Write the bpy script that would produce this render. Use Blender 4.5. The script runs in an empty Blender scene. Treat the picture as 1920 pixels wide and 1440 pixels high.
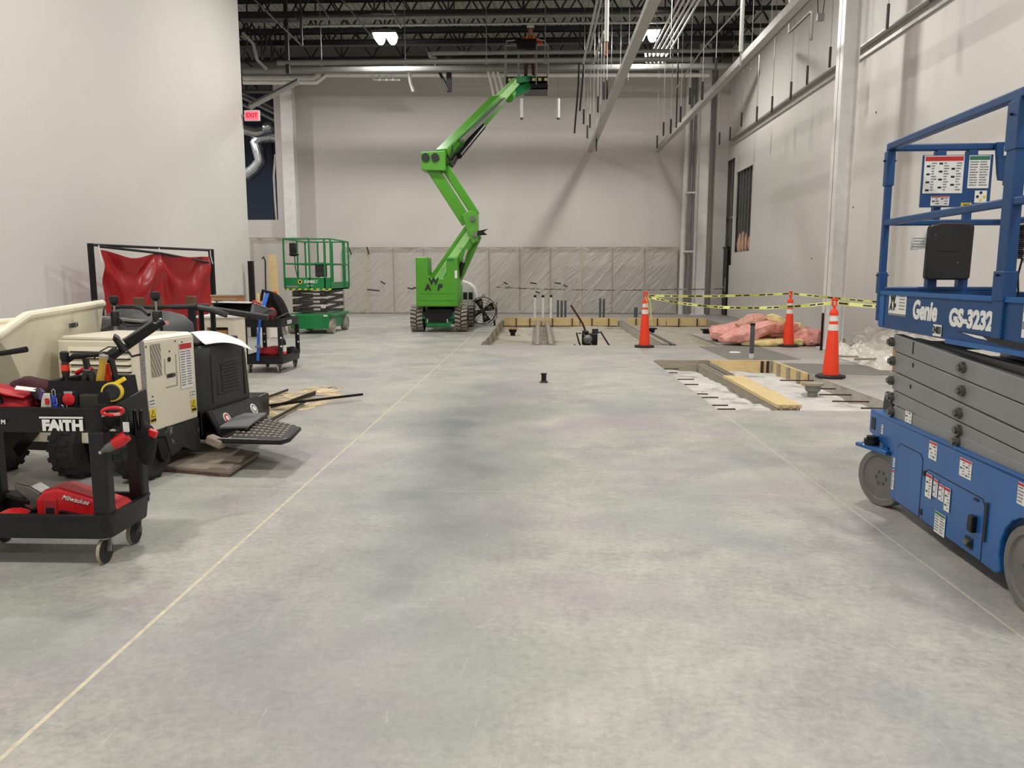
import bpy, bmesh, math, random
from mathutils import Vector, Matrix, Euler, noise
random.seed(7)
SC = bpy.context.scene
COL = SC.collection
PI = math.pi
R = math.radians
# ---------------------------------------------------------------- camera
CAM_P, CAM_Y, CAM_H, FPX = R(8.06), math.atan(50 / 1440 * math.cos(R(8.06))), 1.5, 1440.0
cd = bpy.data.cameras.new('camera'); cam = bpy.data.objects.new('camera', cd); COL.objects.link(cam)
cam.location = (0, 0, CAM_H); cam.rotation_euler = (PI / 2 - CAM_P, 0, CAM_Y)
cd.sensor_width = 36; cd.lens = 27; cd.clip_start = .05; cd.clip_end = 200
SC.camera = cam
# ---------------------------------------------------------------- world, lights, exposure
w = bpy.data.worlds.new('world'); SC.world = w; w.use_nodes = True
w.node_tree.nodes['Background'].inputs[0].default_value = (.6, .65, .7, 1)
w.node_tree.nodes['Background'].inputs[1].default_value = .05
SC.view_settings.view_transform = 'Standard'; SC.view_settings.look = 'None'
SC.view_settings.exposure = 0.06; SC.view_settings.gamma = 1; SC.view_settings.use_curve_mapping = False
LIGHT_XY = [(x, y) for y in (25.0, 17.0, 9.0, 1.0, -7.0) for x in ((-4.8, 3.3) if y > 20 else (-3.3, 3.6))] + [(-12.8, 25.0)]
LAMP_Z = 8.85
LAMP_W = 300
for lx, ly in LIGHT_XY:
    ld = bpy.data.lights.new('high_bay_light', 'AREA'); ld.shape = 'DISK'; ld.size = .55; ld.energy = LAMP_W
    ld.color = (1, .975, .935)
    lo = bpy.data.objects.new('high_bay_light', ld); COL.objects.link(lo); lo.location = (lx, ly, LAMP_Z - .24)
ld = bpy.data.lights.new('side_room_light', 'AREA'); ld.shape = 'DISK'; ld.size = .5; ld.energy = 200; ld.color = (.92, .96, 1)
lo = bpy.data.objects.new('side_room_light', ld); COL.objects.link(lo); lo.location = (-13.0, 31.8, 7.6)

def at(x, y, Y):
    """point at distance Y into the room seen along a photo direction"""
    u, v = (x - 960) / FPX, (720 - y) / FPX
    c, s = math.cos(CAM_P), math.sin(CAM_P)
    d = Vector((u, c + v * s, -s + v * c)); d.rotate(Euler((0, 0, CAM_Y)))
    return Vector((0, 0, CAM_H)) + d * (Y / d.y)
def fl(x, y, z=0.0):
    a = at(x, y, 1.0) - Vector((0, 0, CAM_H))
    return Vector((0, 0, CAM_H)) + a * ((z - CAM_H) / a.z)
def V(*a): return Vector(a)
# ---------------------------------------------------------------- materials
def lin(c):
    c /= 255.0
    return c / 12.92 if c <= .04045 else ((c + .055) / 1.055) ** 2.4
def rgb(t): return (lin(t[0]), lin(t[1]), lin(t[2]), 1)
class NT:
    def __init__(s, name):
        s.m = bpy.data.materials.new(name); s.m.use_nodes = True; s.t = s.m.node_tree
        s.b = s.t.nodes['Principled BSDF']; s.tc = s.t.nodes.new('ShaderNodeTexCoord')
    def n(s, typ, **kw):
        o = s.t.nodes.new(typ)
        for k, v in kw.items(): setattr(o, k, v)
        return o
    def l(s, a, b): s.t.links.new(a, b)
    def noise(s, scale, detail=4, rough=.55, dist=0, stretch=None, src='Object'):
        o = s.n('ShaderNodeTexNoise'); o.inputs['Scale'].default_value = scale; o.inputs['Detail'].default_value = detail
        o.inputs['Roughness'].default_value = rough; o.inputs['Distortion'].default_value = dist
        if stretch:
            mp = s.n('ShaderNodeMapping'); mp.inputs['Scale'].default_value = stretch[:3]
            if len(stretch) > 3: mp.inputs['Rotation'].default_value = (0, 0, stretch[3])
            s.l(s.tc.outputs[src], mp.inputs[0]); s.l(mp.outputs[0], o.inputs[0])
        else: s.l(s.tc.outputs[src], o.inputs[0])
        return o.outputs[0]
    def ramp(s, v, p0, c0, p1, c1):
        o = s.n('ShaderNodeValToRGB'); e = o.color_ramp.elements
        e[0].position = p0; e[0].color = c0; e[1].position = p1; e[1].color = c1
        s.l(v, o.inputs[0]); return o.outputs[0]
    def mix(s, f, a, b, mode='MIX'):
        o = s.n('ShaderNodeMix', data_type='RGBA', blend_type=mode)
        for i, x in ((0, f), (6, a), (7, b)):
            if isinstance(x, (int, float)): o.inputs[i].default_value = x
            elif isinstance(x, tuple): o.inputs[i].default_value = x
            else: s.l(x, o.inputs[i])
        return o.outputs[2]
    def bump(s, h, strength=.3, dist=.01):
        o = s.n('ShaderNodeBump'); o.inputs['Strength'].default_value = strength; o.inputs['Distance'].default_value = dist
        s.l(h, o.inputs['Height']); s.l(o.outputs[0], s.b.inputs['Normal'])
def mat(name, col, rough=.5, metal=0, var=.08, scale=5, bump=0, bscale=60, dirt=None, alpha=1, trans=0, emis=0, coat=0, sheen=0):
    q = NT(name); b = q.b
    b.inputs['Roughness'].default_value = rough; b.inputs['Metallic'].default_value = metal
    c = rgb(col)
    dk = tuple(x * (1 - var) for x in c[:3]) + (1,); lt = tuple(min(1, x * (1 + var)) for x in c[:3]) + (1,)
    out = q.ramp(q.noise(scale), .35, dk, .65, lt)
    if dirt:
        dc, amt, ds = dirt
        out = q.mix(q.ramp(q.noise(ds, 6, .65), 1 - amt - .06, (0, 0, 0, 1), 1 - amt + .06, (1, 1, 1, 1)), out, rgb(dc))
    q.l(out, b.inputs['Base Color'])
    if bump: q.bump(q.noise(bscale, 3), bump, .004)
    if alpha < 1: b.inputs['Alpha'].default_value = alpha
    if trans: b.inputs['Transmission Weight'].default_value = trans
    if coat: b.inputs['Coat Weight'].default_value = coat
    if emis:
        b.inputs['Emission Color'].default_value = c; b.inputs['Emission Strength'].default_value = emis
    return q.m
def floor_mat():
    q = NT('polished_concrete'); W1 = (1, 1, 1, 1); K = (0, 0, 0, 1)
    base = q.ramp(q.noise(.6, 9, .68, .8), .36, rgb((140, 138, 134)), .62, rgb((178, 174, 166)))
    base = q.mix(q.ramp(q.noise(3.2, 8, .68), .42, K, .72, W1), base, rgb((186, 183, 172)))
    fine = q.noise(26, 6, .7, .3)
    base = q.mix(q.ramp(q.noise(1.3, 10, .72, .4), .50, K, .66, (.5, .5, .5, 1)), base, rgb((134, 132, 128)))
    base = q.mix(.30, base, q.ramp(fine, .3, rgb((110, 110, 106)), .7, rgb((205, 202, 194))))
    # bluish, purple and green curing stains
    pn = q.n('ShaderNodeMapping'); pn.inputs['Location'].default_value = (3.3, 8.1, 0); q.l(q.tc.outputs['Object'], pn.inputs[0])
    def stain(loc, scale, lo, hi, col, amt):
        nonlocal base
        o = q.n('ShaderNodeTexNoise'); o.inputs['Scale'].default_value = scale; o.inputs['Detail'].default_value = 5
        m = q.n('ShaderNodeMapping'); m.inputs['Location'].default_value = loc
        q.l(q.tc.outputs['Object'], m.inputs[0]); q.l(m.outputs[0], o.inputs[0])
        f = q.ramp(o.outputs[0], lo, K, hi, (amt, amt, amt, 1)); base = q.mix(f, base, rgb(col))
    stain((3.3, 8.1, 0), .8, .5, .68, (152, 141, 149), .6)
    stain((-7, 2, 0), .9, .52, .7, (142, 150, 140), .45)
    stain((11, -4, 0), .7, .52, .72, (132, 137, 142), .45)
    # long darker wash running down the slab left of centre
    sx = q.n('ShaderNodeSeparateXYZ'); q.l(q.tc.outputs['Object'], sx.inputs[0])
    wob = q.noise(.5, 4, .6)
    def m2(op, a, b):
        o = q.n('ShaderNodeMath', operation=op)
        for i, x in enumerate((a, b)):
            if isinstance(x, (int, float)): o.inputs[i].default_value = x
            else: q.l(x, o.inputs[i])
        return o.outputs[0]
    cx = m2('ADD', sx.outputs[0], m2('MULTIPLY', wob, 1.5))          # x + wobble
    d = m2('ABSOLUTE', m2('ADD', cx, -.02), 0)
    yy = m2('ABSOLUTE', m2('ADD', sx.outputs[1], -6.2), 0)
    f1 = q.ramp(d, .05, W1, .95, K); f2 = q.ramp(m2('MULTIPLY', yy, .12), .2, W1, .75, K)
    blotch = q.ramp(q.noise(1.6, 5, .65), .3, (.45, .45, .45, 1), .6, W1)
    wf = q.mix(1.0, q.mix(1.0, f1, f2, 'MULTIPLY'), blotch, 'MULTIPLY'); base = q.mix(q.mix(1.0, wf, (.9, .9, .9, 1), 'MULTIPLY'), base, rgb((108, 112, 113)))
    # fine scratches in two directions
    for st, th in (((6, .6, 1, .5), .70), ((.7, 9, 1, .3), .70)):
        sc = q.ramp(q.noise(7, 4, .7, .8, st), th - .05, K, th + .03, (.35, .35, .35, 1)); base = q.mix(sc, base, rgb((205, 203, 196)))
    sp = q.ramp(q.noise(70, 2, .5), .72, K, .78, (.6, .6, .6, 1)); base = q.mix(sp, base, rgb((96, 94, 90)))
    q.l(base, q.b.inputs['Base Color'])
    r = q.ramp(q.noise(2.2, 6, .65), .3, (.38, .38, .38, 1), .7, (.62, .62, .62, 1)); q.l(r, q.b.inputs['Roughness'])
    q.b.inputs['Specular IOR Level'].default_value = .35
    q.bump(fine, .12, .002)
    return q.m
def wall_mat(name, a, b):
    q = NT(name)
    o = q.ramp(q.noise(.35, 4, .5), .3, rgb(a), .7, rgb(b))
    o = q.mix(q.ramp(q.noise(1.7, 6, .7), .6, (0, 0, 0, 1), .8, (.18, .18, .18, 1)), o, rgb((168, 160, 148)))
    q.l(o, q.b.inputs['Base Color']); q.b.inputs['Roughness'].default_value = .75
    q.bump(q.noise(160, 2), .06, .002); return q.m
def film_mat(name, col, op=.35, rough=.16):
    q = NT(name)
    tr = q.n('ShaderNodeBsdfTransparent'); mx = q.n('ShaderNodeMixShader')
    q.b.inputs['Base Color'].default_value = rgb(col); q.b.inputs['Roughness'].default_value = rough
    mx.inputs[0].default_value = op; q.l(tr.outputs[0], mx.inputs[1]); q.l(q.b.outputs[0], mx.inputs[2])
    q.l(mx.outputs[0], q.t.nodes['Material Output'].inputs['Surface']); return q.m
def mesh_mat(name, col, hole, scale):
    q = NT(name)
    ch = q.n('ShaderNodeTexChecker'); ch.inputs['Scale'].default_value = scale
    mp = q.n('ShaderNodeMapping'); mp.inputs['Rotation'].default_value = (R(45), R(45), R(45))
    q.l(q.tc.outputs['Object'], mp.inputs[0]); q.l(mp.outputs[0], ch.inputs[0])
    ch.inputs['Color1'].default_value = rgb(col); ch.inputs['Color2'].default_value = rgb(hole)
    q.l(ch.outputs[0], q.b.inputs['Base Color']); return q.m
def insul_mat(name, col, col2):
    q = NT(name)
    o = q.ramp(q.noise(9, 8, .7, .5), .35, rgb(col), .65, rgb(col2)); q.l(o, q.b.inputs['Base Color'])
    q.b.inputs['Roughness'].default_value = 1; q.bump(q.noise(25, 6, .7), .8, .02); return q.m
def wood_mat(name, a, b, ax=(1, 14, 14)):
    q = NT(name)
    o = q.ramp(q.noise(2.2, 6, .65, .8, ax), .3, rgb(a), .7, rgb(b))
    o = q.mix(q.ramp(q.noise(5, 5, .7), .55, (0, 0, 0, 1), .75, (.5, .5, .5, 1)), o, rgb((150, 138, 118)))
    q.l(o, q.b.inputs['Base Color']); q.b.inputs['Roughness'].default_value = .8; q.bump(q.noise(12, 4, .6, 0, ax), .2, .003); return q.m
def dust_mat():
    q = NT('sawdust'); K = (0, 0, 0, 1); W1 = (1, 1, 1, 1)
    o = q.ramp(q.noise(9, 6, .7), .35, rgb((204, 180, 136)), .65, rgb((224, 206, 170))); q.l(o, q.b.inputs['Base Color']); q.b.inputs['Roughness'].default_value = 1
    q.l(q.ramp(q.noise(3.2, 8, .75, .4), .40, K, .58, W1), q.b.inputs['Alpha']); q.bump(q.noise(40, 5, .7), .5, .006); return q.m
M = dict(
    floor=floor_mat(),
    joint=mat('joint_dust', (196, 186, 164), .9, var=.12, scale=30),
    wall=wall_mat('painted_drywall', (206, 202, 198), (212, 208, 203)),
    wallback=wall_mat('painted_back_wall', (204, 198, 193), (210, 204, 199)),
    wallgray=mat('grey_primer_panel', (186, 181, 175), .7, 0, .02, 1),
    steelwhite=mat('white_primed_steel', (226, 224, 221), .45, 0, .05),
    beam=mat('galvanised_beam', (176, 174, 170), .4, .3, .08),
    deck=mat('roof_deck', (176, 176, 170), .6, .3, .15, 2),
    joist=mat('dark_joist_paint', (40, 41, 43), .5, .2, .15),
    pipegray=mat('grey_pipe', (128, 128, 124), .4, .3, .1, 3),
    pipewhite=mat('white_pipe', (212, 210, 205), .4, 0, .05),
    galv=mat('galvanised_conduit', (170, 170, 168), .3, .8, .1),
    duct=mat('spiral_duct', (190, 190, 188), .25, .9, .08, 10),
    darkblue=wall_mat('dark_blue_panel', (58, 66, 84), (66, 74, 92)),
    black=mat('black_plastic', (15, 15, 16), .5, 0, .15, 12, .15, 200),
    blackmetal=mat('black_painted_metal', (13, 13, 14), .35, .3, .2, 8),
    darkgray=mat('dark_grey_plastic', (38, 40, 39), .5, 0, .12, 9, .1, 150),
    rubber=mat('tyre_rubber', (36, 35, 34), .85, 0, .15, 10, .3, 60, ((92, 86, 78), .25, 9)),
    tyre=mat('dusty_tyre', (150, 142, 132), .9, 0, .15, 8, .3, 50, ((90, 84, 78), .35, 12)),
    greytyre=mat('grey_nonmarking_tyre', (112, 110, 106), .75, 0, .1, 8, .15, 60, ((70, 70, 70), .3, 6)),
    greyhub=mat('grey_hub', (104, 105, 106), .5, .1, .1, 8, dirt=((70, 70, 72), .3, 7)),
    bluepaint=mat('blue_paint', (26, 90, 154), .38, 0, .07, 3, dirt=((22, 70, 124), .3, 5), coat=.2),
    bluedark=mat('blue_paint_dark', (20, 66, 116), .4, 0, .1, 3, dirt=((46, 88, 134), .25, 11)),
    greyarm=mat('grey_scissor_arm', (134, 135, 134), .42, .15, .05, 3),
    steel=mat('bare_steel', (120, 118, 114), .35, .8, .15, 12),
    green=mat('bright_green_paint', (74, 150, 30), .4, 0, .06, 2, dirt=((58, 124, 24), .25, 4), coat=.15),
    dgreen=mat('dark_green_paint', (18, 122, 62), .4, 0, .1, 3, dirt=((12, 92, 46), .3, 5)),
    scis=mat('dark_scissor_stack', (58, 56, 54), .5, .2, .2, 8, dirt=((104, 98, 92), .3, 9)),
    cream=mat('cream_enamel', (222, 214, 194), .42, 0, .04, 3, dirt=((176, 162, 134), .22, 6), coat=.1),
    tub=mat('cream_poly_tub', (226, 219, 196), .5, 0, .05, 3, dirt=((200, 190, 170), .36, 2.5)),
    redcloth=mat('red_welding_vinyl', (150, 14, 24), .3, 0, .1, 2, coat=.15),
    red=mat('red_plastic', (196, 26, 34), .35, 0, .1, 10),
    redfab=mat('red_fabric', (158, 30, 40), .85, 0, .15, 12, .4, 90),
    blackfab=mat('black_fabric', (20, 19, 20), .95, 0, .25, 10, .5, 70),
    orange=mat('cone_orange', (238, 62, 24), .5, 0, .05, 6, dirt=((196, 56, 28), .25, 9)),
    orangefab=mat('orange_hivis', (232, 84, 24), .8, 0, .1, 9, emis=0),
    reflect=mat('reflective_white', (226, 222, 216), .35, 0, .06, 20, dirt=((170, 160, 150), .25, 14)),
    white=mat('white_paper', (236, 236, 236), .7, 0, .02, 20),
    label=mat('white_label', (226, 226, 222), .45, 0, .04, 40),
    ink=mat('black_ink', (24, 24, 26), .5, 0, 0),
    inkgray=mat('grey_print', (128, 128, 130), .5, 0, .3, 80),
    inkred=mat('red_print', (190, 40, 40), .5),
    inkgreen=mat('green_print', (40, 110, 80), .5),
    yellow=mat('yellow', (226, 196, 40), .45, 0, .1, 10),
    tape=mat('caution_tape_yellow', (206, 206, 118), .5, 0, .08, 9),
    blueplastic=mat('blue_plastic', (40, 60, 170), .35),
    strapblue=mat('blue_strap', (34, 92, 190), .6),
    wood=wood_mat('form_lumber', (206, 178, 122), (226, 204, 156)),
    woody=wood_mat('form_lumber_long', (196, 172, 120), (220, 198, 150), (14, 1, 14)),
    woodgrey=wood_mat('weathered_lumber', (138, 130, 116), (168, 158, 140)),
    woodgreyy=wood_mat('weathered_lumber_long', (132, 126, 112), (160, 150, 134), (14, 1, 14)),
    ply=wood_mat('dirty_plywood', (120, 108, 96), (150, 138, 124)),
    plyedge=mat('plywood_edge', (92, 70, 66), .9, 0, .4, 30, .6, 40, ((200, 190, 176), .3, 30)),
    card=mat('cardboard', (172, 128, 84), .85, 0, .08, 6),
    gravel=mat('pit_gravel', (168, 160, 146), .95, 0, .12, 1.6, .6, 25, ((118, 108, 92), .4, .8)),
    sand=mat('pit_white_fill', (200, 197, 191), .95, 0, .1, 4, .6, 20, ((150, 144, 132), .42, 1.6)),
    conc=mat('raw_concrete', (170, 166, 156), .9, 0, .12, 6, .4, 30, ((128, 122, 110), .35, 3)),
    patch=mat('fresh_concrete_patch', (120, 117, 111), .75, 0, .06, 3, .1, 60),
    rebar=mat('rebar', (66, 44, 38), .8, .3, .2, 20),
    pink=insul_mat('pink_insulation', (214, 134, 126), (238, 184, 172)),
    yinsul=insul_mat('yellow_insulation', (224, 200, 132), (240, 222, 170)),
    tan=insul_mat('tan_insulation', (196, 150, 128), (214, 172, 150)),
    film=film_mat('clear_poly_film', (222, 216, 207), .40, .16),
    filmwhite=mat('crumpled_poly', (206, 200, 190), .3, 0, .06, 6),
    filmblack=mat('dusty_black_film', (60, 60, 60), .6, 0, .5, 6, dirt=((130, 130, 128), .3, 5)),
    sawdust=dust_mat(),
    skin=mat('skin', (176, 128, 102), .6),
    pvc=mat('white_pvc', (214, 214, 208), .4),
    pvcgrey=mat('grey_pvc', (76, 80, 84), .45),
    amber=mat('amber', (230, 140, 40), .3),
    copper=mat('copper', (176, 100, 66), .3, .8),
    denim=mat('dark_trousers', (70, 46, 36), .9, 0, .15, 14),
    chrome=mat('bright_steel', (200, 200, 200), .2, .9, .05),
    lens=mat('lamp_lens', (255, 252, 244), .5, emis=14),
    exit=mat('exit_face', (250, 84, 104), .5, emis=1.1),
    mesh1=mesh_mat('vent_mesh', (206, 198, 178), (40, 38, 34), 150),
)
# ---------------------------------------------------------------- mesh builder
class MB:
    def __init__(s, root=None):
        s.v, s.f, s.m = [], [], []
        s.inv = INV[root.name] if root is not None else None
    def add(s, vs, fs, m=0):
        o = len(s.v); s.v += [Vector(p) for p in vs]
        for f in fs: s.f.append([o + i for i in f]); s.m.append(m)
    def box(s, c, d, m=0, rot=None):
        c = Vector(c); hx, hy, hz = d[0] / 2, d[1] / 2, d[2] / 2
        vs = [Vector((x, y, z)) for x in (-hx, hx) for y in (-hy, hy) for z in (-hz, hz)]
        if rot is not None:
            e = rot if isinstance(rot, Matrix) else Euler(rot).to_matrix()
            vs = [e @ p for p in vs]
        s.add([p + c for p in vs], [(0, 1, 3, 2), (4, 6, 7, 5), (0, 4, 5, 1), (2, 3, 7, 6), (0, 2, 6, 4), (1, 5, 7, 3)], m); return s
    def b2(s, x0, x1, y0, y1, z0, z1, m=0):
        return s.box(((x0 + x1) / 2, (y0 + y1) / 2, (z0 + z1) / 2), (x1 - x0, y1 - y0, z1 - z0), m)
    def bar(s, a, b, wd, ht, m=0, up=(0, 0, 1), wd2=None, ht2=None):
        a, b = Vector(a), Vector(b); d = (b - a).normalized(); up = Vector(up)
        if abs(d.dot(up)) > .98: up = Vector((0, 1, 0))
        sd = d.cross(up).normalized(); u = sd.cross(d).normalized()
        w2, h2 = wd2 or wd, ht2 or ht; vs = []
        for p, ww, hh in ((a, wd, ht), (b, w2, h2)):
            for i, j in ((-1, -1), (1, -1), (1, 1), (-1, 1)): vs.append(p + sd * (ww / 2 * i) + u * (hh / 2 * j))
        s.add(vs, [(3, 2, 1, 0), (4, 5, 6, 7), (0, 1, 5, 4), (1, 2, 6, 5), (2, 3, 7, 6), (3, 0, 4, 7)], m); return s
    def tube(s, pts, r, n=8, m=0, closed=False, caps=True):
        pts = [Vector(p) for p in pts]; N = len(pts); rings = []; ref = None
        for i, p in enumerate(pts):
            if closed: t = pts[(i + 1) % N] - pts[i - 1]
            else: t = pts[min(i + 1, N - 1)] - pts[max(i - 1, 0)]
            t = t.normalized() if t.length > 1e-9 else Vector((0, 0, 1))
            if ref is None:
                ref = Vector((0, 0, 1)) if abs(t.z) < .9 else Vector((1, 0, 0))
            sd = t.cross(ref)
            if sd.length < 1e-6: sd = t.orthogonal()
            sd.normalize(); ref = sd.cross(t).normalized()
            rr = r[i] if isinstance(r, (list, tuple)) else r
            rings.append([p + (sd * math.cos(2 * PI * k / n) + ref * math.sin(2 * PI * k / n)) * rr for k in range(n)])
        vs = [q for rg in rings for q in rg]; fs = []
        for i in range(N if closed else N - 1):
            j = (i + 1) % N
            for k in range(n): fs.append((i * n + k, i * n + (k + 1) % n, j * n + (k + 1) % n, j * n + k))
        if caps and not closed: fs.append(tuple(reversed(range(n)))); fs.append(tuple(range((N - 1) * n, N * n)))
        s.add(vs, fs, m); return s
    def cyl(s, a, b, r, n=16, m=0, r2=None):
        return s.tube([a, b], [r, r2 if r2 is not None else r], n, m)
    def lathe(s, prof, o=(0, 0, 0), ax=(0, 0, 1), n=24, m=0, sx=1, ph=0, caps=True):
        o = Vector(o); ax = Vector(ax).normalized(); q = ax.to_track_quat('Z', 'Y'); vs, fs = [], []
        for r, h in prof:
            for k in range(n):
                a = 2 * PI * k / n + ph; vs.append(o + q @ Vector((r * math.cos(a) * sx, r * math.sin(a), h)))
        for i in range(len(prof) - 1):
            for k in range(n): fs.append((i * n + k, i * n + (k + 1) % n, (i + 1) * n + (k + 1) % n, (i + 1) * n + k))
        if caps and prof[0][0] > 1e-6: fs.append(tuple(reversed(range(n))))
        if caps and prof[-1][0] > 1e-6: fs.append(tuple(range((len(prof) - 1) * n, len(prof) * n)))
        s.add(vs, fs, m); return s
    def prism(s, pts, T, th, m=0):
        """polygon in the local xy plane of matrix T, thickness along its z"""
        n = len(pts); vs = [T @ Vector((x, y, 0)) for x, y in pts] + [T @ Vector((x, y, th)) for x, y in pts]
        fs = [tuple(reversed(range(n))), tuple(range(n, 2 * n))] + [(i, (i + 1) % n, n + (i + 1) % n, n + i) for i in range(n)]
        s.add(vs, fs, m); return s
    def loft(s, rings, m=0, caps=True):
        n = len(rings[0]); vs = [p for r_ in rings for p in r_]; fs = []
        for i in range(len(rings) - 1):
            for k in range(n): fs.append((i * n + k, i * n + (k + 1) % n, (i + 1) * n + (k + 1) % n, (i + 1) * n + k))
        if caps: fs.append(tuple(reversed(range(n)))); fs.append(tuple(range((len(rings) - 1) * n, len(rings) * n)))
        s.add(vs, fs, m); return s
    def ball(s, c, d, n=12, k=8, m=0, rot=None, wob=0, seed=0):
        c = Vector(c); rings = []; e = Euler(rot).to_matrix() if rot else Matrix.Identity(3)
        for i in range(k + 1):
            a = -PI / 2 + PI * i / k; rr = max(math.cos(a), .02); ring = []
            for j in range(n):
                t = 2 * PI * j / n; p = Vector((rr * math.cos(t), rr * math.sin(t), math.sin(a)))
                if wob: p = p * (1 + wob * noise.noise(p * 1.7 + Vector((seed, seed * 2, 0))))
                ring.append(c + e @ Vector((p.x * d[0] / 2, p.y * d[1] / 2, p.z * d[2] / 2)))
            rings.append(ring)
        return s.loft(rings, m)
    def grid(s, fn, nu, nv, m=0, th=0):
        vs = [Vector(fn(i / nu, j / nv)) for j in range(nv + 1) for i in range(nu + 1)]
        fs = [(j * (nu + 1) + i, j * (nu + 1) + i + 1, (j + 1) * (nu + 1) + i + 1, (j + 1) * (nu + 1) + i) for j in range(nv) for i in range(nu)]
        s.add(vs, fs, m); return s
    def build(s, name, mats, parent=None, bevel=0, smooth=35, kind=None, label=None, solid=0):
        vs = s.v
        if s.inv is not None: vs = [s.inv @ p for p in vs]
        loc = None
        if parent is None and kind != 'structure' and s.inv is None:
            xs = [p.x for p in vs]; ys = [p.y for p in vs]; zs = [p.z for p in vs]
            loc = Vector(((min(xs) + max(xs)) / 2, (min(ys) + max(ys)) / 2, min(zs))); vs = [p - loc for p in vs]
        me = bpy.data.meshes.new(name); me.from_pydata([tuple(p) for p in vs], [], s.f)
        if not isinstance(mats, (list, tuple)): mats = [mats]
        for q in mats: me.materials.append(M[q] if isinstance(q, str) else q)
        if len(mats) > 1: me.polygons.foreach_set('material_index', s.m)
        me.update()
        bm = bmesh.new(); bm.from_mesh(me); bmesh.ops.recalc_face_normals(bm, faces=bm.faces); bm.to_mesh(me); bm.free()
        if smooth:
            me.polygons.foreach_set('use_smooth', [True] * len(me.polygons)); me.set_sharp_from_angle(angle=R(smooth))
        o = bpy.data.objects.new(name, me); COL.objects.link(o)
        if parent is not None: o.parent = parent
        if loc is not None: o.location = loc
        if solid:
            md = o.modifiers.new('solid', 'SOLIDIFY'); md.thickness = solid
        if bevel:
            md = o.modifiers.new('bevel', 'BEVEL'); md.width = bevel; md.segments = 2; md.limit_method = 'ANGLE'; md.angle_limit = R(40)
        if kind: o['kind'] = kind
        if label: o['label'] = label
        return o
INV = {}
NTH = ['first', 'second', 'third', 'fourth', 'fifth', 'sixth', 'seventh', 'eighth', 'ninth', 'tenth', 'eleventh']
def thing(name, label, cat, loc=(0, 0, 0), rotz=0, group=None):
    o = bpy.data.objects.new(name, None); COL.objects.link(o); o.location = loc; o.rotation_euler = (0, 0, rotz)
    o.empty_display_size = .2
    o['label'] = label; o['category'] = cat
    if group: o['group'] = group
    INV[o.name] = (Matrix.Translation(Vector(loc)) @ Euler((0, 0, rotz)).to_matrix().to_4x4()).inverted()
    return o
def tag(o, label, cat, group=None, kind=None):
    o['label'] = label; o['category'] = cat
    if group: o['group'] = group
    if kind: o['kind'] = kind
    return o
def clone(o, parent=None):
    c = o.copy(); COL.objects.link(c)
    if parent is not None: c.parent = parent
    for ch in list(o.children): clone(ch, c)
    return c
def frame(o, xd, yd):
    x = Vector(xd).normalized(); z = x.cross(Vector(yd)).normalized(); y = z.cross(x)
    m = Matrix((x, y, z)).transposed().to_4x4(); m.translation = Vector(o); return m
def text(body, size, m, parent, T, name='lettering', bold=0, ext=.0015, shear=0, align='CENTER', sx=1, world=False, spacing=1.0):
    cu = bpy.data.curves.new(name, 'FONT'); cu.body = body; cu.size = size; cu.extrude = ext; cu.offset = bold; cu.shear = shear
    cu.align_x = align; cu.align_y = 'CENTER'; cu.resolution_u = 3; cu.space_character = spacing
    tmp = bpy.data.objects.new('tmp', cu); COL.objects.link(tmp)
    me = bpy.data.meshes.new_from_object(tmp); bpy.data.objects.remove(tmp); bpy.data.curves.remove(cu)
    T2 = T @ Matrix.Diagonal((sx, 1, 1, 1))
    if world: T2 = INV[world.name] @ T2
    me.transform(T2); me.name = name; me.materials.clear(); me.materials.append(M[m])
    o = bpy.data.objects.new(name, me); COL.objects.link(o); o.parent = parent; return o
def sticker(parent, T, w_, h_, head=None, rows=4, cols=1, world=False, name='warning_label', icons=0, root=None):
    b = MB(world) if world else MB()
    def q(x0, x1, y0, y1, z, m): b.add([T @ Vector((x0, y0, z)), T @ Vector((x1, y0, z)), T @ Vector((x1, y1, z)), T @ Vector((x0, y1, z))], [(0, 1, 2, 3)], m)
    b.prism([(-w_ / 2, -h_ / 2), (w_ / 2, -h_ / 2), (w_ / 2, h_ / 2), (-w_ / 2, h_ / 2)], T, .0015, 0)
    top = h_ / 2
    if head: q(-w_ * .48, w_ * .48, h_ * .36, h_ * .48, .0022, 1); top = h_ * .33
    rnd = random.Random(int(w_ * 1e4) + rows)
    cw = w_ * .94 / cols
    for c in range(cols):
        x0 = -w_ * .47 + c * cw
        for r_ in range(rows):
            y1 = top - (top + h_ * .45) * (r_ + .15) / rows; y0 = top - (top + h_ * .45) * (r_ + .6) / rows
            if icons and (r_ + c) % 3 == icons % 3: q(x0 + cw * .1, x0 + cw * .4, y0 - h_ * .02, y1, .0022, 3)
            q(x0 + cw * (.5 if icons else .05), x0 + cw * (.7 + rnd.random() * .25), y0, y1, .0022, 2)
    return b.build(name, ['label', 'inkred' if head in (None, 'red') else 'inkgreen', 'inkgray', 'ink'], parent, smooth=0)
# ================================================================ STRUCTURE
XL, XR, YB, ZC = -7.2, 7.1, 30.5, 10.2
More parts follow.
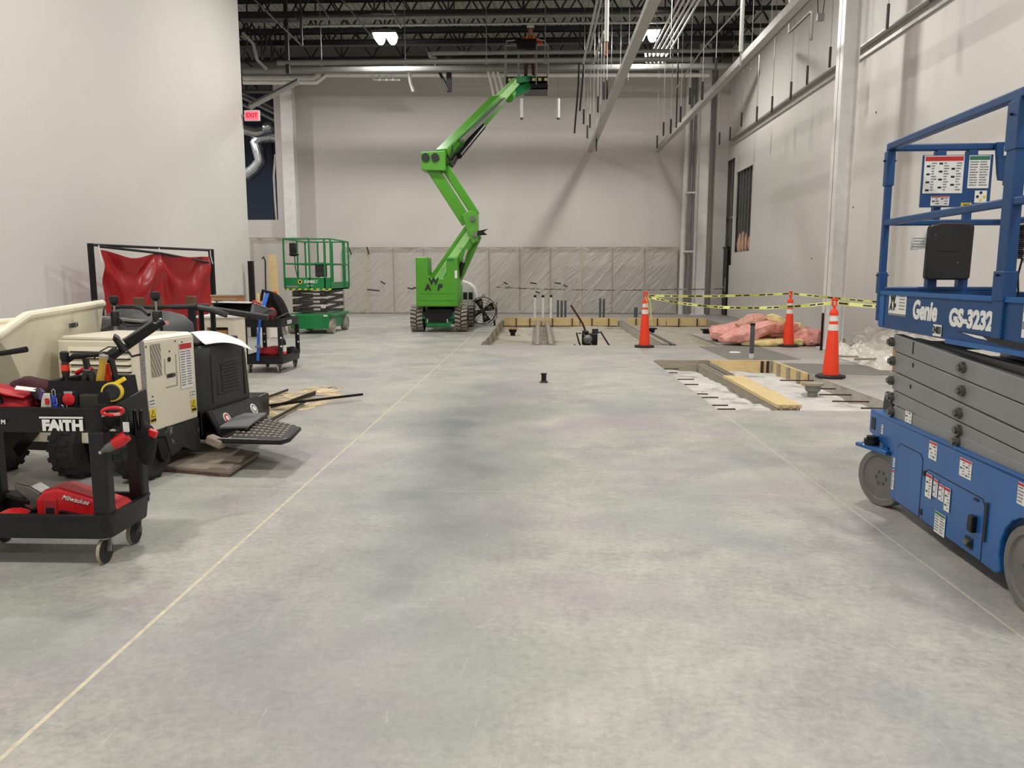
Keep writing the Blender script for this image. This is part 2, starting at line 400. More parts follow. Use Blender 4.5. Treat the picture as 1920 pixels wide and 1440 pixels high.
# floor: dust-filled joints below, slabs proud of them; three excavations
PITS = [(-1.25, 2.68, 16.62, 25.6), (2.84, 5.6, 20.0, 25.6), (2.84, 3.95, 16.62, 20.0), (2.03, 4.15, 8.57, 13.62)]
def in_pit(x, y): return any(a < x < b and c < y < d for a, b, c, d in PITS)
xs = [-16.2, -7.3, -1.68, -1.25, 2.03, 2.68, 2.84, 3.95, 4.15, 5.6, 7.2]
ys = [-12.2, -5, 1.8, 5.22, 8.57, 13.62, 16.62, 20.0, 25.6, 38.2]
floor = MB()
for i in range(len(xs) - 1):
    for j in range(len(ys) - 1):
        cx, cy = (xs[i] + xs[i + 1]) / 2, (ys[j] + ys[j + 1]) / 2
        if xs[i] >= 2.68 and xs[i + 1] <= 2.84 and 16.62 <= cy <= 25.6: continue
        if not in_pit(cx, cy): floor.b2(xs[i], xs[i + 1], ys[j], ys[j + 1], -.30, -.0015)
floor = floor.build('floor', 'joint', kind='structure', smooth=0)
def slab(x0, x1, y0, y1, gl, gr, gb, gt):
    b = MB(); b.b2(x0 + gl, x1 - gr, y0 + gb, y1 - gt, -.045, 0)
    b.build('slab', 'floor', floor, bevel=.003, smooth=0)
G1, G2, G3 = .009, .004, .003
slab(-16.2, -1.68, -12.2, 1.8, 0, G1, 0, G3); slab(-16.2, -1.68, 1.8, 5.22, 0, G1, G3, G3); slab(-16.2, -1.68, 5.22, 8.57, 0, G1, G3, G3)
slab(-16.2, -1.68, 8.57, 16.62, 0, G1, G3, 0); slab(-16.2, -1.68, 16.62, 38.2, 0, G1, 0, 0)
slab(-1.68, 2.03, -12.2, 1.8, G1, G2, 0, G3); slab(-1.68, 2.03, 1.8, 5.22, G1, G2, G3, G3); slab(-1.68, 2.03, 5.22, 8.57, G1, G2, G3, G3)
slab(-1.68, 2.03, 8.57, 16.62, G1, 0, G3, 0)
slab(2.03, 7.2, -12.2, 1.8, G2, 0, 0, G3); slab(2.03, 7.2, 1.8, 5.22, G2, 0, G3, G3); slab(2.03, 7.2, 5.22, 8.57, G2, 0, G3, 0)
slab(4.15, 7.2, 8.57, 13.62, 0, 0, 0, 0); slab(2.03, 7.2, 13.62, 16.62, 0, 0, 0, 0)
slab(-1.68, -1.25, 16.62, 25.6, G1, 0, 0, 0); slab(-1.68, 7.2, 25.6, 38.2, G1, 0, 0, 0)
slab(3.95, 7.2, 16.62, 20.0, 0, 0, 0, 0); slab(5.6, 7.2, 20.0, 25.6, 0, 0, 0, 0)
# darker freshly poured infill panels set flush into the slab
for pts, nm in (([(3.42, 13.64), (4.72, 13.9), (4.66, 16.55), (3.4, 16.4)], 'concrete_patch'), ([(4.17, 11.75), (5.5, 11.7), (5.5, 13.1), (4.17, 13.3)], 'concrete_patch')):
    b = MB(); b.prism(pts, Matrix.Translation((0, 0, -.02)), .023); b.build(nm, 'patch', floor, smooth=0)
# pit bottoms and raw sides
def pit_floor(x0, x1, y0, y1, z, m, amp, res=.14, seed=0):
    nu, nv = int((x1 - x0) / res), int((y1 - y0) / res); b = MB()
    def fn(u, v):
        x, y = x0 + (x1 - x0) * u, y0 + (y1 - y0) * v
        h = noise.noise(Vector((x * .8, y * .8, seed))) * amp + noise.noise(Vector((x * 3, y * 3, seed))) * amp * .45
        return (x, y, z + h)
    b.grid(fn, nu, nv); return b.build('pit_bed', m, floor, kind='stuff')
pit_floor(-1.25, 2.72, 16.62, 25.6, -.19, 'gravel', .05); pit_floor(2.8, 5.6, 16.62, 25.6, -.17, 'gravel', .05, seed=3)
pit_floor(2.03, 4.15, 8.57, 13.62, -.15, 'sand', .09, .07, 5)
b = MB()
for x0, x1, y0, y1 in [(-1.25, 2.68, 16.62, 25.6), (2.84, 5.6, 16.62, 25.6), (2.03, 4.15, 8.57, 13.62)]:
    b.b2(x0 - .05, x0 + .006, y0, y1, -.32, -.006); b.b2(x1 - .006, x1 + .05, y0, y1, -.32, -.006)
    b.b2(x0, x1, y0 - .05, y0 + .006, -.32, -.006); b.b2(x0, x1, y1 - .006, y1 + .05, -.32, -.006)
    b.b2(x0 - .04, x1 + .04, y0 - .04, y1 + .04, -.36, -.31)
b.build('pit_side', 'conc', floor, smooth=0)
def struct(nm, m, *boxes):
    b = MB()
    for q in boxes: b.b2(*q)
    return b.build(nm, m, kind='structure', smooth=0)
ZW = 9.05
struct('wall_left', 'wall', (XL - .25, XL, -12, 19.15, 0, ZC))
# right wall with two openings cut in the board
o1 = (29.0, 30.3, 1.87, 5.75); o2 = (26.55, 28.75, 2.32, 5.15)
wr = struct('wall_right', 'wall', (XR, XR + .06, -12, o2[0], 0, ZC), (XR, XR + .06, o2[1], o1[0], 0, ZC), (XR, XR + .06, o1[1], YB + .2, 0, ZC),
            (XR, XR + .06, o2[0], o2[1], 0, o2[2]), (XR, XR + .06, o2[0], o2[1], o2[3], ZC),
            (XR, XR + .06, o1[0], o1[1], 0, o1[2]), (XR, XR + .06, o1[0], o1[1], o1[3], ZC))
b = MB(); b.b2(XR + .3, XR + .34, 25, 31, 0, 7); b.build('sheathing', 'darkgray', wr, smooth=0)
for y in (26.8, 27.2, 27.6, 28.0, 28.4, 29.15, 29.55, 29.95):
    b = MB(); hi = 5.2 if y < 28.8 else 5.8
    b.b2(XR + .07, XR + .17, y - .02, y + .02, 1.6, hi); b.b2(XR + .07, XR + .08, y - .04, y + .04, 1.6, hi); b.build('steel_stud', 'galv', wr, smooth=0)
b = MB()
for k in range(4): b.ball((XR + .14, 26.85 + k * .52, 2.62), (.16, .5, .75), 10, 8, 0, None, .35, k)
b.build('wall_insulation', 'tan', wr, kind='stuff')
b = MB(); b.b2(XR + .07, XR + .16, 29.02, 30.28, 3.6, 3.68); b.b2(XR + .07, XR + .16, 29.02, 30.28, 1.87, 1.95); b.build('stud_track', 'galv', wr, smooth=0)
# back wall and the low wall with the opening to the next bay
struct('wall_back', 'wallback', (-10.25, XR + .3, YB, YB + .2, 0, ZW))
struct('wall_back_low', 'wallback', (-16.2, -10.25, YB, YB + .2, 0, 3.66))
struct('wall_front', 'wall', (-7.4, XR + .2, -12.2, -12, 0, ZC))
struct('wall_side_room', 'wall', (-16.4, -16.2, 19, 38.2, 0, ZC), (-16.2, XL - .25, 18.9, 19.1, 0, ZC))
sr = struct('wall_side_room_back', 'darkblue', (-16.2, XL, 37.9, 38.1, 0, ZC), (-9.8, -9.6, YB + .2, 37.9, 0, ZC))
b = MB(); b.b2(-12.95, -12.85, 37.82, 37.9, 0, 8); b.b2(-15.3, -15.22, 37.82, 37.9, 0, 8); b.build('panel_joint', 'black', sr, smooth=0)
# roof deck, ribs running away from the camera
ceil = MB(); p = -16.4; prof = []
while p < XR + .4: prof += [(p, ZC), (p + .07, ZC), (p + .1, ZC + .05), (p + .17, ZC + .05)]; p += .2
rings = [[(x, y, z) for x, z in prof] for y in (-12.2, 13, 38.2)]
vs = [q for r_ in rings for q in r_]; n = len(prof)
ceil.add(vs, [(i * n + k, i * n + k + 1, (i + 1) * n + k + 1, (i + 1) * n + k) for i in range(2) for k in range(n - 1)])
ceil = ceil.build('ceiling', 'deck', kind='structure', smooth=0)
ZB, ZT = 9.2, 10.08
def joist_meshes():
    b = MB()
    for z in (ZB, ZT):
        for dy in (-.05, .05): b.b2(-16, XR, dy - .035, dy + .035, z - .01, z + .01); b.b2(-16, XR, dy - .006, dy + .006, z - .05, z + .05)
    chord = b.build('joist', 'joist', ceil, smooth=0); wb = MB(); wb.bar((0, 0, ZB), (.55, 0, ZT), .045, .045); web = wb.build('web_member', 'joist', chord, smooth=0)
    wb = MB(); wb.b2(-.02, .02, -.02, .02, ZB, ZT); post = wb.build('web_member', 'joist', chord, smooth=0)
    x = -15.9; k = 0; web.location.x = x; post.location.x = x
    while x < XR - .6:
        x += .55; k += 1
        c = web.copy(); COL.objects.link(c); c.location.x = x
        if k % 2: c.scale.x = -1; c.location.x = x + .55
        elif k % 4 == 0:
            c2 = post.copy(); COL.objects.link(c2); c2.location.x = x
    return chord
j0 = joist_meshes(); j0.location.y = 22.3
for y in (20.7, 23.9, 25.5, 27.1, 28.7):
    c = clone(j0, ceil); c.location.y = y
b = MB()
for y in (19.1, 17.5, 15.9, 14.3, 30.2):
    for z in (ZB, ZT): b.b2(-16 if y > 19 else XL, XR, y - .05, y + .05, z - .03, z + .03)
b.build('joist_chords', 'joist', ceil, kind='stuff', smooth=0)
b = MB(); b.b2(-16, XR, 26.32, 26.36, 8.98, 9.12); b.b2(-16, XR, 26.22, 26.46, 8.96, 8.985); b.b2(-16, XR, 26.22, 26.46, 9.11, 9.13); b.build('girder', 'joist', ceil, smooth=0)
b = MB(); b.b2(-16, XR, 30.1, 30.9, ZW, ZC); b.b2(-16, XR, 29.9, 30.1, ZW + .1, ZW + .35); b.build('eave_closure', 'pipegray', ceil, smooth=0)
b = MB()
for x in (-13.2, -10.8, 4.3, 6.6):   # bridging lines running along the room
    for z in (ZB + .06, ZT - .1): b.b2(x - .02, x + .02, 16, 30, z - .02, z + .02)
for i in range(16): b.bar((-15.8 + i * .45, 33 + (i % 3), ZB), (-15.2 + i * .45, 30 + (i % 4), ZT), .05, .05)
b.build('bridging', 'joist', ceil, kind='stuff', smooth=0)
# columns
def hcol(nm, x0, x1, y0, y1, z1, m='steelwhite'):
    b = MB(); b.b2(x0, x0 + .018, y0, y1, 0, z1); b.b2(x1 - .018, x1, y0, y1, 0, z1); ym = (y0 + y1) / 2; b.b2(x0, x1, ym - .01, ym + .01, 0, z1)
    c = b.build(nm, m, kind='structure', smooth=0)
    b = MB(); b.b2(x0 - .06, x1 + .06, y0 - .06, y1 + .06, 0, .02); b.build('base_plate', m, c, smooth=0)
    return c
hcol('column_front_right', 5.9, 6.22, 15.9, 16.25, ZC)
hcol('column_back_right', 5.9, 6.32, 29.7, 30.05, ZC)
struct('column_back_left', 'steelwhite', (-9.75, -9.3, 29.75, 30.15, 0, 8.75))
struct('trim_1', 'wallback', (6.62, XR, 30.0, YB, 0, ZW))      # return of the wall in the far right corner
# ledge angle along the right wall + two hung beams
def channel(nm, x, y0, y1, z, kind='structure', wall=False):
    b = MB()
    b.b2(x - .1, x + .1, y0, y1, z - .012, z); b.b2(x - .1, x - .085, y0, y1, z, z + .07); b.b2(x + .085, x + .1, y0, y1, z, z + .07)
    return b.build(nm, 'beam', kind=kind, smooth=0)
b = MB(); b.b2(XR - .06, XR, 6, YB - 1.2, 6.2, 6.38); b.b2(XR - .2, XR, 6, YB - 1.2, 6.36, 6.39); b.build('trim_2', 'beam', kind='structure', smooth=0)
b = MB(); b.b2(4.5 - .02, 4.5, 8, 30.3, 6.13, 6.36); b.b2(4.5 - .1, 4.5 + .06, 8, 30.3, 6.12, 6.14)
tag(b.build('ceiling_beam', 'beam', smooth=0), 'pale grey hung steel beam nearer the right wall, running front to back', 'beam')
b = MB(); b.b2(1.85, 2.05, 10.5, 30.3, 6.13, 6.16); b.b2(1.85, 1.87, 10.5, 30.3, 6.16, 6.26); b.b2(2.03, 2.05, 10.5, 30.3, 6.16, 6.26)
tag(b.build('ceiling_beam', 'beam', smooth=0), 'pale grey hung steel beam in mid room, above right of the green boom lift', 'beam')
# door in the right wall
d = MB(); d.b2(XR - .05, XR - .005, 29.35, 30.25, 0, 2.5); d = d.build('door_1', 'darkgray', kind='structure', smooth=0)
b = MB(); b.b2(XR - .08, XR - .005, 29.28, 29.35, 0, 2.57); b.b2(XR - .08, XR - .005, 30.25, 30.32, 0, 2.57); b.b2(XR - .08, XR - .005, 29.28, 30.32, 2.5, 2.57); b.build('door_frame', 'blackmetal', d, smooth=0)
b = MB(); b.cyl((XR - .13, 29.5, 1.05), (XR - .05, 29.5, 1.05), .03); b.b2(XR - .15, XR - .12, 29.48, 29.62, 1.02, 1.08); b.b2(XR - .07, XR - .04, 29.42, 29.6, .9, 1.4); b.build('door_handle', 'galv', d)

# ---------------------------------------------------------------- light fixtures
def fixture(x, y, lab):
    t = thing('high_bay_lamp', lab, 'lamp', (x, y, LAMP_Z), 0)
    b = MB(); b.b2(-.38, .38, -.30, .30, .03, .10); b.b2(-.2, .2, -.1, .1, .1, .2); b.build('housing', 'galv', t, smooth=0)
    for s in (-1, 1):
        b = MB(); b.prism([(-.15, .04), (-.11, -.10), (-.05, -.16), (.05, -.16), (.11, -.10), (.15, .04)], frame((s * .19, .27, -.02), (1, 0, 0), (0, 0, 1)), .54); b.build('lens', 'lens', t, bevel=.02)
        b = MB(); b.tube([(s * .3, 0, .1), (s * .3, 0, ZT - LAMP_Z)], .008, 6); b.build('suspension_wire', 'galv', t)
for lx, ly in LIGHT_XY:
    if ly > 20 and lx > -10: fixture(lx, ly, 'lit high bay lamp, %s' % ('left one of the two in view' if lx < 0 else 'right one of the two in view, beside the sloping beam'))

# ---------------------------------------------------------------- pipes under the roof
def pipe(nm, pts, r, m, lab, cat='pipe', group=None, n=10):
    b = MB(); b.tube(pts, r, n); return tag(b.build(nm, m), lab, cat, group)
def hz(x0, x1, y, Y):   # end points of a level line across the room
    a, c = at(x0, y, Y), at(x1, y, Y); c.z = a.z; return a, c
a, c = hz(812, 1392, 100, 23.35)
pipe('sprinkler_pipe', [a + V(0, .5, .0), a + V(-.12, .3, 0), a + V(-.12, .1, 0), a + V(0, 0, 0), c], .055, 'pipegray', 'grey pipe with hooked left end, highest of the long cross pipes by the worker')
a, c = hz(520, 1300, 118, 23)
t = thing('sprinkler_main', 'long shiny grey cross pipe on hanger rods, passing in front of the orange worker', 'pipe', a)
b = MB(t); b.tube([a, c], .07, 12); b.build('pipe', 'pipegray', t)
for px in (603, 760, 912, 1022, 1130, 1230):
    q = at(px, 118, 23); q.z = a.z; b = MB(t); b.tube([q, V(q.x, q.y, ZB)], .014, 6); b.tube([q + V(.085 * math.cos(k * PI / 4), 0, .085 * math.sin(k * PI / 4)) for k in range(8)], .012, 6, closed=True); b.build('hanger_rod', 'galv', t)
a, c = hz(456, 1380, 133, 26)
pipe('large_pipe', [a, c], .10, 'pipegray', 'wide matte grey cross pipe just below the shiny sprinkler main')
pts = [(456, 155), (594, 155), (612, 141), (1330, 141)]
pipe('white_conduit', [at(x, y, 28.2) for x, y in pts], .07, 'pipewhite', 'white pipe with an offset bend at its left, lowest cross pipe against the back wall')
pipe('white_conduit', [at(456, 146, 28.6), at(588, 146, 28.6), at(598, 140, 28.6), at(599, 132, 28.6)], .09, 'pipewhite', 'short white pipe above the bend, turning up by the left column')
for (px, k) in ((922, 0), (931, 1), (940, 2)):
    pipe('drop_pipe', [at(px - 7, 133, 26.02), at(px - 1, 155, 26.4), at(px + 4, 178, 26.8)], .045, 'pipewhite', '%s of three short slanted white pipes behind the boom tip' % ('left', 'middle', 'right')[k], 'pipe', 'three short slanted pipes')
for i, px in enumerate((700, 713, 725, 737)):
    pipe('conduit_loop', [at(px - 4, 141, 28.2), at(px + 2, 150, 27.9), at(px + 12, 150, 27.6)], .03, 'pipewhite', 'small bent white conduit stub under the lowest cross pipe, %s from the left' % NTH[i], 'pipe', 'conduit stubs')
pipe('curved_pipe', [at(766, 133, 26.02), at(770, 155, 26.4), at(775, 170, 26.6)], .06, 'pipewhite', 'short white pipe curling down over the wall above the boom head', 'pipe')
pipe('slanted_brace', [at(800, 90, 26.3), at(842, 170, 26.25)], .05, 'joist', 'dark slanted brace beside a dark post above the boom head', 'brace')
b = MB(); q = at(842, 143, 26.3); b.b2(q.x - .08, q.x + .08, q.y - .08, q.y + .08, at(842, 172, 26.3).z, 8.7); tag(b.build('dark_post', 'joist', smooth=0), 'short black hanging post right of the slanted brace', 'post')
# conduits crossing higher up between the joists
a, c = hz(456, 1392, 36, 23.2); pipe('upper_conduit', [a, c], .05, 'pipegray', 'grey conduit crossing high among the joists above both lamps')
a, c = hz(570, 1260, 49, 23.4); pipe('upper_conduit', [a, c], .035, 'galv', 'thin bright conduit crossing at the height of the left lamp')
for i in range(5):
    x = 3.36 + i * .125
    b = MB(); b.tube([(x, 14, 8.1), (x, 25.4, 8.1), (x, 25.8, 8.5)], .03, 8)
    tag(b.build('bundle_conduit', 'pipewhite'), '%s from the left of five parallel white conduits overhead beside the right lamp' % NTH[i], 'pipe', 'five parallel conduits')
pipe('round_duct', [at(468, 200, 24), at(560, 152, 24)], .09, 'galv', 'short grey conduit near the exit sign', 'pipe')
# long sloped brace rods at upper left
for k, (p0, p1, r_) in enumerate((((478, 0), (566, 85), .022), ((594, 0), (616, 32), .02), ((642, 0), (700, 72), .018), ((727, 2), (752, 52), .025))):
    pipe('brace_rod', [at(*p0, 22.5), at(*p1, 22.2)], r_, 'galv', ['long thin brace rod slanting down at the upper left, ending beside a post', 'short thin brace rod left of the left lamp, second from the left wall', 'thin brace rod slanting towards the left lamp', 'short bright brace rod right of the left lamp'][k], 'rod')
b = MB(); q0 = at(566, 85, 22.2); q1 = at(564, 0, 22.2); b.tube([q0, V(q0.x, q0.y, ZB)], .035, 6); tag(b.build('hanging_post', 'joist'), 'black vertical post meeting the long brace rod at the upper left', 'post')
q = at(537, 60, 23); b = MB(); b.b2(q.x - .05, q.x + .05, q.y - .05, q.y + .05, at(537, 138, 23).z, 10); tag(b.build('hanging_post', 'joist', smooth=0), 'black square post hanging near the left wall end', 'post')
pipe('left_brace', [at(455, 62, 20.5), at(475, 82, 20.5), at(482, 112, 20.5), at(500, 130, 20.5)], .04, 'pipegray', 'bent grey conduit beside the top of the left wall', 'pipe')
b = MB(); q = at(505, 33, 23.0); b.box(q, (1.6, .4, .16)); tag(b.build('cable_tray', 'joist', smooth=0), 'grey rectangular tray at the upper left next to the wall', 'duct')
for k in range(7):
    x0 = 458 + k * 9
    pipe('bent_cable', [at(x0, 50 + k % 3 * 6, 24 + k * .4), at(x0 + 6, 80, 24 + k * .4), at(x0 - 3 + (k % 2) * 9, 112, 24 + k * .4)], .03, 'joist', 'dark looping cable beside the left wall top, %s from the left' % NTH[k], 'cable', 'cable tangle')
# hanging wires with black sleeves: three rows
def hang(x, y, zb, rowlab, L=.42, top=None):
    t = thing('ceiling_wire', rowlab, 'wire', (x, y, zb), 0, 'hanging wires with black sleeves')
    b = MB(); b.tube([(0, 0, L), (0, 0, (top or ZB) - zb)], .009, 5); b.build('wire', 'galv', t)
    b = MB(); b.cyl((0, 0, 0), (0, 0, L), .028, 8); b.build('sleeve', 'black', t)
kk = -1
for y, z in ((27.6, 5.95), (26.1, 5.85), (24.7, 6.02), (23.0, 5.84), (21.55, 5.8), (20.0, 5.8), (18.85, 5.88), (17.45, 5.9), (14.7, 5.86), (13.15, 5.8)):
    hang(6.2, y, z, 'black-sleeved wire, %s from the far end of the row along the right wall' % NTH[(kk := kk + 1)])
kk = -1
for y, z in ((26.8, 5.72), (25.5, 5.9), (24.1, 5.72), (22.5, 5.75), (21.2, 5.95), (19.6, 5.72), (18.2, 5.9)):
    hang(3.95, y, z, 'black-sleeved wire, %s from the far end of the row beside the right beam' % NTH[(kk := kk + 1)])
kk = -1
for x, y, z in ((1.6, 26.6, 6.02), (1.6, 25.3, 6.12), (1.62, 20.3, 5.9), (1.6, 19.1, 5.65), (1.6, 22, 5.93), (1.95, 27.2, 5.7), (1.3, 23.5, 5.9)):
    hang(x, y, z, 'black-sleeved wire, %s in the group around the middle sloping beam' % NTH[(kk := kk + 1)])
for k, (x0, y0, x1, y1, Y) in enumerate(((1085, 160, 1077, 250, 24), (1091, 130, 1087, 208, 24))):
    p0, p1 = at(x0, y0, Y), at(x1, y1, Y); b = MB(); b.tube([V(p1.x + .15, Y, ZB), V(p1.x + .1, Y, p0.z), p1], .03, 6)
    tag(b.build('hanging_rod', 'black'), ['longer', 'shorter'][k] + ' of two black rods hanging left of the middle beam', 'rod')
for k, px in enumerate((978, 1047)):
    p1 = at(px, 224, 26.8); p0 = at(px, 185, 26.8); t = thing('drop_pipe', 'short white drop pipe with black tip, %s' % ('below the lift basket' if k == 0 else 'right of the lift basket'), 'pipe', p1, 0, 'two white drop pipes')
    b = MB(t); b.tube([V(p1.x, p1.y, p0.z), p1 + V(0, 0, .04)], .05, 8); b.build('pipe', 'pipewhite', t); b = MB(t); b.cyl(p1, p1 + V(0, 0, .06), .05, 8); b.build('cap', 'black', t)
    b = MB(t); b.tube([V(p1.x, p1.y, p0.z), V(p1.x, p1.y, 9.0)], .006, 5); b.build('wire', 'galv', t)
for k, (px, py, Y) in enumerate(((1137, 78, 17), (1389, 97, 17))):
    p1 = at(px, py, Y); t = thing('hanging_tube', 'thick white hanging tube %s' % ('with copper pipe end, by the middle beam' if k == 0 else 'at the right, above the hung beam'), 'tube', p1)
    b = MB(t); b.tube([p1, V(p1.x, p1.y, ZB)], .045, 12); b.build('tube', 'pipewhite', t)
    b = MB(t); b.tube([p1, p1 + V(0, 0, -.28)], .018, 8); b.build('pipe_end', 'copper' if k == 0 else 'galv', t)
# more slim hanging rods by the middle beam
for k, (px, py, Y) in enumerate(((1113, 230, 22), (1126, 215, 21), (1146, 130, 22), (1163, 130, 22), (1178, 150, 21), (1268, 240, 24), (1408, 130, 18), (1446, 55, 16), (1257, 110, 19))):
    p1 = at(px, py, Y); b = MB(); b.tube([p1, V(p1.x, p1.y, ZB)], .008 if k != 5 else .022, 5)
    tag(b.build('hanging_rod', 'galv' if k != 5 else 'black'), 'bare thin rod hanging over the right half of the room, %s from the left' % NTH[(0, 1, 2, 3, 4, 0, 7, 6, 5)[k]] if k != 5 else 'bare black rod hanging left of the right hung beam', 'rod', 'bare hanging rods' if k != 5 else None)
pipe('brace_rod', [at(1395, 5, 20), at(1315, 95, 21), at(1268, 165, 23)], .02, 'galv', 'kinked brace rod slanting from the top right towards the middle', 'rod')
b = MB(); 
for (x0, y0, x1, y1) in ((1127, 0, 1106, 95), (1120, 0, 1094, 118), (1133, 60, 1112, 120)): b.bar(at(x0, y0, 20), at(x1, y1, 22), .05, .08)
tag(b.build('strut_rack', 'beam', smooth=0), 'bundle of sloping grey struts left of the white hanging tube', 'strut')
# conduits dropping on the right beam
pipe('wall_conduit', [(4.62, 19, 6.17), (4.62, 13.6, 6.17)], .03, 'pipegray', 'thin grey conduit running beside the right hung beam')
pipe('conduit_drop', [(5.3, 17.6, 9.2), (5.3, 17.4, 6.6), (5.3, 17, 6.6), (5.3, 16.1, 6.6), (5.3, 16.0, 6.55), (5.3, 16.0, 6.05)], .03, 'pipegray', 'hooked grey conduit end hanging right of the right beam')
t = thing('sensor_pair', 'small dark junction box hanging on twin cables near the front column top', 'box', (6.0, 17.6, 6.9))
b = MB(); b.b2(-.07, .07, -.05, .05, 0, .14); b.build('box', 'pipegray', t, smooth=0)
for s in (-1, 1): b = MB(); b.tube([(s * .05, 0, .14), (s * .08, 0, .5), (s * .03, 0, 1.2)], .01, 5); b.build('cable', 'black', t)
# vertical pipes in the far right corner
pipe('riser_pipe', [(5.52, 30.2, 0), (5.6, 30.2, 9)], .10, 'pipewhite', 'thick white vertical pipe left of the far right column')
pipe('riser_conduit', [(5.78, 30.15, 0), (5.8, 30.15, 9)], .045, 'pipegray', 'thin grey vertical conduit between the thick pipe and the far right column')
b = MB()
for z in (2.4, 4.6):
    b = MB(); b.box((5.72, 30.04, z), (.42, .05, .06)); b.box((5.56, 30.1, z), (.05, .1, .06))
    tag(b.build('pipe_clamp', 'pipewhite', smooth=0), '%s white clamp tying the thick pipe to the far right column' % ('lower' if z < 3 else 'upper'), 'clamp')
# side room: exit sign, spiral ducts
p = at(473, 217, 19.05); t = thing('exit_sign', 'glowing red exit sign at the end of the left wall', 'sign', p)
b = MB(); b.box((0, 0, 0), (.38, .05, .25)); b.build('housing', 'pipewhite', t, bevel=.01)
b = MB(); b.box((0, -.028, 0), (.32, .006, .2)); b.build('face', 'exit', t, smooth=0)
text('EXIT', .14, 'inkred', t, frame((0, -.034, 0), (1, 0, 0), (0, 0, 1)), bold=.004)
b = MB(); b.box((-.24, 0, 0), (.12, .03, .03)); b.build('bracket', 'pipegray', t)
pts = [(462, 330), (478, 318), (489, 303), (486, 285), (480, 268), (490, 258), (508, 255), (524, 258)]
t = thing('spiral_duct', 'shiny bent metal duct curving behind the wall opening at left', 'duct', at(490, 280, 33))
b = MB(t); b.tube([at(x, y, 33) for x, y in pts], .26, 16); b.build('duct', 'duct', t)
for i in range(1, 7):
    q, q2 = at(*pts[i], 33), at(*pts[i + 1], 33); b = MB(t); b.cyl(q, q + (q2 - q) * .12, .275, 16); b.build('seam', 'duct', t)
pipe('flex_duct', [at(455, 243, 32), at(480, 249, 32), at(500, 245, 32.2)], .2, 'duct', 'horizontal metal duct above the curved one, behind the opening', 'duct')
b = MB(); b.ball(at(508, 240, 32.2), (.7, .9, .5), 14, 10); tag(b.build('duct_cap', 'duct'), 'rounded shiny duct end above the curved duct', 'duct')
pipe('foil_hose', [at(517, 290, 31.2), at(514, 330, 31.2), at(516, 370, 31.2), at(519, 412, 31.2)], .06, 'duct', 'crinkled foil hose hanging along the opening edge', 'hose')
for k, (p0, p1) in enumerate((((456, 183), (520, 215)), ((456, 175), (520, 207)), ((456, 196), (520, 228)), ((458, 172), (522, 172)))):
    pipe('side_room_beam', [at(*p0, 31.5 + k * .1), at(*p1, 31.5 + k * .1)], .07, 'pipegray', 'grey beam crossing the dark opening above the exit sign', 'beam', 'beams in the opening')
# ================================================================ EXCAVATIONS: forms, channels, drains, rebar
def plank(a, b_, th, h, m, parent, nm='form_board', z0=-.2):
    q = MB(parent); a = Vector(a); b_ = Vector(b_); zc = z0 + h / 2
    q.bar((a[0], a[1], zc), (b_[0], b_[1], zc), th, h); return q.build(nm, m, parent, smooth=0)
f1 = thing('pit_formwork', 'weathered lumber formwork edging the large far pit beyond the floor opening', 'formwork', (.7, 21, 0))
yy = 16.64
for k, (y0, y1) in enumerate(((16.66, 19.5), (19.55, 22.4), (22.45, 25.5))): plank((-1.2, y0), (-1.2, y1), .05, .24, 'woodgreyy', f1, z0=-.18)
for k in range(3): plank((-1.15 + k * 1.27, 25.54), (.08 + k * 1.27, 25.54), .05, .26, 'wood', f1, z0=-.15)
for k, (y0, y1) in enumerate(((16.7, 20.2), (20.25, 22.8), (22.85, 25.5))): plank((2.76, y0), (2.76, y1), .14, .22, 'woodgreyy', f1, z0=-.19)
for k in range(2): plank((2.9 + k * 1.33, 25.54), (4.2 + k * 1.33, 25.54), .05, .26, 'wood', f1, z0=-.15)
plank((5.55, 20.1), (5.55, 25.5), .05, .24, 'woodgreyy', f1, z0=-.18)
for x in (-.75, -.3, .45, 1.1, 1.75, 2.3, 3.2, 3.9, 4.6, 5.2): q = MB(f1); q.b2(x, x + .03, 25.44, 25.5, -.2, .09); q.build('stake', 'rebar', f1, smooth=0)
for y in (18, 19.8, 21.6, 23.4): q = MB(f1); q.b2(-1.165, -1.12, y, y + .05, -.2, .05); q.build('stake', 'woodgrey', f1, smooth=0)
t = thing('trench_drain', 'pair of steel channels running through the middle of the large far pit', 'drain', (.15, 21, -.15))
for x in (-.02, .28):
    q = MB(t); q.b2(x - .06, x + .06, 16.9, 25.4, -.16, .0); q.build('channel', 'woodgreyy', t, smooth=0)
    q = MB(t); q.b2(x - .06, x - .045, 16.9, 25.4, .0, .03); q.b2(x + .045, x + .06, 16.9, 25.4, .0, .03); q.build('channel_lip', 'galv', t, smooth=0)
t = thing('trench_drain', 'steel edge channel running down the divider of the far pits, behind the first cone', 'drain', (2.8, 19, 0))
q = MB(t); q.b2(2.86, 2.98, 16.7, 21.5, -.12, .01); q.build('channel', 'darkgray', t, smooth=0)
q = MB(t); q.b2(2.9, 2.93, 16.7, 21.5, .01, .025); q.build('channel_lip', 'galv', t, smooth=0)
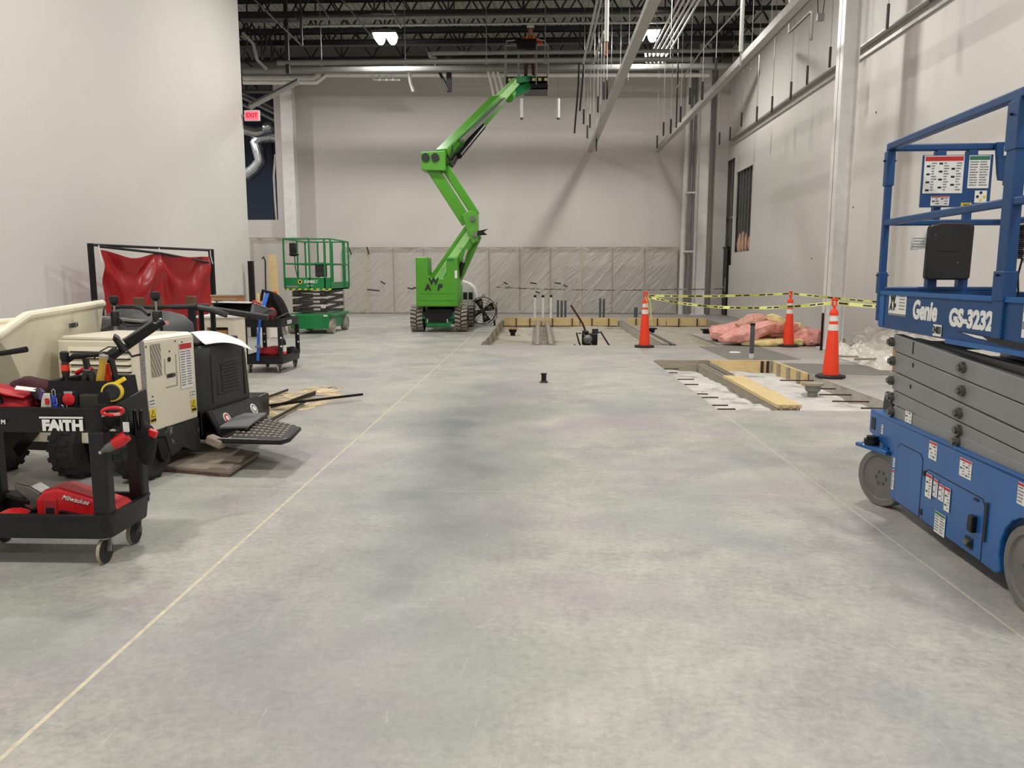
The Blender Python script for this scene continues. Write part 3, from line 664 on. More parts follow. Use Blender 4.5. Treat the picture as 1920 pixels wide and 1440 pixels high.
# near pit
f2 = thing('pit_formwork', 'pale lumber formwork around the near white-floored pit', 'formwork', (3.1, 11, 0))
plank((2.06, 13.56), (3.0, 13.56), .05, .22, 'woodgrey', f2, z0=-.2); plank((3.02, 13.56), (4.05, 13.56), .05, .22, 'wood', f2, z0=-.2)
plank((4.1, 11.8), (4.1, 13.4), .05, .22, 'woody', f2, z0=-.2)
for y in (12.0, 12.5, 13.0, 13.45): q = MB(f2); q.b2(4.03, 4.07, y, y + .05, -.2, .02); q.build('stake', 'woodgrey', f2, smooth=0)
for x in (3.9, 4.0): q = MB(f2); q.b2(x, x + .04, 13.48, 13.53, -.2, .01); q.build('stake', 'rebar', f2, smooth=0)
t = thing('form_beam', 'long boxed form with lumber top lying lengthwise in the near pit', 'formwork', (2.93, 10.8, -.2))
q = MB(t); q.b2(2.80, 3.06, 8.95, 11.6, -.2, -.035); q.b2(2.80, 2.9, 11.6, 13.5, -.2, -.035); q.b2(2.98, 3.06, 11.6, 13.5, -.2, -.035); q.build('side_form', 'woodgreyy', t, smooth=0)
q = MB(t); q.b2(2.79, 3.07, 8.93, 11.6, -.035, .004); q.build('top_board', 'woody', t, smooth=0)
q = MB(t); q.b2(2.82, 2.85, 11.6, 13.5, -.035, -.02); q.b2(3.0, 3.03, 11.6, 13.5, -.035, -.02); q.build('channel_lip', 'galv', t, smooth=0)
for k, x in enumerate((2.82, 2.93, 3.01)): q = MB(t); q.b2(x, x + .02, 8.91, 8.95, -.2, -.01); q.build('stake', 'woodgrey', t, smooth=0)
# rebar dowels out of the left and right slab edges
for k, y in enumerate((12.9, 12.4, 11.6, 11.05, 10.15, 9.85, 9.25, 8.98, 8.68)):
    q = MB(); q.tube([(2.0, y, -.06), (2.03 + (.33, .22, .33, .28, .22, .29, .27, .29, .27)[k], y + .01, -.06)], .009, 6)
    tag(q.build('rebar_dowel', 'rebar'), 'dark rebar dowel, %s from the far end, sticking from the left pit edge' % NTH[k], 'rebar', 'dowels in the left pit edge')
for k, y in enumerate((11.6, 10.75, 10.2, 9.65, 9.15)):
    q = MB(); q.tube([(4.17, y, -.07), (4.15 - (.5, .38, .42, .45, .3)[k], y + .02, -.07)], .010, 6)
    tag(q.build('rebar_dowel', 'rebar'), 'rusty rebar dowel, %s from the far end, sticking from the right pit edge' % NTH[k], 'rebar', 'dowels in the right pit edge')
# floor drain bodies
def drain(x, y, z, lab, s=1.0, col='blackmetal', round_=False, topm='card'):
    t = thing('floor_drain', lab, 'drain', (x, y, z), 0, 'floor drain bodies')
    q = MB(); q.lathe([(.05 * s, -.1), (.055 * s, .02 * s), (.08 * s, .04 * s), (.085 * s, .10 * s)], n=16); q.build('drain_body', col, t)
    q = MB()
    if round_: q.cyl((0, 0, .1 * s), (0, 0, .125 * s), .115 * s, 20)
    else: q.b2(-.11 * s, .11 * s, -.11 * s, .11 * s, .10 * s, .125 * s)
    q.build('drain_cover', topm, t, bevel=.003)
drain(-.72, 21.6, -.13, 'dark drain with square brown cover in the left part of the far pit', 1.3)
drain(3.15, 21.6, -.12, 'dark drain body behind the first cone', 1.3, topm='blackmetal')
drain(4.6, 21.2, -.12, 'dark square drain in the middle of the right far pit', 1.3, topm='blackmetal')
drain(3.78, 10.6, -.12, 'round grey drain with tan cover in the near pit', 1.25, 'pipegray', True, 'woodgrey')
t = thing('cleanout', 'small black pipe stub with round cap standing alone in the middle of the floor', 'pipe stub', (.08, 10.76, 0))
q = MB(); q.lathe([(.05, 0), (.045, .02), (.036, .03), (.036, .11), (.045, .115), (.045, .13), (.02, .132)], n=18); q.build('stub', 'blackmetal', t)
q = MB(); q.b2(-.055, .055, -.055, .055, 0, .015); q.build('flange', 'darkgray', t, bevel=.003)
t = thing('stub_pipe', 'dark grey pipe standing upright on the dark patch beside the near pit', 'pipe', (3.88, 14.06, 0))
q = MB(); q.cyl((0, 0, .08), (0, 0, .62), .04, 14); q.build('pipe', 'pvcgrey', t)
q = MB(); q.cyl((0, 0, 0), (0, 0, .09), .046, 14); q.build('sleeve', 'pipewhite', t)
q = MB(); q.cyl((0, 0, .6), (0, 0, .64), .046, 14); q.build('cap', 'blackmetal', t)
q = MB(); q.lathe([(.11, 0), (.11, .008), (.1, .012)], fl(1378, 661, .003), n=20); tag(q.build('white_disc', 'white'), 'small round white cap flush in the dark patch behind the grey pipe', 'cap')
# stub-ups by the back wall
for k, (px, y0, y1) in enumerate(((1003, 555, 588), (1018, 556, 588), (1033, 556, 588))):
    p = at(px, y1, 27.6); t = thing('stub_pipe', '%s white stub pipe with black cap before the back wall' % ('left', 'middle', 'right')[k], 'pipe', (p.x, 27.6, 0), 0, 'three white stub pipes')
    q = MB(); q.cyl((0, 0, 0), (0, 0, .74), .04, 12); q.build('pipe', 'pvc', t); q = MB(); q.cyl((0, 0, .72), (0, 0, .80), .048, 12); q.build('cap', 'black', t)
for k, (px, h) in enumerate(((1046, .62), (1053, .6), (1060, .6), (1125, .68), (1132, .66), (1192, .36))):
    p = at(px, 589, 27.8); q = MB(); q.cyl((p.x, 27.8, 0), (p.x, 27.8, h), .04 if k < 5 else .065, 12)
    tag(q.build('stub_pipe', 'pvcgrey'), ('left of three dark grey stub pipes beside the white ones', 'middle of three dark grey stub pipes beside the white ones', 'right of three dark grey stub pipes beside the white ones', 'left of the pair of dark stub pipes before the back wall', 'right of the pair of dark stub pipes before the back wall', 'short thick dark stub pipe left of the first cone')[k], 'pipe', None)
# compactor in the far pit
t = thing('plate_compactor', 'small black engine-driven machine with raised brown handle in the far pit', 'compactor', (1.15, 17.3, -.19))
q = MB(); q.box((0, 0, .06), (.5, .4, .06)); q.bar((-.26, 0, .06), (-.34, 0, .14), .4, .03); q.build('base_plate', 'blackmetal', t, bevel=.01)
q = MB(); q.box((0, 0, .27), (.34, .3, .26)); q.box((-.1, -.1, .42), (.14, .14, .1)); q.build('engine', 'blackmetal', t, bevel=.025)
q = MB(); q.cyl((.12, -.05, .4), (.12, -.05, .5), .07, 14); q.build('air_filter', 'darkgray', t)
q = MB(); q.lathe([(.09, 0), (.1, .03), (.05, .05)], (-.05, -.16, .28), (0, -1, 0), n=16); q.build('recoil_starter', 'steel', t)
q = MB(); q.tube([(-.05, .05, .35), (-.16, .05, .62), (-.42, .1, 1.02)], .022, 8); q.build('handle', 'rebar', t)
q = MB(); q.tube([(.17, .1, .40), (.26, .1, .42), (.42, 0, .16), (.5, -.05, .06)], .02, 8); q.tube([(.47, -.12, .06), (.47, .06, .06)], .035, 8); q.build('carry_frame', 'blackmetal', t)
q = MB(); q.tube([(-.2, -.1, .4), (-.3, -.1, .42), (-.24, -.12, .2), (-.16, -.15, .05)], .018, 8); q.build('guard', 'blackmetal', t)
q = MB(); q.tube([(-.15, -.18, .4), (-.03, -.2, .25), (.1, -.2, .06)], .014, 6); q.build('hose', 'steel', t)
q = MB(); q.ball((.32, -.15, .04), (.22, .12, .1), 10, 6, 0, None, .3, 2); q.build('rag', 'tape', t)

# ================================================================ CONES AND CAUTION TAPE
def cone(x, y, lab, rz):
    t = thing('traffic_cone', lab, 'cone', (x, y, 0), rz, 'tall orange channelizer cones')
    q = MB(); q.lathe([(.215, 0), (.215, .03), (.2, .045), (.115, .05)], n=8, ph=PI / 8); q.build('base', 'black', t, bevel=.006)
    def rr(z): return .118 - (.118 - .055) * (z - .04) / .86
    segs = [(.04, .70, 'orange', 'body'), (.70, .79, 'reflect', 'reflective_band'), (.79, .835, 'orange', 'body'), (.835, .92, 'reflect', 'reflective_band')]
    for z0, z1, m, nm in segs:
        q = MB(); e = .002 if nm == 'reflective_band' else 0
        q.lathe([(rr(z0) + e, z0), (rr(z1) + e, z1)], n=24); q.build(nm, m, t)
    q = MB(); q.lathe([(.062, .92), (.064, .96), (.058, .965), (.05, 1.0), (.022, 1.01), (.02, 1.06)], n=20); q.build('collar', 'orange', t)
    q = MB(); q.tube([(.035 * math.cos(a), 0, 1.10 + .05 * math.sin(a)) for a in [2 * PI * k / 14 for k in range(14)]], .014, 8, closed=True); q.cyl((-.045, 0, 1.15), (.045, 0, 1.15), .018, 10); q.build('grab_handle', 'orange', t)
    return t
cone(2.23, 16.2, 'orange cone at the corner of the far pits, leftmost of the three', 0)
cone(5.3, 16.45, 'orange cone in front of the pink insulation pile', .6)
cone(4.32, 11.42, 'nearest and largest orange cone, beside the near pit', .15)
def tape(pts, lab, w_=.05, m='tape', nm='caution_tape', sag=.1, seg=26):
    q = MB(); P = [Vector(p) for p in pts]
    for i in range(len(P) - 1):
        a, c = P[i], P[i + 1]; n = max(4, int((c - a).length / .16))
        L = [a.lerp(c, k / n) - V(0, 0, sag * 4 * (k / n) * (1 - k / n) * (c - a).length / 5) for k in range(n + 1)]
        for k in range(n):
            p0, p1 = L[k], L[k + 1]; tw = .012 * math.sin(k * .9 + i)
            u = V(tw, tw, w_ / 2)
            q.add([p0 - u, p1 - u, p1 + u, p0 + u], [(0, 1, 2, 3)], 0)
            if k % 3 != 1:
                d_ = (p1 - p0); e = V(0, -.003, 0); uu = u * .5
                for e in (V(0, -.003, 0), V(0, .003, 0)): q.add([p0 + d_ * .12 - uu + e, p0 + d_ * .88 - uu + e, p0 + d_ * .88 + uu + e, p0 + d_ * .12 + uu + e], [(0, 1, 2, 3)], 1)
    return tag(q.build(nm, [m, 'ink'] if m != 'filmwhite' else ['filmwhite', 'inkgray'], smooth=0), lab, 'tape')
tape([(2.27, 16.2, 1.08), (5.27, 16.42, 1.12)], 'yellow caution tape stretched between the leftmost cone and the cone before the insulation', sag=.05)
tape([(5.33, 16.4, 1.12), (7.09, 13.9, .95)], 'yellow caution tape from the insulation cone past the column to the right wall', sag=.03)
tape([(2.27, 16.16, 1.06), (4.3, 11.45, 1.1)], 'yellow caution tape sagging from the leftmost cone to the nearest cone', sag=.14)
tape([(4.35, 11.4, 1.1), (7.09, 9.6, .92)], 'yellow caution tape from the nearest cone past the blue lift to the wall', sag=.03)
q = MB()
for dx in (.03, .055, -.02): q.tube([(2.23 + dx, 16.12, 1.06), (2.27 + dx, 16.08, .95), (2.30 + dx, 16.08, .72 - dx * 4)], .008, 4)
tag(q.build('tape_tail', 'tape'), 'loose yellow tape ends hanging off the leftmost cone', 'tape')
tape([(-1.6, 29.0, 1.06), (1.7, 28.9, .96), (5.2, 29.1, .98), (6.9, 29.2, 1.0)], 'long dusty barrier tape strung in front of the plastic sheeting', .04, 'woodgrey', sag=.03)

# ================================================================ PLASTIC SHEETING ON THE BACK WALL
ps = thing('plastic_sheeting', 'long row of clear plastic sheets hung over the lower back wall', 'plastic sheeting', (-1, 30.2, 0))
q = MB(ps); q.b2(-7.6, 5.35, 30.42, 30.49, .05, 2.5); q.build('backing_board', 'wallgray', ps, smooth=0)
q = MB(ps); q.b2(1.0, 5.3, 30.38, 30.42, .05, 1.85); q.build('backing_board', mat('darker_grey_panel', (160, 155, 152), .7), ps, smooth=0)
sx_ = [-7.7, -6.75, -5.7, -4.5, -3.3, -1.95, -.75, .45, 1.65, 2.85, 4.1, 5.35]
for i in range(len(sx_) - 1):
    x0, x1 = sx_[i] + .02, sx_[i + 1] - .0
    def fn(u, v, i=i, x0=x0, x1=x1):
        x = x0 + (x1 - x0) * u; z = .02 + 2.56 * v
        top = .05 * math.sin(u * PI) * (v ** 6) * (-1 if i % 2 else -1.6)
        dg = noise.noise(Vector(((x * 1.3 - z * 1.1) * 3.2, (x + z) * .5, i * .7)))
        wr_ = noise.noise(Vector(((x - z) * 9, (x + z) * 1.2, 4.0))) * .010 + .022 * dg + .02 * noise.noise(Vector((x * 2.2, z * .4, 9)))
        rd = max(0, .10 - abs(noise.noise(Vector(((x - z * .9) * 4.5, (x + z) * .35, i * 3.1))))) * .35 + max(0, .08 - abs(noise.noise(Vector(((x * .5 - z) * 5, (x + z) * .3, i * 1.7 + 9))))) * .25
        wr_ -= rd * .6
        return (x + (.01 if v < .5 else 0), 30.25 + wr_ * (1 if .02 < u < .98 else .2), z + top)
    q = MB(ps); q.grid(fn, 56, 90); q.build('plastic_sheet', 'film', ps, smooth=180)
    q = MB(ps); q.b2(sx_[i] - .02, sx_[i] + .02, 30.30, 30.38, 0, 2.52); q.build('stud', 'woodgrey' if i not in (1, 8) else 'wood', ps, smooth=0)
q = MB(ps); q.b2(5.31, 5.37, 30.26, 30.38, 0, 2.56); q.build('stud', 'woodgrey', ps, smooth=0)
q = MB(ps); q.b2(-7.7, 5.37, 30.3, 30.38, 2.5, 2.58); q.build('top_plate', 'woodgrey', ps, smooth=0)
for k, (px, py, wpx, rz) in enumerate(((700, 544, 24, .1), (718, 530, 10, .5), (770, 541, 12, .2), (948, 531, 8, .5), (952, 539, 8, -.3), (1000, 531, 12, .15), (1046, 531, 12, .1), (1060, 536, 8, .4), (1008, 548, 8, .3), (690, 470, 14, 1.3), (656, 470, 16, 1.2))):
    p = at(px, py, 30.12); q = MB(ps); q.box(p, (wpx * .021, .006, .05), 0, (0, rz, 0)); q.build('tape_patch', 'darkgray', ps, smooth=0)
sh2 = thing('plastic_sheeting', 'dusty plastic curtain beside the left wall end, behind the green scissor lift', 'plastic sheeting', (-10.3, 28.4, 0))
a0, a1 = at(474, 560, 28.4), at(522, 560, 28.4); ztop = at(490, 448, 28.4).z
def fn(u, v): x = a0.x + (a1.x + 1.2 - a0.x) * u; return (x, 28.4 + .05 * math.sin(x * 9) + .04 * noise.noise(V(x * 3, v * 2, 1)), .02 + ztop * v)
q = MB(sh2); q.grid(fn, 40, 10); q.build('curtain', 'film', sh2, smooth=180)
q = MB(sh2); q.b2(a0.x - .03, a0.x + .02, 28.42, 28.5, 0, ztop + .05); q.b2(a0.x, a1.x + 1.2, 28.42, 28.48, ztop, ztop + .05); q.build('frame', 'woodgrey', sh2, smooth=0)
q = MB(sh2); q.b2(a0.x, a1.x + 1.2, 28.52, 28.55, 0, ztop); q.build('backing_board', 'wallgray', sh2, smooth=0)

# ================================================================ INSULATION PILE, SHEETING, SCRAPS
def lump(nm, pts, w_, h_, m, lab, seed, cat='insulation', group=None):
    """soft batt following pts (world), cross-section w x h"""
    q = MB(); P = [Vector(p) for p in pts]; rings = []; N = 44
    for k in range(N + 1):
        t_ = k / N * (len(P) - 1); i = min(int(t_), len(P) - 2); p = P[i].lerp(P[i + 1], t_ - i)
        d_ = (P[min(i + 1, len(P) - 1)] - P[i]).normalized(); sd = d_.cross(V(0, 0, 1)).normalized(); up = sd.cross(d_)
        e = min(1, .35 + 3.2 * min(k, N - k) / N); ring = []
        for j in range(26):
            a = 2 * PI * j / 26; cx_, cz = math.cos(a), math.sin(a)
            cx_ = math.copysign(abs(cx_) ** .6, cx_); cz = math.copysign(abs(cz) ** .6, cz)
            s_ = 1 + .28 * noise.noise(V(p.x * 3 + cx_, p.y * 3 + cz, seed + p.z * 2)) + .16 * noise.noise(V(p.x * 9 + cx_ * 3, p.y * 5 + cz * 3, seed)) + .08 * noise.noise(V(p.x * 24 + cx_ * 9, cz * 9, seed))
            pt = p + sd * (w_ / 2 * cx_ * e * s_) + up * (h_ / 2 * cz * e * s_); pt.z = max(pt.z, .004); ring.append(pt)
        rings.append(ring)
    q.loft(rings); return tag(q.build(nm, m, smooth=60), lab, cat, group)
lump('insulation_batt', [(3.95, 16.75, .12), (4.4, 16.85, .2), (4.9, 16.95, .36), (5.4, 17.1, .36), (5.8, 17.2, .26)], .75, .30, 'pink', 'long pink insulation batt draped over the pile front', 1)
lump('insulation_batt', [(4.4, 17.2, .40), (4.85, 17.3, .52), (5.2, 17.4, .5)], .5, .22, 'tan', 'tan insulation piece on top of the pile left', 2)
lump('insulation_batt', [(4.6, 17.35, .56), (4.9, 17.35, .6), (5.1, 17.5, .55)], .4, .12, 'pink', 'small pink insulation piece crowning the pile', 9)
lump('insulation_batt', [(4.95, 16.9, .62), (5.15, 16.8, .56), (5.3, 16.8, .40)], .25, .16, 'yinsul', 'pale yellow insulation tuft folded over the pile top', 3)
lump('insulation_batt', [(4.35, 16.62, .05), (4.9, 16.6, .08), (5.5, 16.66, .08), (5.7, 16.7, .05)], .4, .15, 'yinsul', 'yellow insulation layer under the front of the pink pile', 4)
lump('insulation_batt', [(5.3, 17.3, .42), (5.6, 17.2, .36), (5.85, 17.1, .3)], .5, .25, 'yinsul', 'cream insulation slab behind the middle cone', 5)
lump('insulation_batt', [(5.45, 16.75, .2), (5.8, 16.8, .18), (6.0, 16.85, .16), (6.2, 16.9, .12)], .6, .34, 'pink', 'pink insulation batt lying between the middle cone and the front column', 6)
lump('insulation_batt', [(4.0, 17.5, .15), (4.5, 17.9, .22), (5.6, 18.2, .2), (6.4, 18.2, .2)], .9, .4, 'pink', 'wide pink insulation layer at the back of the pile', 7)
def crumple(nm, x0, x1, y0, y1, hfun, m, lab, seed, n=40, amp=.08, cat='plastic sheeting'):
    def fn(u, v):
        x, y = x0 + (x1 - x0) * u, y0 + (y1 - y0) * v
        h = hfun(u, v) + amp * abs(noise.noise(V(x * 3.1, y * 3.1, seed))) + amp * .5 * abs(noise.noise(V(x * 9, y * 9, seed)))
        e = min(u, 1 - u, v, 1 - v) * 12
        return (x + .05 * noise.noise(V(x * 4, y * 4, seed + 5)), y + .05 * noise.noise(V(y * 4, x * 4, seed)), .006 + h * min(1, e))
    q = MB(); q.grid(fn, n, n); return tag(q.build(nm, m, smooth=70), lab, cat)
crumple('plastic_drape', 6.25, 7.06, 9.4, 17.2, lambda u, v: .42 * u ** 2, 'filmwhite', 'crumpled whitish plastic sheeting heaped along the foot of the right wall', 2, 60, .28)
crumple('plastic_drape', 5.45, 6.22, 12.3, 14.9, lambda u, v: .04 + .08 * u, 'filmwhite', 'rumpled pale plastic on the floor right of the nearest cone', 6, 40, .2)
t = thing('cardboard_piece', 'torn brown cardboard bent upright behind the blue lift', 'cardboard', (5.75, 12.0, 0), -.3)
q = MB(); q.grid(lambda u, v: (-.25 + .5 * u, .1 * math.sin(u * 5) + .1 * v, .01 + (.36 + .05 * math.sin(u * 9)) * v), 12, 6); q.build('sheet', 'card', t, solid=.006)
q = MB(); q.box((.05, -.2, .02), (.4, .3, .02), 0, (.05, .05, .3)); q.build('flap', 'card', t, smooth=0)
t = thing('strap_roll', 'small dark and yellow roll lying by the foot of the front column', 'roll', (6.3, 15.3, 0))
q = MB(); q.ball((0, 0, .09), (.34, .2, .18), 12, 8, 0, None, .3, 3); q.build('bundle', 'blackfab', t)
q = MB(); q.cyl((-.02, -.13, .07), (.1, -.13, .07), .06, 12); q.build('core', 'yellow', t)
q = MB(); q.b2(5.68, 5.72, 15.62, 15.66, 0, .75); tag(q.build('steel_bar', 'blackmetal', smooth=0), 'black bar standing against the front column behind the nearest cone', 'bar')
for k, (x, y, w__, a) in enumerate(((5.5, 12.9, .5, .1), (5.3, 13.3, .35, -.2))):
    q = MB(); q.box((x, y, .12), (w__, .05, .03), 0, (0, 0, a)); tag(q.build('scrap_wood', 'woodgrey', smooth=0), ('longer' if k == 0 else 'shorter') + ' weathered wood scrap on the plastic right of the nearest cone', 'wood scrap')
# marks: bolt holes on the right wall
b = MB()
for y, z in ((19.2, 2.95), (18.8, 2.96), (18.4, 3.0), (18.0, 3.02), (20.5, 1.93), (17.1, 4.9)): b.cyl((XR - .004, y, z), (XR + .01, y, z), .025, 8)
b.build('bolt_hole', 'ink', wr, kind='stuff')
# ================================================================ BLUE SCISSOR LIFT (front right)
bl = thing('scissor_lift', 'blue scissor lift with grey folded arms and white lettering, front right', 'scissor lift', (2.6, 4.03, 0), R(-2.5))
def lfT(y, z, x=-.386): return frame((x, y, z), (0, -1, 0), (0, 0, 1))
def side(poly, x, th):   # polygon given as (y,z) turned into a plate with its face at x
    q = MB(); q.prism([(-y, z) for y, z in poly], frame((x, 0, 0), (0, -1, 0), (0, 0, 1)), -th); return q
def arc(cy, cz, r, a0, a1, n=8): return [(cy + r * math.cos(R(a0 + (a1 - a0) * k / n)), cz + r * math.sin(R(a0 + (a1 - a0) * k / n))) for k in range(n + 1)]
poly = [(1.2, .585), (1.2, .445), (1.05, .405), (.86, .40)] + [(.82, .37), (.80, .10), (-.45, .085)] + arc(-.68, .2, .222, -25, 205, 12) + [(-.93, .09), (-1.22, .12), (-1.22, .60)]
ch = side(poly, -.385, .03); ch = ch.build('chassis_side', 'bluepaint', bl, bevel=.006, smooth=0)
ch2 = side(poly, .385, .03).build('chassis_side', 'bluepaint', bl, bevel=.006, smooth=0)
q = MB(); q.b2(-.355, .355, -1.2, 1.18, .44, .56); q.b2(-.355, .355, -.42, .68, .12, .44); q.b2(-.385, .385, -1.2, 1.2, .57, .60); q.build('chassis', 'bluepaint', bl, bevel=.008, smooth=0)
q = MB(); q.b2(-.38, .38, 1.17, 1.2, .44, .585); q.build('bumper', 'bluepaint', bl, smooth=0)
q = MB(); T = frame((-.30, 1.16, .58), (0, -1, 0), (0, 0, 1))
lug = [(-.05, 0), (.22, 0), (.12, .045), (.06, .10)] + [(.0 + .035 * math.cos(R(a)), .11 + .035 * math.sin(R(a))) for a in range(20, 181, 40)] + [(-.05, .05)]
q.prism([(x - .0, y) for x, y in lug], T, -.02); q.build('tie_lug', 'blackmetal', bl, smooth=0)
q = MB(); q.cyl((-.301, 1.16, .695), (-.299, 1.16, .695), .018, 12); q.build('lug_hole', 'label', bl)
q = MB(); q.b2(-.389, -.384, 1.10, 1.16, .47, .55); q.build('forklift_slot', 'ink', bl, smooth=0)
# steering yoke and wheels
q = MB(); q.box((-.33, 1.02, .37), (.26, .30, .025), 0, (0, 0, .3)); q.b2(-.38, -.3, .9, .98, .2, .40); q.build('steering_yoke', 'bluepaint', bl, bevel=.004, smooth=0)
q = MB(); q.cyl((-.42, 1.05, .38), (-.42, 1.05, .42), .05, 16); q.cyl((-.42, 1.05, .41), (-.42, 1.05, .44), .035, 12); q.build('kingpin', 'blackmetal', bl)
def lift_wheel(parent, c, r, wd, yaw, mt='greytyre', mh='greyhub', side_=-1):
    ax = Vector((side_, 0, 0)); ax.rotate(Euler((0, 0, yaw))); c = Vector(c)
    q = MB(); q.lathe([(r * .74, -wd / 2), (r * .97, -wd / 2), (r, -wd * .32), (r, wd * .32), (r * .97, wd / 2), (r * .78, wd / 2), (r * .74, wd * .4)], c, ax, 40); t_ = q.build('tyre', mt, parent)
    q = MB(); q.lathe([(r * .75, -wd * .45), (r * .75, wd * .36), (r * .70, wd * .30), (r * .36, wd * .22), (r * .30, wd * .38), (r * .26, wd * .40), (r * .12, wd * .42), (.002, wd * .42)], c, ax, 32)
    h_ = q.build('hub', mh, parent)
    for k in range(6):
        a = k * PI / 3; up = Vector((0, 0, 1)); sd = ax.cross(up).normalized(); p_ = c + (sd * math.cos(a) + up * math.sin(a)) * r * .22
        q = MB(); q.cyl(p_ + ax * wd * .4, p_ + ax * wd * .48, r * .045, 6); q.build('lug_nut', 'steel', h_)
lift_wheel(bl, (-.36, .94, .188), .188, .10, R(24))
lift_wheel(bl, (-.33, -.70, .200), .200, .11, 0)
lift_wheel(bl, (.30, .94, .188), .188, .10, R(24), side_=1); lift_wheel(bl, (.33, -.70, .200), .200, .11, 0, side_=1)
# doors, hatches and labels on the near side
def outline(y0, y1, z0, z1, nm, th=.004, x=-.385, m='bluepaint', par=ch, gap='ink', r_=.03):
    rr = [(y0, z0), (y0, z1 - r_), (y0 - r_, z1), (y1 + r_, z1), (y1, z1 - r_), (y1, z0)]
    g = [(a + (.006 if a > (y0 + y1) / 2 else -.006), c + (.006 if c > (z0 + z1) / 2 else -.006)) for a, c in rr]
    b_ = side(g, x - .0015, -.001); b_ = side(g, x - .001, .004); b_.build(nm + '_gap', gap, par, smooth=0)
    return side(rr, x - .003, .004).build(nm, m, par, bevel=.0015, smooth=0)
outline(.33, -.31, .095, .40, 'battery_door'); outline(.72, .38, .10, .465, 'side_hatch')
sticker(ch, lfT(.265, .52), .095, .10, 'red', 4, 2, icons=1); sticker(ch, lfT(-.10, .51), .12, .095, 'red', 5, 2, icons=2)
for (y, z, w__, h_) in ((.27, .315, .075, .135), (.19, .325, .05, .10), (.12, .318, .06, .09), (.05, .30, .06, .13)): sticker(ch, lfT(y, z, -.392), w__, h_, 'red', 6, 1, icons=1)
sticker(ch, lfT(.11, .145, -.392), .12, .12, 'green', 6, 2)
sticker(ch, lfT(.765, .33), .03, .06, None, 4, 1); sticker(ch, lfT(.765, .22), .035, .13, 'red', 7, 1)
sticker(ch, lfT(.98, .50), .03, .06, None, 3, 1); sticker(ch, lfT(-.60, .52), .06, .10, 'red', 5, 1)
for (y, z, a, c) in ((.345, .37, .03, .03), (.345, .14, .02, .035), (-.19, .235, .04, .03), (-.20, .15, .07, .055), (-.335, .30, .02, .2), (-.235, .385, .04, .012)):
    q = MB(); q.b2(-.3935, -.3905, y - a / 2, y + a / 2, z - c / 2, z + c / 2); q.build('recess', 'ink', ch, smooth=0)
q = MB(); q.box((-.40, -.235, .26), (.03, .045, .085)); q.build('door_latch', 'blackmetal', ch, bevel=.005); q = MB(); q.cyl((-.395, -.215, .145), (-.395, -.17, .15), .016, 8); q.build('cable_plug', 'steel', ch)
# grey scissor arms, outer pair seen
levels = [(.97, 1.127, 1.026), (.955, 1.017, .907), (.94, .885, .781), (.935, .768, .69), (.90, .672, .645)]
for k, (yf, zf, zn) in enumerate(levels):
    nxt = levels[k + 1] if k < 4 else (.86, .585, .595); hf = zf - nxt[1] - .006; sl = (zf - zn) / 1.5
    for sx_s in (-1, 1):
        xf = sx_s * (.36 - .006 * (k % 2)); q = MB()
        y1 = -1.15; zn2 = zf - sl * (yf - y1); hn = (zf - sl * (yf - y1)) - (nxt[1] - ((nxt[1] - nxt[2]) / 1.5) * (nxt[0] - y1)) - .006
        vs = [(xf, yf, zf), (xf, yf - .0, zf - hf), (xf, y1, zn2 - max(hn, .06)), (xf, y1, zn2)]
        vs2 = [(xf - sx_s * .06, y, z) for _, y, z in vs]
        q.add(vs + vs2, [(0, 1, 2, 3), (7, 6, 5, 4), (0, 4, 5, 1), (1, 5, 6, 2), (2, 6, 7, 3), (3, 7, 4, 0)])
        am = q.build('scissor_arm', 'greyarm', bl, bevel=.006, smooth=0)
        if sx_s < 0:
            for yp, zp in ((yf + .0, zf - hf * .5), (.055, zf - sl * (yf - .055) - hf * .45)):
                q = MB(); q.cyl((xf + .01, yp, zp), (xf - .02, yp, zp), .030, 14); q.cyl((xf - .02, yp, zp), (xf - .035, yp, zp), .02, 6); q.build('pivot_pin', 'steel', am)
            if k in (1, 2): q = MB(); q.b2(xf - .002, xf + .002, .66, .68, zf - .07, zf - .045); q.build('slot', 'ink', am, smooth=0)
            if k == 0: q = MB(); q.b2(xf - .002, xf + .002, .665, .68, zf - .10, zf - .025); q.build('slot', 'ink', am, smooth=0)
    q = MB()
    for sx_s in (-1, 1): q.bar((sx_s * .25, -1.0, zf - .12 - .02 * k), (sx_s * .25, .9, zf - .06), .05, .08)
    q.bar((-.3, .85, zf - .06), (.3, .85, zf - .06), .05, .05); q.build('inner_arm', 'greyarm', bl, smooth=0)
sticker(bl, lfT(.66, .64, -.363), .09, .07, None, 3, 2, icons=1)
# platform
dk = side([(1.165, 1.40), (1.165, 1.16), (-1.2, 1.14), (-1.2, 1.385)], -.385, .02).build('platform_side', 'bluedark', bl, bevel=.004, smooth=0)
side([(1.165, 1.40), (1.165, 1.16), (-1.2, 1.14), (-1.2, 1.385)], .385, -.02).build('platform_side', 'bluedark', bl, bevel=.004, smooth=0)
q = MB(); q.b2(-.37, .37, -1.2, 1.165, 1.18, 1.22); q.b2(-.38, .38, 1.14, 1.165, 1.16, 1.40); q.build('platform_deck', 'bluedark', bl, smooth=0)
q = MB(); q.b2(-.395, -.384, -1.2, 1.165, 1.375, 1.40); q.b2(-.400, -.384, -1.2, .2, 1.135, 1.16); q.b2(-.39, -.384, 1.08, 1.16, 1.17, 1.37); q.build('rail_lip', 'bluepaint', dk, smooth=0)
q = MB(); q.prism([(-.10, 1.208), (.30, 1.20), (.62, 1.19), (.62, 1.165), (.3, 1.175)], frame((-.386, 0, 0), (0, -1, 0), (0, 0, 1)), .004); q.build('side_slot', 'ink', dk, smooth=0)
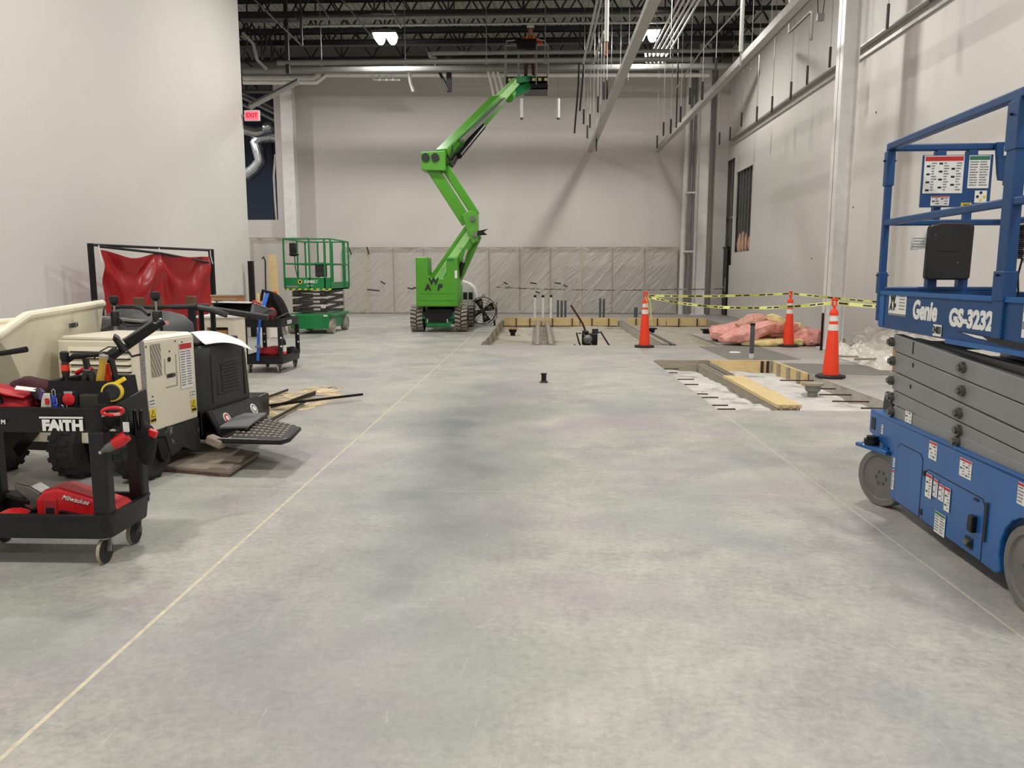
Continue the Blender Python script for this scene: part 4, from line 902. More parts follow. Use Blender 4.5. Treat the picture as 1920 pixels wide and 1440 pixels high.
q = MB(); q.prism([(-.04, 1.204), (.16, 1.199), (.21, 1.185), (.1, 1.188)], frame((-.387, 0, 0), (0, -1, 0), (0, 0, 1)), .005); q.build('slot_gleam', 'label', dk, smooth=0)
text('Genie', .15, 'label', dk, lfT(.50, 1.292), bold=.006, sx=.86, shear=.08)
text('GS-3232', .125, 'label', dk, lfT(-.02, 1.272), bold=.0065, sx=1.0, shear=.0)
q = MB(); q.prism([(-.05, -.032), (.05, -.032), (.05, .032), (-.05, .032)], lfT(.32, 1.195, -.389), .001); lb = q.build('number_plate', 'label', dk, smooth=0)
text('3403', .055, 'ink', lb, lfT(.32, 1.195, -.3915), bold=.0012, sx=.85)
q = MB(); q.prism([(-.13, -.065), (.13, -.065), (.13, .065), (-.13, .065)], lfT(.88, 1.325), .001); lb = q.build('company_label', 'label', dk, smooth=0)
q = MB(); q.prism([(-.13, -.077), (.13, -.077), (.13, -.066), (-.13, -.066)], lfT(.88, 1.325), .001); q.prism([(-.13, .062), (.13, .062), (.13, .066), (-.13, .066)], lfT(.88, 1.325), .0018); q.build('label_edge', 'inkgray', lb, smooth=0)
text('W', .07, 'ink', lb, lfT(.945, 1.348, -.389), bold=.002); text('A P', .062, 'ink', lb, lfT(.945, 1.30, -.389), bold=.002)
for k in range(5): q = MB(); q.b2(-.3885, -.3875, .77, .85, 1.375 - k * .02 - .006, 1.375 - k * .02); q.build('print_line', 'inkgray', lb, smooth=0)
sticker(dk, lfT(-.50, 1.30), .03, .16, None, 2, 1, name='yellow_label')
# guard rails
RZ, MZ, PZ = 2.325, 1.84, 1.40
def rail(parent, pts, s=.042, nm='rail', m='bluedark'):
    q = MB()
    for i in range(len(pts) - 1): q.bar(pts[i], pts[i + 1], s, s)
    return q.build(nm, m, parent, bevel=.009, smooth=35)
rail(bl, [(-.375, 1.19, RZ), (-.375, -1.18, RZ)], .048); rail(bl, [(-.375, 1.16, MZ), (-.375, -1.18, MZ)], .04)
rail(bl, [(.375, 1.19, RZ), (.375, -1.18, RZ)], .048); rail(bl, [(.375, 1.16, MZ), (.375, -1.18, MZ)], .04)
rail(bl, [(-.35, 1.17, RZ - .01), (.36, 1.17, RZ - .01)], .044); rail(bl, [(-.35, 1.17, MZ), (.36, 1.17, MZ)], .038)
rail(bl, [(-.37, 1.165, PZ + .01), (.37, 1.165, PZ + .01)], .03)
def rpost(x, y, w__=.04, z0=1.2, z1=None, d_=None):
    q = MB(); z1 = z1 or RZ - .01; d2 = d_ or w__
    q.b2(x - w__ / 2, x + w__ / 2, y - d2 / 2, y + d2 / 2, z0, z1); e = .007
    q.b2(x - w__ / 2 - e, x + w__ / 2 + e, y - d2 / 2 - e, y + d2 / 2 + e, z0 + .18, z0 + .32); q.b2(x - w__ / 2 - e, x + w__ / 2 + e, y - d2 / 2 - e, y + d2 / 2 + e, z1 - .24, z1 - .02)
    p_ = q.build('rail_post', 'bluedark', bl, bevel=.005, smooth=0)
    for z in (z0 + .3, z1 - .08): q = MB(); q.cyl((x - w__ / 2 - .02, y, z), (x + w__ / 2 + .02, y, z), .006, 6); q.build('bolt', 'blackmetal', p_)
for x in (-.375, .375): rpost(x, 1.18, .04)
for x in (-.065, .13): rpost(x, 1.18, .045)
for x in (-.375, .375): rpost(x, -.29, .05, d_=.085); rpost(x, -1.15, .04)
# sign board with decals, manual box, paper
q = MB(); q.b2(-.185, .245, 1.135, 1.15, 1.935, 2.262); sb = q.build('sign_board', 'bluedark', bl, smooth=0)
def frT(x, z, y=1.133): return frame((x, y, z), (1, 0, 0), (0, 0, 1))
def fs(x, z, w__, h_, head, rows, cols, icons=0):
    return sticker(sb, frT(x, z), w__, h_, head, rows, cols, icons=icons)
fs(-.055, 2.14, .245, .235, 'red', 11, 3, 1); fs(.162, 2.155, .13, .205, 'green', 10, 2)
fs(-.065, 1.975, .115, .06, 'red', 3, 2, 1)
q = MB(); q.prism([(-.037, -.038), (.037, -.038), (.037, .038), (-.037, .038)], frT(.185, 2.0), .001); g = q.build('pad_label', 'label', sb, smooth=0)
for k, (x, z, m) in enumerate(((.185, 2.025, 'ink'), (.165, 2.0, 'ink'), (.207, 2.0, 'yellow'), (.185, 1.978, 'yellow'))): q = MB(); q.cyl((x, 1.130, z), (x, 1.132, z), .009, 12); q.build('dot', m, g)
q = MB(); q.prism([(-.032, -.012), (.032, -.012), (.032, .012), (-.032, .012)], frT(.10, 1.95), .001); g = q.build('number_plate', 'yellow', sb, smooth=0); text('3403', .022, 'ink', g, frT(.10, 1.95, 1.130), ext=.0005)
T = frT(-.01, 1.655, 1.135)
q = MB(); q.prism([(-.13, -.17), (-.115, -.185), (.135, -.185), (.15, -.17), (.155, .16), (.12, .178), (-.06, .182), (-.12, .16), (-.125, .13)], T, .05); mb_ = q.build('manual_box', mat('scuffed_black_box', (30, 30, 30), .5, dirt=((200, 198, 190), .27, 26)), bl, bevel=.012, smooth=0)
q = MB(); q.box((-.01, 1.083, 1.66), (.17, .004, .006)); q.build('box_seam', 'darkgray', mb_, smooth=0)
q = MB(); q.grid(lambda u, v: (-.225 + .10 * u, 1.14 + .02 * math.sin(u * 4), 1.66 + .10 * v + .012 * u), 6, 4); pt = q.build('paper_tag', 'label', mb_, smooth=60)
for k in range(4): q = MB(); q.b2(-.215, -.14, 1.128, 1.13, 1.68 + .018 * k, 1.686 + .018 * k); q.build('print_line', 'inkgray', pt, smooth=0)
# control box bracket on the far right rail with coiled cord
q = MB(); q.prism([(.245, 2.335), (.37, 2.335), (.46, 2.36), (.46, 2.12), (.36, 2.09), (.28, 2.10), (.27, 2.14)], frame((0, 1.14, 0), (1, 0, 0), (0, 0, 1)), .03); cb = q.build('control_bracket', 'bluedark', bl, bevel=.004, smooth=0)
q = MB(); q.b2(.29, .345, 1.10, 1.108, 2.25, 2.31); q.build('bracket_label', 'label', cb, smooth=0)
q = MB(); q.b2(.02, .22, -.12, .05, 1.98, 2.08); q.build('control_box', 'blackmetal', bl, bevel=.01)
q = MB(); q.lathe([(.02, 0), (.028, .012), (.028, .03), (.0, .04)], (.06, -.05, 2.08), n=14); q.build('stop_button', 'red', bl)
q = MB(); pts = [(-.27 + .013 * math.cos(k * 1.2), -.20 + .013 * math.sin(k * 1.2), 1.74 - k * .0018) for k in range(90)] + [(-.27, -.2, 1.5), (-.26, -.2, 1.40)]
q.tube(pts, .005, 5); q.build('coiled_cord', 'black', bl)
q = MB(); q.b2(-.20, .02, -.22, -.1, 1.56, 1.66); q.build('tray', 'greyarm', bl, bevel=.006)

# ================================================================ GREEN SCISSOR LIFT (back left)
gl = thing('scissor_lift', 'small dark green scissor lift with guard rails, standing at the back left', 'scissor lift', (-5.88, 20.5, 0))
W2, L2 = .58, .92
q = MB(); q.b2(-.5, .5, -L2, L2, .14, .50); q.b2(-.58, .58, -L2 + .02, L2 - .02, .44, .52); q.build('chassis', 'dgreen', gl, bevel=.02, smooth=0)
q = MB(); q.b2(-.36, .36, -L2 - .015, -L2, .13, .46); q.build('front_panel', 'dgreen', gl, bevel=.01, smooth=0)
for x in (-.42, .42): q = MB(); q.box((x, -L2 - .01, .47), (.1, .01, .04)); q.build('lamp_label', 'label', gl, smooth=0)
for sx_s in (-1, 1):
    for y in (-.72, .72):
        lift_wheel(gl, (sx_s * .50, y, .19), .19, .16, 0, 'tyre', 'label', sx_s)
for k in range(6):
    z0 = .55 + k * .098
    for sx_s in (-1, 1):
        q = MB(); dz = .03 if k % 2 else -.03
        q.bar((sx_s * .42, -.82, z0 + .04 - dz), (sx_s * .42, .82, z0 + .04 + dz), .06, .075); a_ = q.build('scissor_arm', 'scis', gl, bevel=.006, smooth=0)
    q = MB(); q.b2(-.45, .45, -.84, -.78, z0 + .01, z0 + .055); q.build('cross_tube', 'scis', gl, bevel=.006)
    if k % 2:
        for sx_s in (-1, 1): q = MB(); q.b2(sx_s * .34 - .07, sx_s * .34 + .07, -.88, -.80, z0 - .06, z0 + .07); q.build('pivot_block', 'scis', gl, bevel=.02)
sticker(gl, frame((.36, -.885, .70), (1, 0, 0), (0, 0, 1)), .12, .07, None, 2, 1, icons=1)
q = MB(); q.b2(-.60, .60, -L2, L2, 1.13, 1.17); q.b2(-.60, .60, -L2 - .02, -L2, 1.12, 1.44); q.b2(.58, .60, -L2, L2, 1.13, 1.33); q.b2(-.60, -.58, -L2, L2, 1.13, 1.33); pd = q.build('platform', 'dgreen', gl, bevel=.006, smooth=0)
for k in range(8): q = MB(); x = -.57 + k * .155; q.prism([(x, 1.125), (x + .07, 1.125), (x + .09, 1.165), (x + .02, 1.165)], frame((0, -L2 - .021, 0), (1, 0, 0), (0, 0, 1)), .003); q.build('hazard_stripe', 'yellow', pd, smooth=0)
text('SUNBELT', .10, 'label', pd, frame((.08, -L2 - .022, 1.335), (1, 0, 0), (0, 0, 1)), bold=.003, sx=.85, ext=.003)
text('RENTALS', .04, 'label', pd, frame((.05, -L2 - .022, 1.235), (1, 0, 0), (0, 0, 1)), ext=.003)
q = MB(); q.lathe([(.032, 0), (.032, .006), (.055, .006), (.055, 0)], (-.20, -L2 - .022, 1.335), (0, -1, 0), n=16); q.build('ring_emblem', 'yellow', pd)
q = MB(); q.b2(-.56, -.25, -L2 - .024, -L2 - .02, 1.19, 1.24); q.build('grey_label', 'inkgray', pd, smooth=0)
GR = 2.41
def grail(a, c, s=.035): q = MB(); q.bar(a, c, s, s); return q.build('rail', 'dgreen', gl, bevel=.006)
for z in (GR, 1.79):
    grail((-.60, -L2, z), (.60, -L2, z)); grail((-.60, L2, z), (.60, L2, z)); grail((.60, -L2, z), (.60, L2, z)); grail((-.60, -L2, z), (-.60, L2, z))
for x, y in ((-.6, -L2), (.6, -L2), (.44, -L2), (-.6, L2), (.6, L2), (-.05, L2), (.15, L2), (-.25, L2), (.6, .35), (.6, .5), (-.6, .2), (.05, -L2)):
    q = MB(); z0 = 1.17 if not (x == .05) else 1.17
    q.b2(x - .02, x + .02, y - .02, y + .02, z0, GR); q.build('rail_post', 'dgreen', gl, bevel=.005, smooth=0)
q = MB(); q.b2(-.5, -.32, -.80, -.70, 1.98, 2.32); q.b2(-.5, -.28, -.84, -.66, 2.0, 2.06); q.build('control_box', 'black', gl, bevel=.03)
q = MB(); q.tube([(-.38, -.74, 1.98), (-.37, -.74, 1.7), (-.32, -.72, 1.4), (-.3, -.7, 1.2)], .012, 6); q.build('cord', 'black', gl)
q = MB(); q.b2(.17, .47, -.86, -.80, 1.46, 1.82); q.build('manual_box', 'darkgray', gl, bevel=.02)
q = MB(); q.b2(-.33, -.05, L2 - .03, L2 - .02, 1.5, 1.75); q.build('notice', 'inkgray', gl, smooth=0)

# ================================================================ BOOM LIFT
bt = thing('boom_lift', 'bright green articulated boom lift with raised folding arm and worker platform', 'boom lift', (-2.66, 21.3, 0))
def P(x, y, Y): return at(x, y, Y)
X0, X1 = -3.22, -2.12
q = MB(bt); q.b2(-3.05, -2.25, 20.45, 22.6, .22, .55); q.b2(-3.1, -2.2, 20.35, 20.5, .34, .52); q.b2(-2.98, -2.32, 20.28, 20.36, .14, .30); q.build('chassis', 'dgreen', bt, bevel=.03, smooth=0)
q = MB(bt); q.prism([(-.42, .1), (.42, .1), (.3, -.06), (.24, -.16), (-.24, -.16), (-.3, -.06)], frame((-2.66, 20.26, .42), (1, 0, 0), (0, 0, 1)), .02); q.build('bumper_plate', 'blackmetal', bt, smooth=0)
for x in (-2.93, -2.40): q = MB(bt); q.cyl((x, 20.24, .26), (x, 20.24, .36), .025, 8); q.build('shackle', 'chrome', bt)
q = MB(bt); q.b2(-3.0, -2.3, 20.36, 20.6, .52, .60); q.cyl((-2.66, 21.3, .55), (-2.66, 21.3, .70), .5, 24); q.build('turntable_ring', 'blackmetal', bt)
def lug_tyre(c, r, wd):
    q = MB(bt); c = Vector(c)
    q.lathe([(r * .55, -wd / 2), (r * .9, -wd / 2), (r * .955, -wd * .42), (r * .955, wd * .42), (r * .9, wd / 2), (r * .55, wd / 2)], c, (1, 0, 0), 32); ty = q.build('tyre', 'rubber', bt)
    for k in range(20):
        for s in (-1, 1):
            a = 2 * PI * (k + (.5 if s > 0 else 0)) / 20
            def pp(da, x): aa = a + da; return c + V(x, math.cos(aa) * r, math.sin(aa) * r)
            def pi_(da, x): aa = a + da; return c + V(x, math.cos(aa) * r * .9, math.sin(aa) * r * .9)
            xs_ = (0.01 * s, s * wd * .25, s * wd * .5); das = (.10, .03, .0)
            vs = []
            for x, d0 in zip(xs_, das):
                vs += [pp(d0, x), pp(d0 + .2, x), pi_(d0 + .2, x), pi_(d0, x)]
            q = MB(bt); q.add(vs, [(0, 1, 5, 4), (4, 5, 9, 8), (1, 2, 6, 5), (5, 6, 10, 9), (3, 0, 4, 7), (7, 4, 8, 11), (0, 3, 2, 1), (8, 9, 10, 11)])
            q.build('tread_lug', 'tyre', ty, smooth=0)
    q = MB(bt); q.lathe([(r * .56, -wd * .45), (r * .56, wd * .3), (r * .3, wd * .2), (r * .25, wd * .5), (.002, wd * .5)], c, (1, 0, 0), 20); q.build('hub', 'label', bt)
for x, y in ((-3.24, 20.66), (-2.06, 20.66), (-3.24, 22.6), (-2.06, 22.6)): lug_tyre((x, y, .36), .36, .33)
# counterweight with notch
T = frame((0, 20.22, 0), (1, 0, 0), (0, 0, 1))
q = MB(bt); q.prism([(X0, .68), (X1, .68), (X1 + .02, 1.15), (X1, 1.97), (X1 - .28, 1.97), (X1 - .30, 1.50), (X1 - .38, 1.42), (X0 + .42, 1.42), (X0 + .33, 1.50), (X0 + .32, 1.97), (X0, 1.97)], T, -.75)
cw = q.build('counterweight', 'green', bt, bevel=.03, smooth=0)
q = MB(bt); q.b2(X0 + .1, X1 - .1, 20.213, 20.22, 1.02, 1.025); q.b2(X0 + .06, X1 - .06, 20.213, 20.22, .84, .845); q.build('panel_seam', 'dgreen', cw, smooth=0)
text('W', .24, 'ink', cw, frame((-2.75, 20.215, 1.335), (1, 0, 0), (0, 0, 1)), bold=.010, ext=.004, world=bt)
text('A', .22, 'ink', cw, frame((-2.90, 20.210, 1.18), (1, 0, 0), (0, 0, 1)), bold=.010, ext=.004, world=bt)
text('P', .22, 'ink', cw, frame((-2.60, 20.210, 1.18), (1, 0, 0), (0, 0, 1)), bold=.010, ext=.004, world=bt, shear=.2)
text('4632', .09, 'dgreen', cw, frame((-2.30, 20.215, 1.90), (1, 0, 0), (0, 0, 1)), bold=.004, ext=.004, world=bt)
q = MB(bt); q.b2(-2.19, -2.13, 20.20, 20.215, 1.42, 1.62); q.build('latch', 'label', cw, smooth=0)
q = MB(bt); q.cyl((-3.4, 20.9, 1.17), (-3.2, 20.9, 1.13), .02, 8); q.build('mirror_arm', 'blackmetal', bt)
q = MB(bt); q.b2(-3.15, -2.2, 20.9, 22.4, .70, 1.25); q.build('turret', 'green', bt, bevel=.05, smooth=0)
# arms
def arm(nm, a, c, w_, h_, m='green', wd2=None, ht2=None, up=(0, -1, 0)):
    q = MB(bt); q.bar(a, c, w_, h_, 0, up, wd2, ht2); return q.build(nm, m, bt, bevel=.02, smooth=0)
E0 = P(806, 556, 21.1); E1 = P(889, 432, 21.1)
light_green = mat('pale_green', (158, 212, 128), .45, 0, .06, 3, dirt=((104, 168, 76), .4, 3))  # paler mottled green for the arm faces and the telescopic arm
lo_ = arm('lower_arm', E0, E1, .40, .36)
d_ = (E1 - E0).normalized(); n_ = V(-d_.z, 0, d_.x)
arm('arm_top_plate', E0 + n_ * .24, E1 + n_ * .20 - d_ * .1, .10, .44, 'green')
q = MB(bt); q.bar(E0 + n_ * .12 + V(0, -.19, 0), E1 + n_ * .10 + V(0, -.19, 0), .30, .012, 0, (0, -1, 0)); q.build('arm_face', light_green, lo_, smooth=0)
arm('lower_link', P(838, 566, 21.3), P(895, 440, 21.3), .26, .30, 'green')
q = MB(bt); q.cyl(P(850, 548, 20.7), P(868, 492, 20.7), .07, 12); cyl_ = q.build('hydraulic_cylinder', 'blackmetal', bt)
q = MB(bt); q.cyl(P(866, 498, 20.7), P(876, 468, 20.7), .035, 10); q.build('cylinder_rod', 'chrome', cyl_)
q = MB(bt); pe = [P(880, 438, 21), P(868, 404, 21), P(886, 396, 21), P(896, 400, 21), P(897, 452, 21), P(888, 458, 21)]
q.loft([[p + V(0, -.36, 0) for p in pe], [p + V(0, .30, 0) for p in pe]]); eb = q.build('elbow_bracket', 'green', bt, bevel=.015, smooth=0)
q = MB(bt); q.prism([(0, 0), (.26, .02), (.16, .1), (.28, .18), (0, .12)], frame(P(896, 442, 20.8), (1, 0, 0), (0, 0, 1)), .08); q.build('hose_bracket', 'blackmetal', eb, smooth=0)
for px, py in ((886, 410), (890, 440)): q = MB(bt); c_ = P(px, py, 20.63); q.cyl(c_, c_ + V(0, -.05, 0), .07, 14); q.build('pivot_pin', 'steel', eb)
M0, M1 = P(876, 418, 21.0), P(808, 312, 20.8); arm('middle_arm', M0, M1, .30, .36, 'green')
M2, M3 = P(893, 404, 21.1), P(834, 312, 20.9); arm('middle_link', M2, M3, .22, .30, 'green')
hb = [P(790, 286, 20.6), P(835, 283, 20.6), P(836, 321, 20.6), P(791, 320, 20.6)]
q = MB(bt); q.loft([[p + V(0, -.1, 0) for p in hb], [p + V(.04, .55, 0) for p in hb]]); hd = q.build('head_box', 'green', bt, bevel=.02, smooth=0)
for px in (798, 816): q = MB(bt); c_ = P(px, 295, 20.48); q.cyl(c_, c_ + V(0, -.03, 0), .105, 20); q.build('bore_hole', 'ink', hd)
q = MB(bt); q.loft([[p + V(0, 0, 0) for p in (P(832, 288, 20.8), P(846, 296, 20.8), P(848, 322, 20.8), P(832, 321, 20.8))], [p for p in (P(832, 288, 21.3), P(846, 296, 21.3), P(848, 322, 21.3), P(832, 321, 21.3))]]); q.build('head_bracket', 'green', hd, smooth=0)
U0, U1 = P(832, 296, 20.9), P(932, 190, 23.6); ua = arm('upper_arm', U0, U1, .36, .48, 'green', .30, .36, (0, 0, 1))
U2 = P(968, 152, 24.6); arm('telescopic_arm', U1 - (U1 - U0) * .05, U2, .22, .26, light_green, .18, .22, (0, 0, 1))
du = (U1 - U0).normalized()
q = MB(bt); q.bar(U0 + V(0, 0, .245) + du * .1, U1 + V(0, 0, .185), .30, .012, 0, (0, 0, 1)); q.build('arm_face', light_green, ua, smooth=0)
q = MB(bt); q.cyl(P(860, 292, 20.9), P(905, 237, 22.3), .09, 12); q.build('lift_cylinder', 'blackmetal', bt)
q = MB(bt); q.bar(P(866, 264, 21.2), P(945, 186, 23.6), .12, .08); q.build('cable_track', 'pipegray', bt, smooth=0)
q = MB(bt); q.tube([P(838, 310, 20.7), P(850, 285, 20.9), P(848, 270, 21), P(838, 290, 20.8), P(845, 300, 20.7)], .03, 8); q.build('hose_loop', 'black', bt)
q = MB(bt); q.bar(P(844, 312, 20.8), P(866, 276, 21.2), .14, .12); q.build('hose_guard', 'darkgray', bt, bevel=.02)
arm('jib', P(955, 180, 24.5), P(1000, 158, 24.9), .22, .26, 'dgreen'); arm('jib', P(965, 152, 24.5), P(1000, 148, 24.9), .18, .2, 'dgreen')
q = MB(bt); q.cyl(P(953, 182, 24.3), P(962, 172, 24.7), .17, 14); q.build('jib_rotator', 'green', bt)
# basket
bx0, bx1 = P(948, 170, 24.9).x, P(1027, 170, 24.9).x; bz = P(990, 168, 24.9).z; by0, by1 = 24.7, 25.6
q = MB(bt); q.b2(bx0 + .55, bx1, by0, by1, bz - .04, bz); q.b2(bx0, bx1, by0 + .1, by1, bz + .12, bz + .16); q.b2(bx0, bx1, by0, by0 + .02, bz + .14, bz + .34); q.b2(bx0 + .5, bx1, by0, by0 + .02, bz - .04, bz + .2); q.b2(bx1 - .02, bx1, by0, by1, bz, bz + .34); q.b2(bx0, bx0 + .02, by0, by1, bz + .12, bz + .34); bk = q.build('basket', 'blackmetal', bt, smooth=0)
for k in range(7): x = bx0 + .08 + k * .185; q = MB(bt); q.prism([(x, bz + .22), (x + .09, bz + .20), (x + .11, bz + .28), (x + .02, bz + .30)], frame((0, by0 - .003, 0), (1, 0, 0), (0, 0, 1)), .003); q.build('hazard_stripe', 'tape', bk, smooth=0)
for z in (bz + 1.25, bz + .8):
    for a, c in (((bx0, by0), (bx1, by0)), ((bx0, by1), (bx1, by1)), ((bx0, by0), (bx0, by1)), ((bx1, by0), (bx1, by1))):
        q = MB(bt); q.tube([(a[0], a[1], z), (c[0], c[1], z)], .022, 8); q.build('basket_rail', 'galv', bt)
for x in (bx0, bx0 + .4, bx0 + .95, bx1):
    for y in (by0, by1): q = MB(bt); q.tube([(x, y, bz + .1), (x, y, bz + 1.25)], .022, 8); q.build('basket_post', 'galv', bt)
q = MB(bt); q.b2(bx0 + .35, bx0 + .95, by0 - .1, by0 + .12, bz + 1.12, bz + 1.42); q.build('control_console', 'blackmetal', bt, bevel=.02)
q = MB(bt); q.tube([(bx0 + .02, by0, bz + 1.25), (bx0 + .04, by0, bz + 1.38), (bx0 + .3, by0, bz + 1.4)], .022, 8); q.tube([(bx1 - .05, by0, bz + 1.25), (bx1 - .1, by0, bz + 1.38), (bx1 - .35, by0, bz + 1.42)], .022, 8); q.build('console_guard', 'galv', bt)

# ---------------------------------------------------------------- worker in the basket
def person(loc, lab):
    t = thing('person', lab, 'person', loc)
    J = {'pelvis': (0, 0, .95, .13, .10), 'belly': (.01, .0, 1.10, .135, .10), 'chest': (.02, -.02, 1.30, .16, .11), 'neck0': (.02, -.04, 1.46, .07, .065), 'neck': (.03, -.06, 1.52, .055, .055), 'head0': (.03, -.07, 1.60, .07, .085), 'head': (.03, -.07, 1.70, .075, .09),
         'lh': (-.10, 0, .90, .085, .085), 'lk': (-.12, -.03, .50, .06, .06), 'la': (-.13, .02, .10, .042, .042), 'lt': (-.13, -.14, .04, .04, .03),
         'rh': (.10, 0, .90, .085, .085), 'rk': (.13, -.02, .50, .06, .06), 'ra': (.15, .03, .10, .042, .042), 'rt': (.16, -.13, .04, .04, .03),
         'ls': (-.17, -.02, 1.42, .06, .06), 'le': (-.33, -.12, 1.24, .045, .045), 'lw': (-.24, -.34, 1.20, .03, .03), 'lhd': (-.2, -.42, 1.20, .035, .02),
         'rs': (.21, -.02, 1.42, .06, .06), 're': (.38, -.10, 1.22, .045, .045), 'rw': (.26, -.32, 1.16, .03, .03), 'rhd': (.22, -.40, 1.15, .035, .02)}
    E = [('pelvis', 'belly'), ('belly', 'chest'), ('chest', 'neck0'), ('neck0', 'neck'), ('neck', 'head0'), ('head0', 'head'), ('pelvis', 'lh'), ('lh', 'lk'), ('lk', 'la'), ('la', 'lt'), ('pelvis', 'rh'), ('rh', 'rk'), ('rk', 'ra'), ('ra', 'rt'),
         ('chest', 'ls'), ('ls', 'le'), ('le', 'lw'), ('lw', 'lhd'), ('chest', 'rs'), ('rs', 're'), ('re', 'rw'), ('rw', 'rhd')]
    for s, hn in ((-1, 'lhd'), (1, 'rhd')):
        hx, hy, hz_ = J[hn][:3]
        for k in range(4):
            J[hn + 'f%d' % k] = (hx + (-.03 + .02 * k), hy - .06 - .01 * (k in (1, 2)), hz_ - .01, .009, .009); J[hn + 'g%d' % k] = (hx + (-.03 + .02 * k), hy - .09, hz_ - .04, .008, .008)
            E += [(hn, hn + 'f%d' % k), (hn + 'f%d' % k, hn + 'g%d' % k)]
        J[hn + 't'] = (hx - s * .05, hy - .02, hz_ - .02, .010, .010); E.append((hn, hn + 't'))
    def skin(names, edges, nm, m, grow=1.0, sub=1, root=None):
        idx = {n: i for i, n in enumerate(names)}; me = bpy.data.meshes.new(nm)
        me.from_pydata([J[n][:3] for n in names], [(idx[a], idx[b_]) for a, b_ in edges], []); me.materials.append(M[m])
        o = bpy.data.objects.new(nm, me); COL.objects.link(o); o.parent = t
        md = o.modifiers.new('skin', 'SKIN'); md.use_smooth_shade = True
        sv = me.skin_vertices[0].data if me.skin_vertices else None
        if sv is None:
            bm = bmesh.new(); bm.from_mesh(me); bm.verts.layers.skin.verify(); bm.to_mesh(me); bm.free(); sv = me.skin_vertices[0].data
        for n in names: sv[idx[n]].radius = (J[n][3] * grow, J[n][4] * grow); sv[idx[n]].use_root = (n == (root or names[0]))
        sd = o.modifiers.new('sub', 'SUBSURF'); sd.levels = sub; sd.render_levels = sub
        return o
    skin(list(J), E, 'body', 'skin', 1.0, 1)
    n1 = ['pelvis', 'lh', 'lk', 'la', 'rh', 'rk', 'ra']; skin(n1, [e for e in E if e[0] in n1 and e[1] in n1], 'trousers', 'denim', 1.18)
    n2 = ['belly', 'chest', 'ls', 'le', 'lw', 'rs', 're', 'rw', 'pelvis', 'neck0']; skin(n2, [e for e in E if e[0] in n2 and e[1] in n2], 'work_shirt', 'orangefab', 1.17)
    q = MB(); q.lathe([(.125, .0), (.12, .01), (.108, .03), (.10, .09), (.07, .13), (.0, .145)], (.03, -.07, 1.74), n=20, sx=1); q.box((.03, -.19, 1.755), (.17, .12, .012)); q.build('hard_hat', 'label', t)
    q = MB(); q.lathe([(.104, 0), (.104, .03)], (.03, -.07, 1.77), n=20); q.build('hat_band', 'black', t)
    q = MB(); q.box((.03, -.165, 1.66), (.03, .03, .05)); q.build('nose', 'skin', t, bevel=.008)
    for s in (-1, 1):
        q = MB(); q.ball((.03 + s * .035, -.155, 1.69), (.022, .015, .014), 8, 6); q.build('eye', 'ink', t)
        q = MB(); q.ball((.03 + s * .09, -.06, 1.67), (.02, .04, .06), 8, 6); q.build('ear', 'skin', t)
        q = MB(); q.box((s * .14, -.05, .05), (.10, .28, .10)); q.build('boot', 'blackfab', t, bevel=.03)
    q = MB(); q.box((.03, -.158, 1.625), (.045, .012, .01)); q.build('mouth', 'inkred', t)
    for s in (-1, 1): q = MB(); q.tube([(s * .11 + .02, -.14, 1.05), (s * .12 + .02, -.16, 1.3), (s * .10 + .02, -.10, 1.46), (s * .1 + .02, .08, 1.44)], .018, 6); q.build('harness_strap', 'tape', t)
    return t
person((P(1000, 150, 25.15).x - .12, 25.15, bz + .16), 'person in orange shirt and white hard hat working in the raised basket')
# white cabinet and drum fan behind the boom lift
t = thing('generator', 'white rounded engine cabinet with dark vents behind the boom lift', 'generator', (-2.24, 24.1, 0))
q = MB(); prof = [(-.5, .1), (.30, .1), (.34, .62), (.32, .88), (.26, 1.12), (.12, 1.26), (-.1, 1.34), (-.5, 1.36)]
q.prism(prof, frame((0, .4, 0), (1, 0, 0), (0, 0, 1)), .8); q.build('cabinet', 'label', t, bevel=.03)
for k in range(3): q = MB(); q.b2(-.25 + k * .17, -.12 + k * .17, -.41, -.39, .76, .98); q.build('vent', 'ink', t, smooth=0)
q = MB(); q.b2(-.5, .33, -.415, -.395, .66, .69); q.b2(-.15, -.1, -.415, -.395, .42, .56); q.build('trim_line', 'inkgray', t, smooth=0)
q = MB(); q.b2(-.45, .28, -.35, .35, 0, .1); q.build('skid', 'blackmetal', t, smooth=0)
fc = at(905, 582, 23.2); t = thing('drum_fan', 'black wire-fronted drum fan on a wheeled tube stand beside the far pit', 'fan', (fc.x, 23.2, 0))
rf = .40; zc = fc.z
q = MB(); q.lathe([(rf, -.12), (rf + .012, -.11), (rf + .012, .11), (rf, .12), (rf - .01, .11), (rf - .01, -.11), (rf, -.12)], (0, 0, zc), (.12, -1, 0), 36, caps=False); q.build('drum', 'darkgray', t)
ax = Vector((.12, -1, 0)).normalized(); sdv = Vector((1, .12, 0)).normalized()
q = MB()
for k in range(5):
    rr_ = rf * (k + 1) / 5; q.tube([V(0, 0, zc) + ax * .12 + (sdv * math.cos(a) + V(0, 0, 1) * math.sin(a)) * rr_ for a in [2 * PI * j / 28 for j in range(28)]], .005, 4, closed=True)
for k in range(12): a = 2 * PI * k / 12; q.tube([V(0, 0, zc) + ax * .12, V(0, 0, zc) + ax * .12 + (sdv * math.cos(a) + V(0, 0, 1) * math.sin(a)) * rf], .006, 4)
q.build('guard', 'blackmetal', t)
q = MB(); q.cyl(V(0, 0, zc) + ax * .11, V(0, 0, zc) + ax * .14, .07, 16); q.build('hub', 'ink', t)
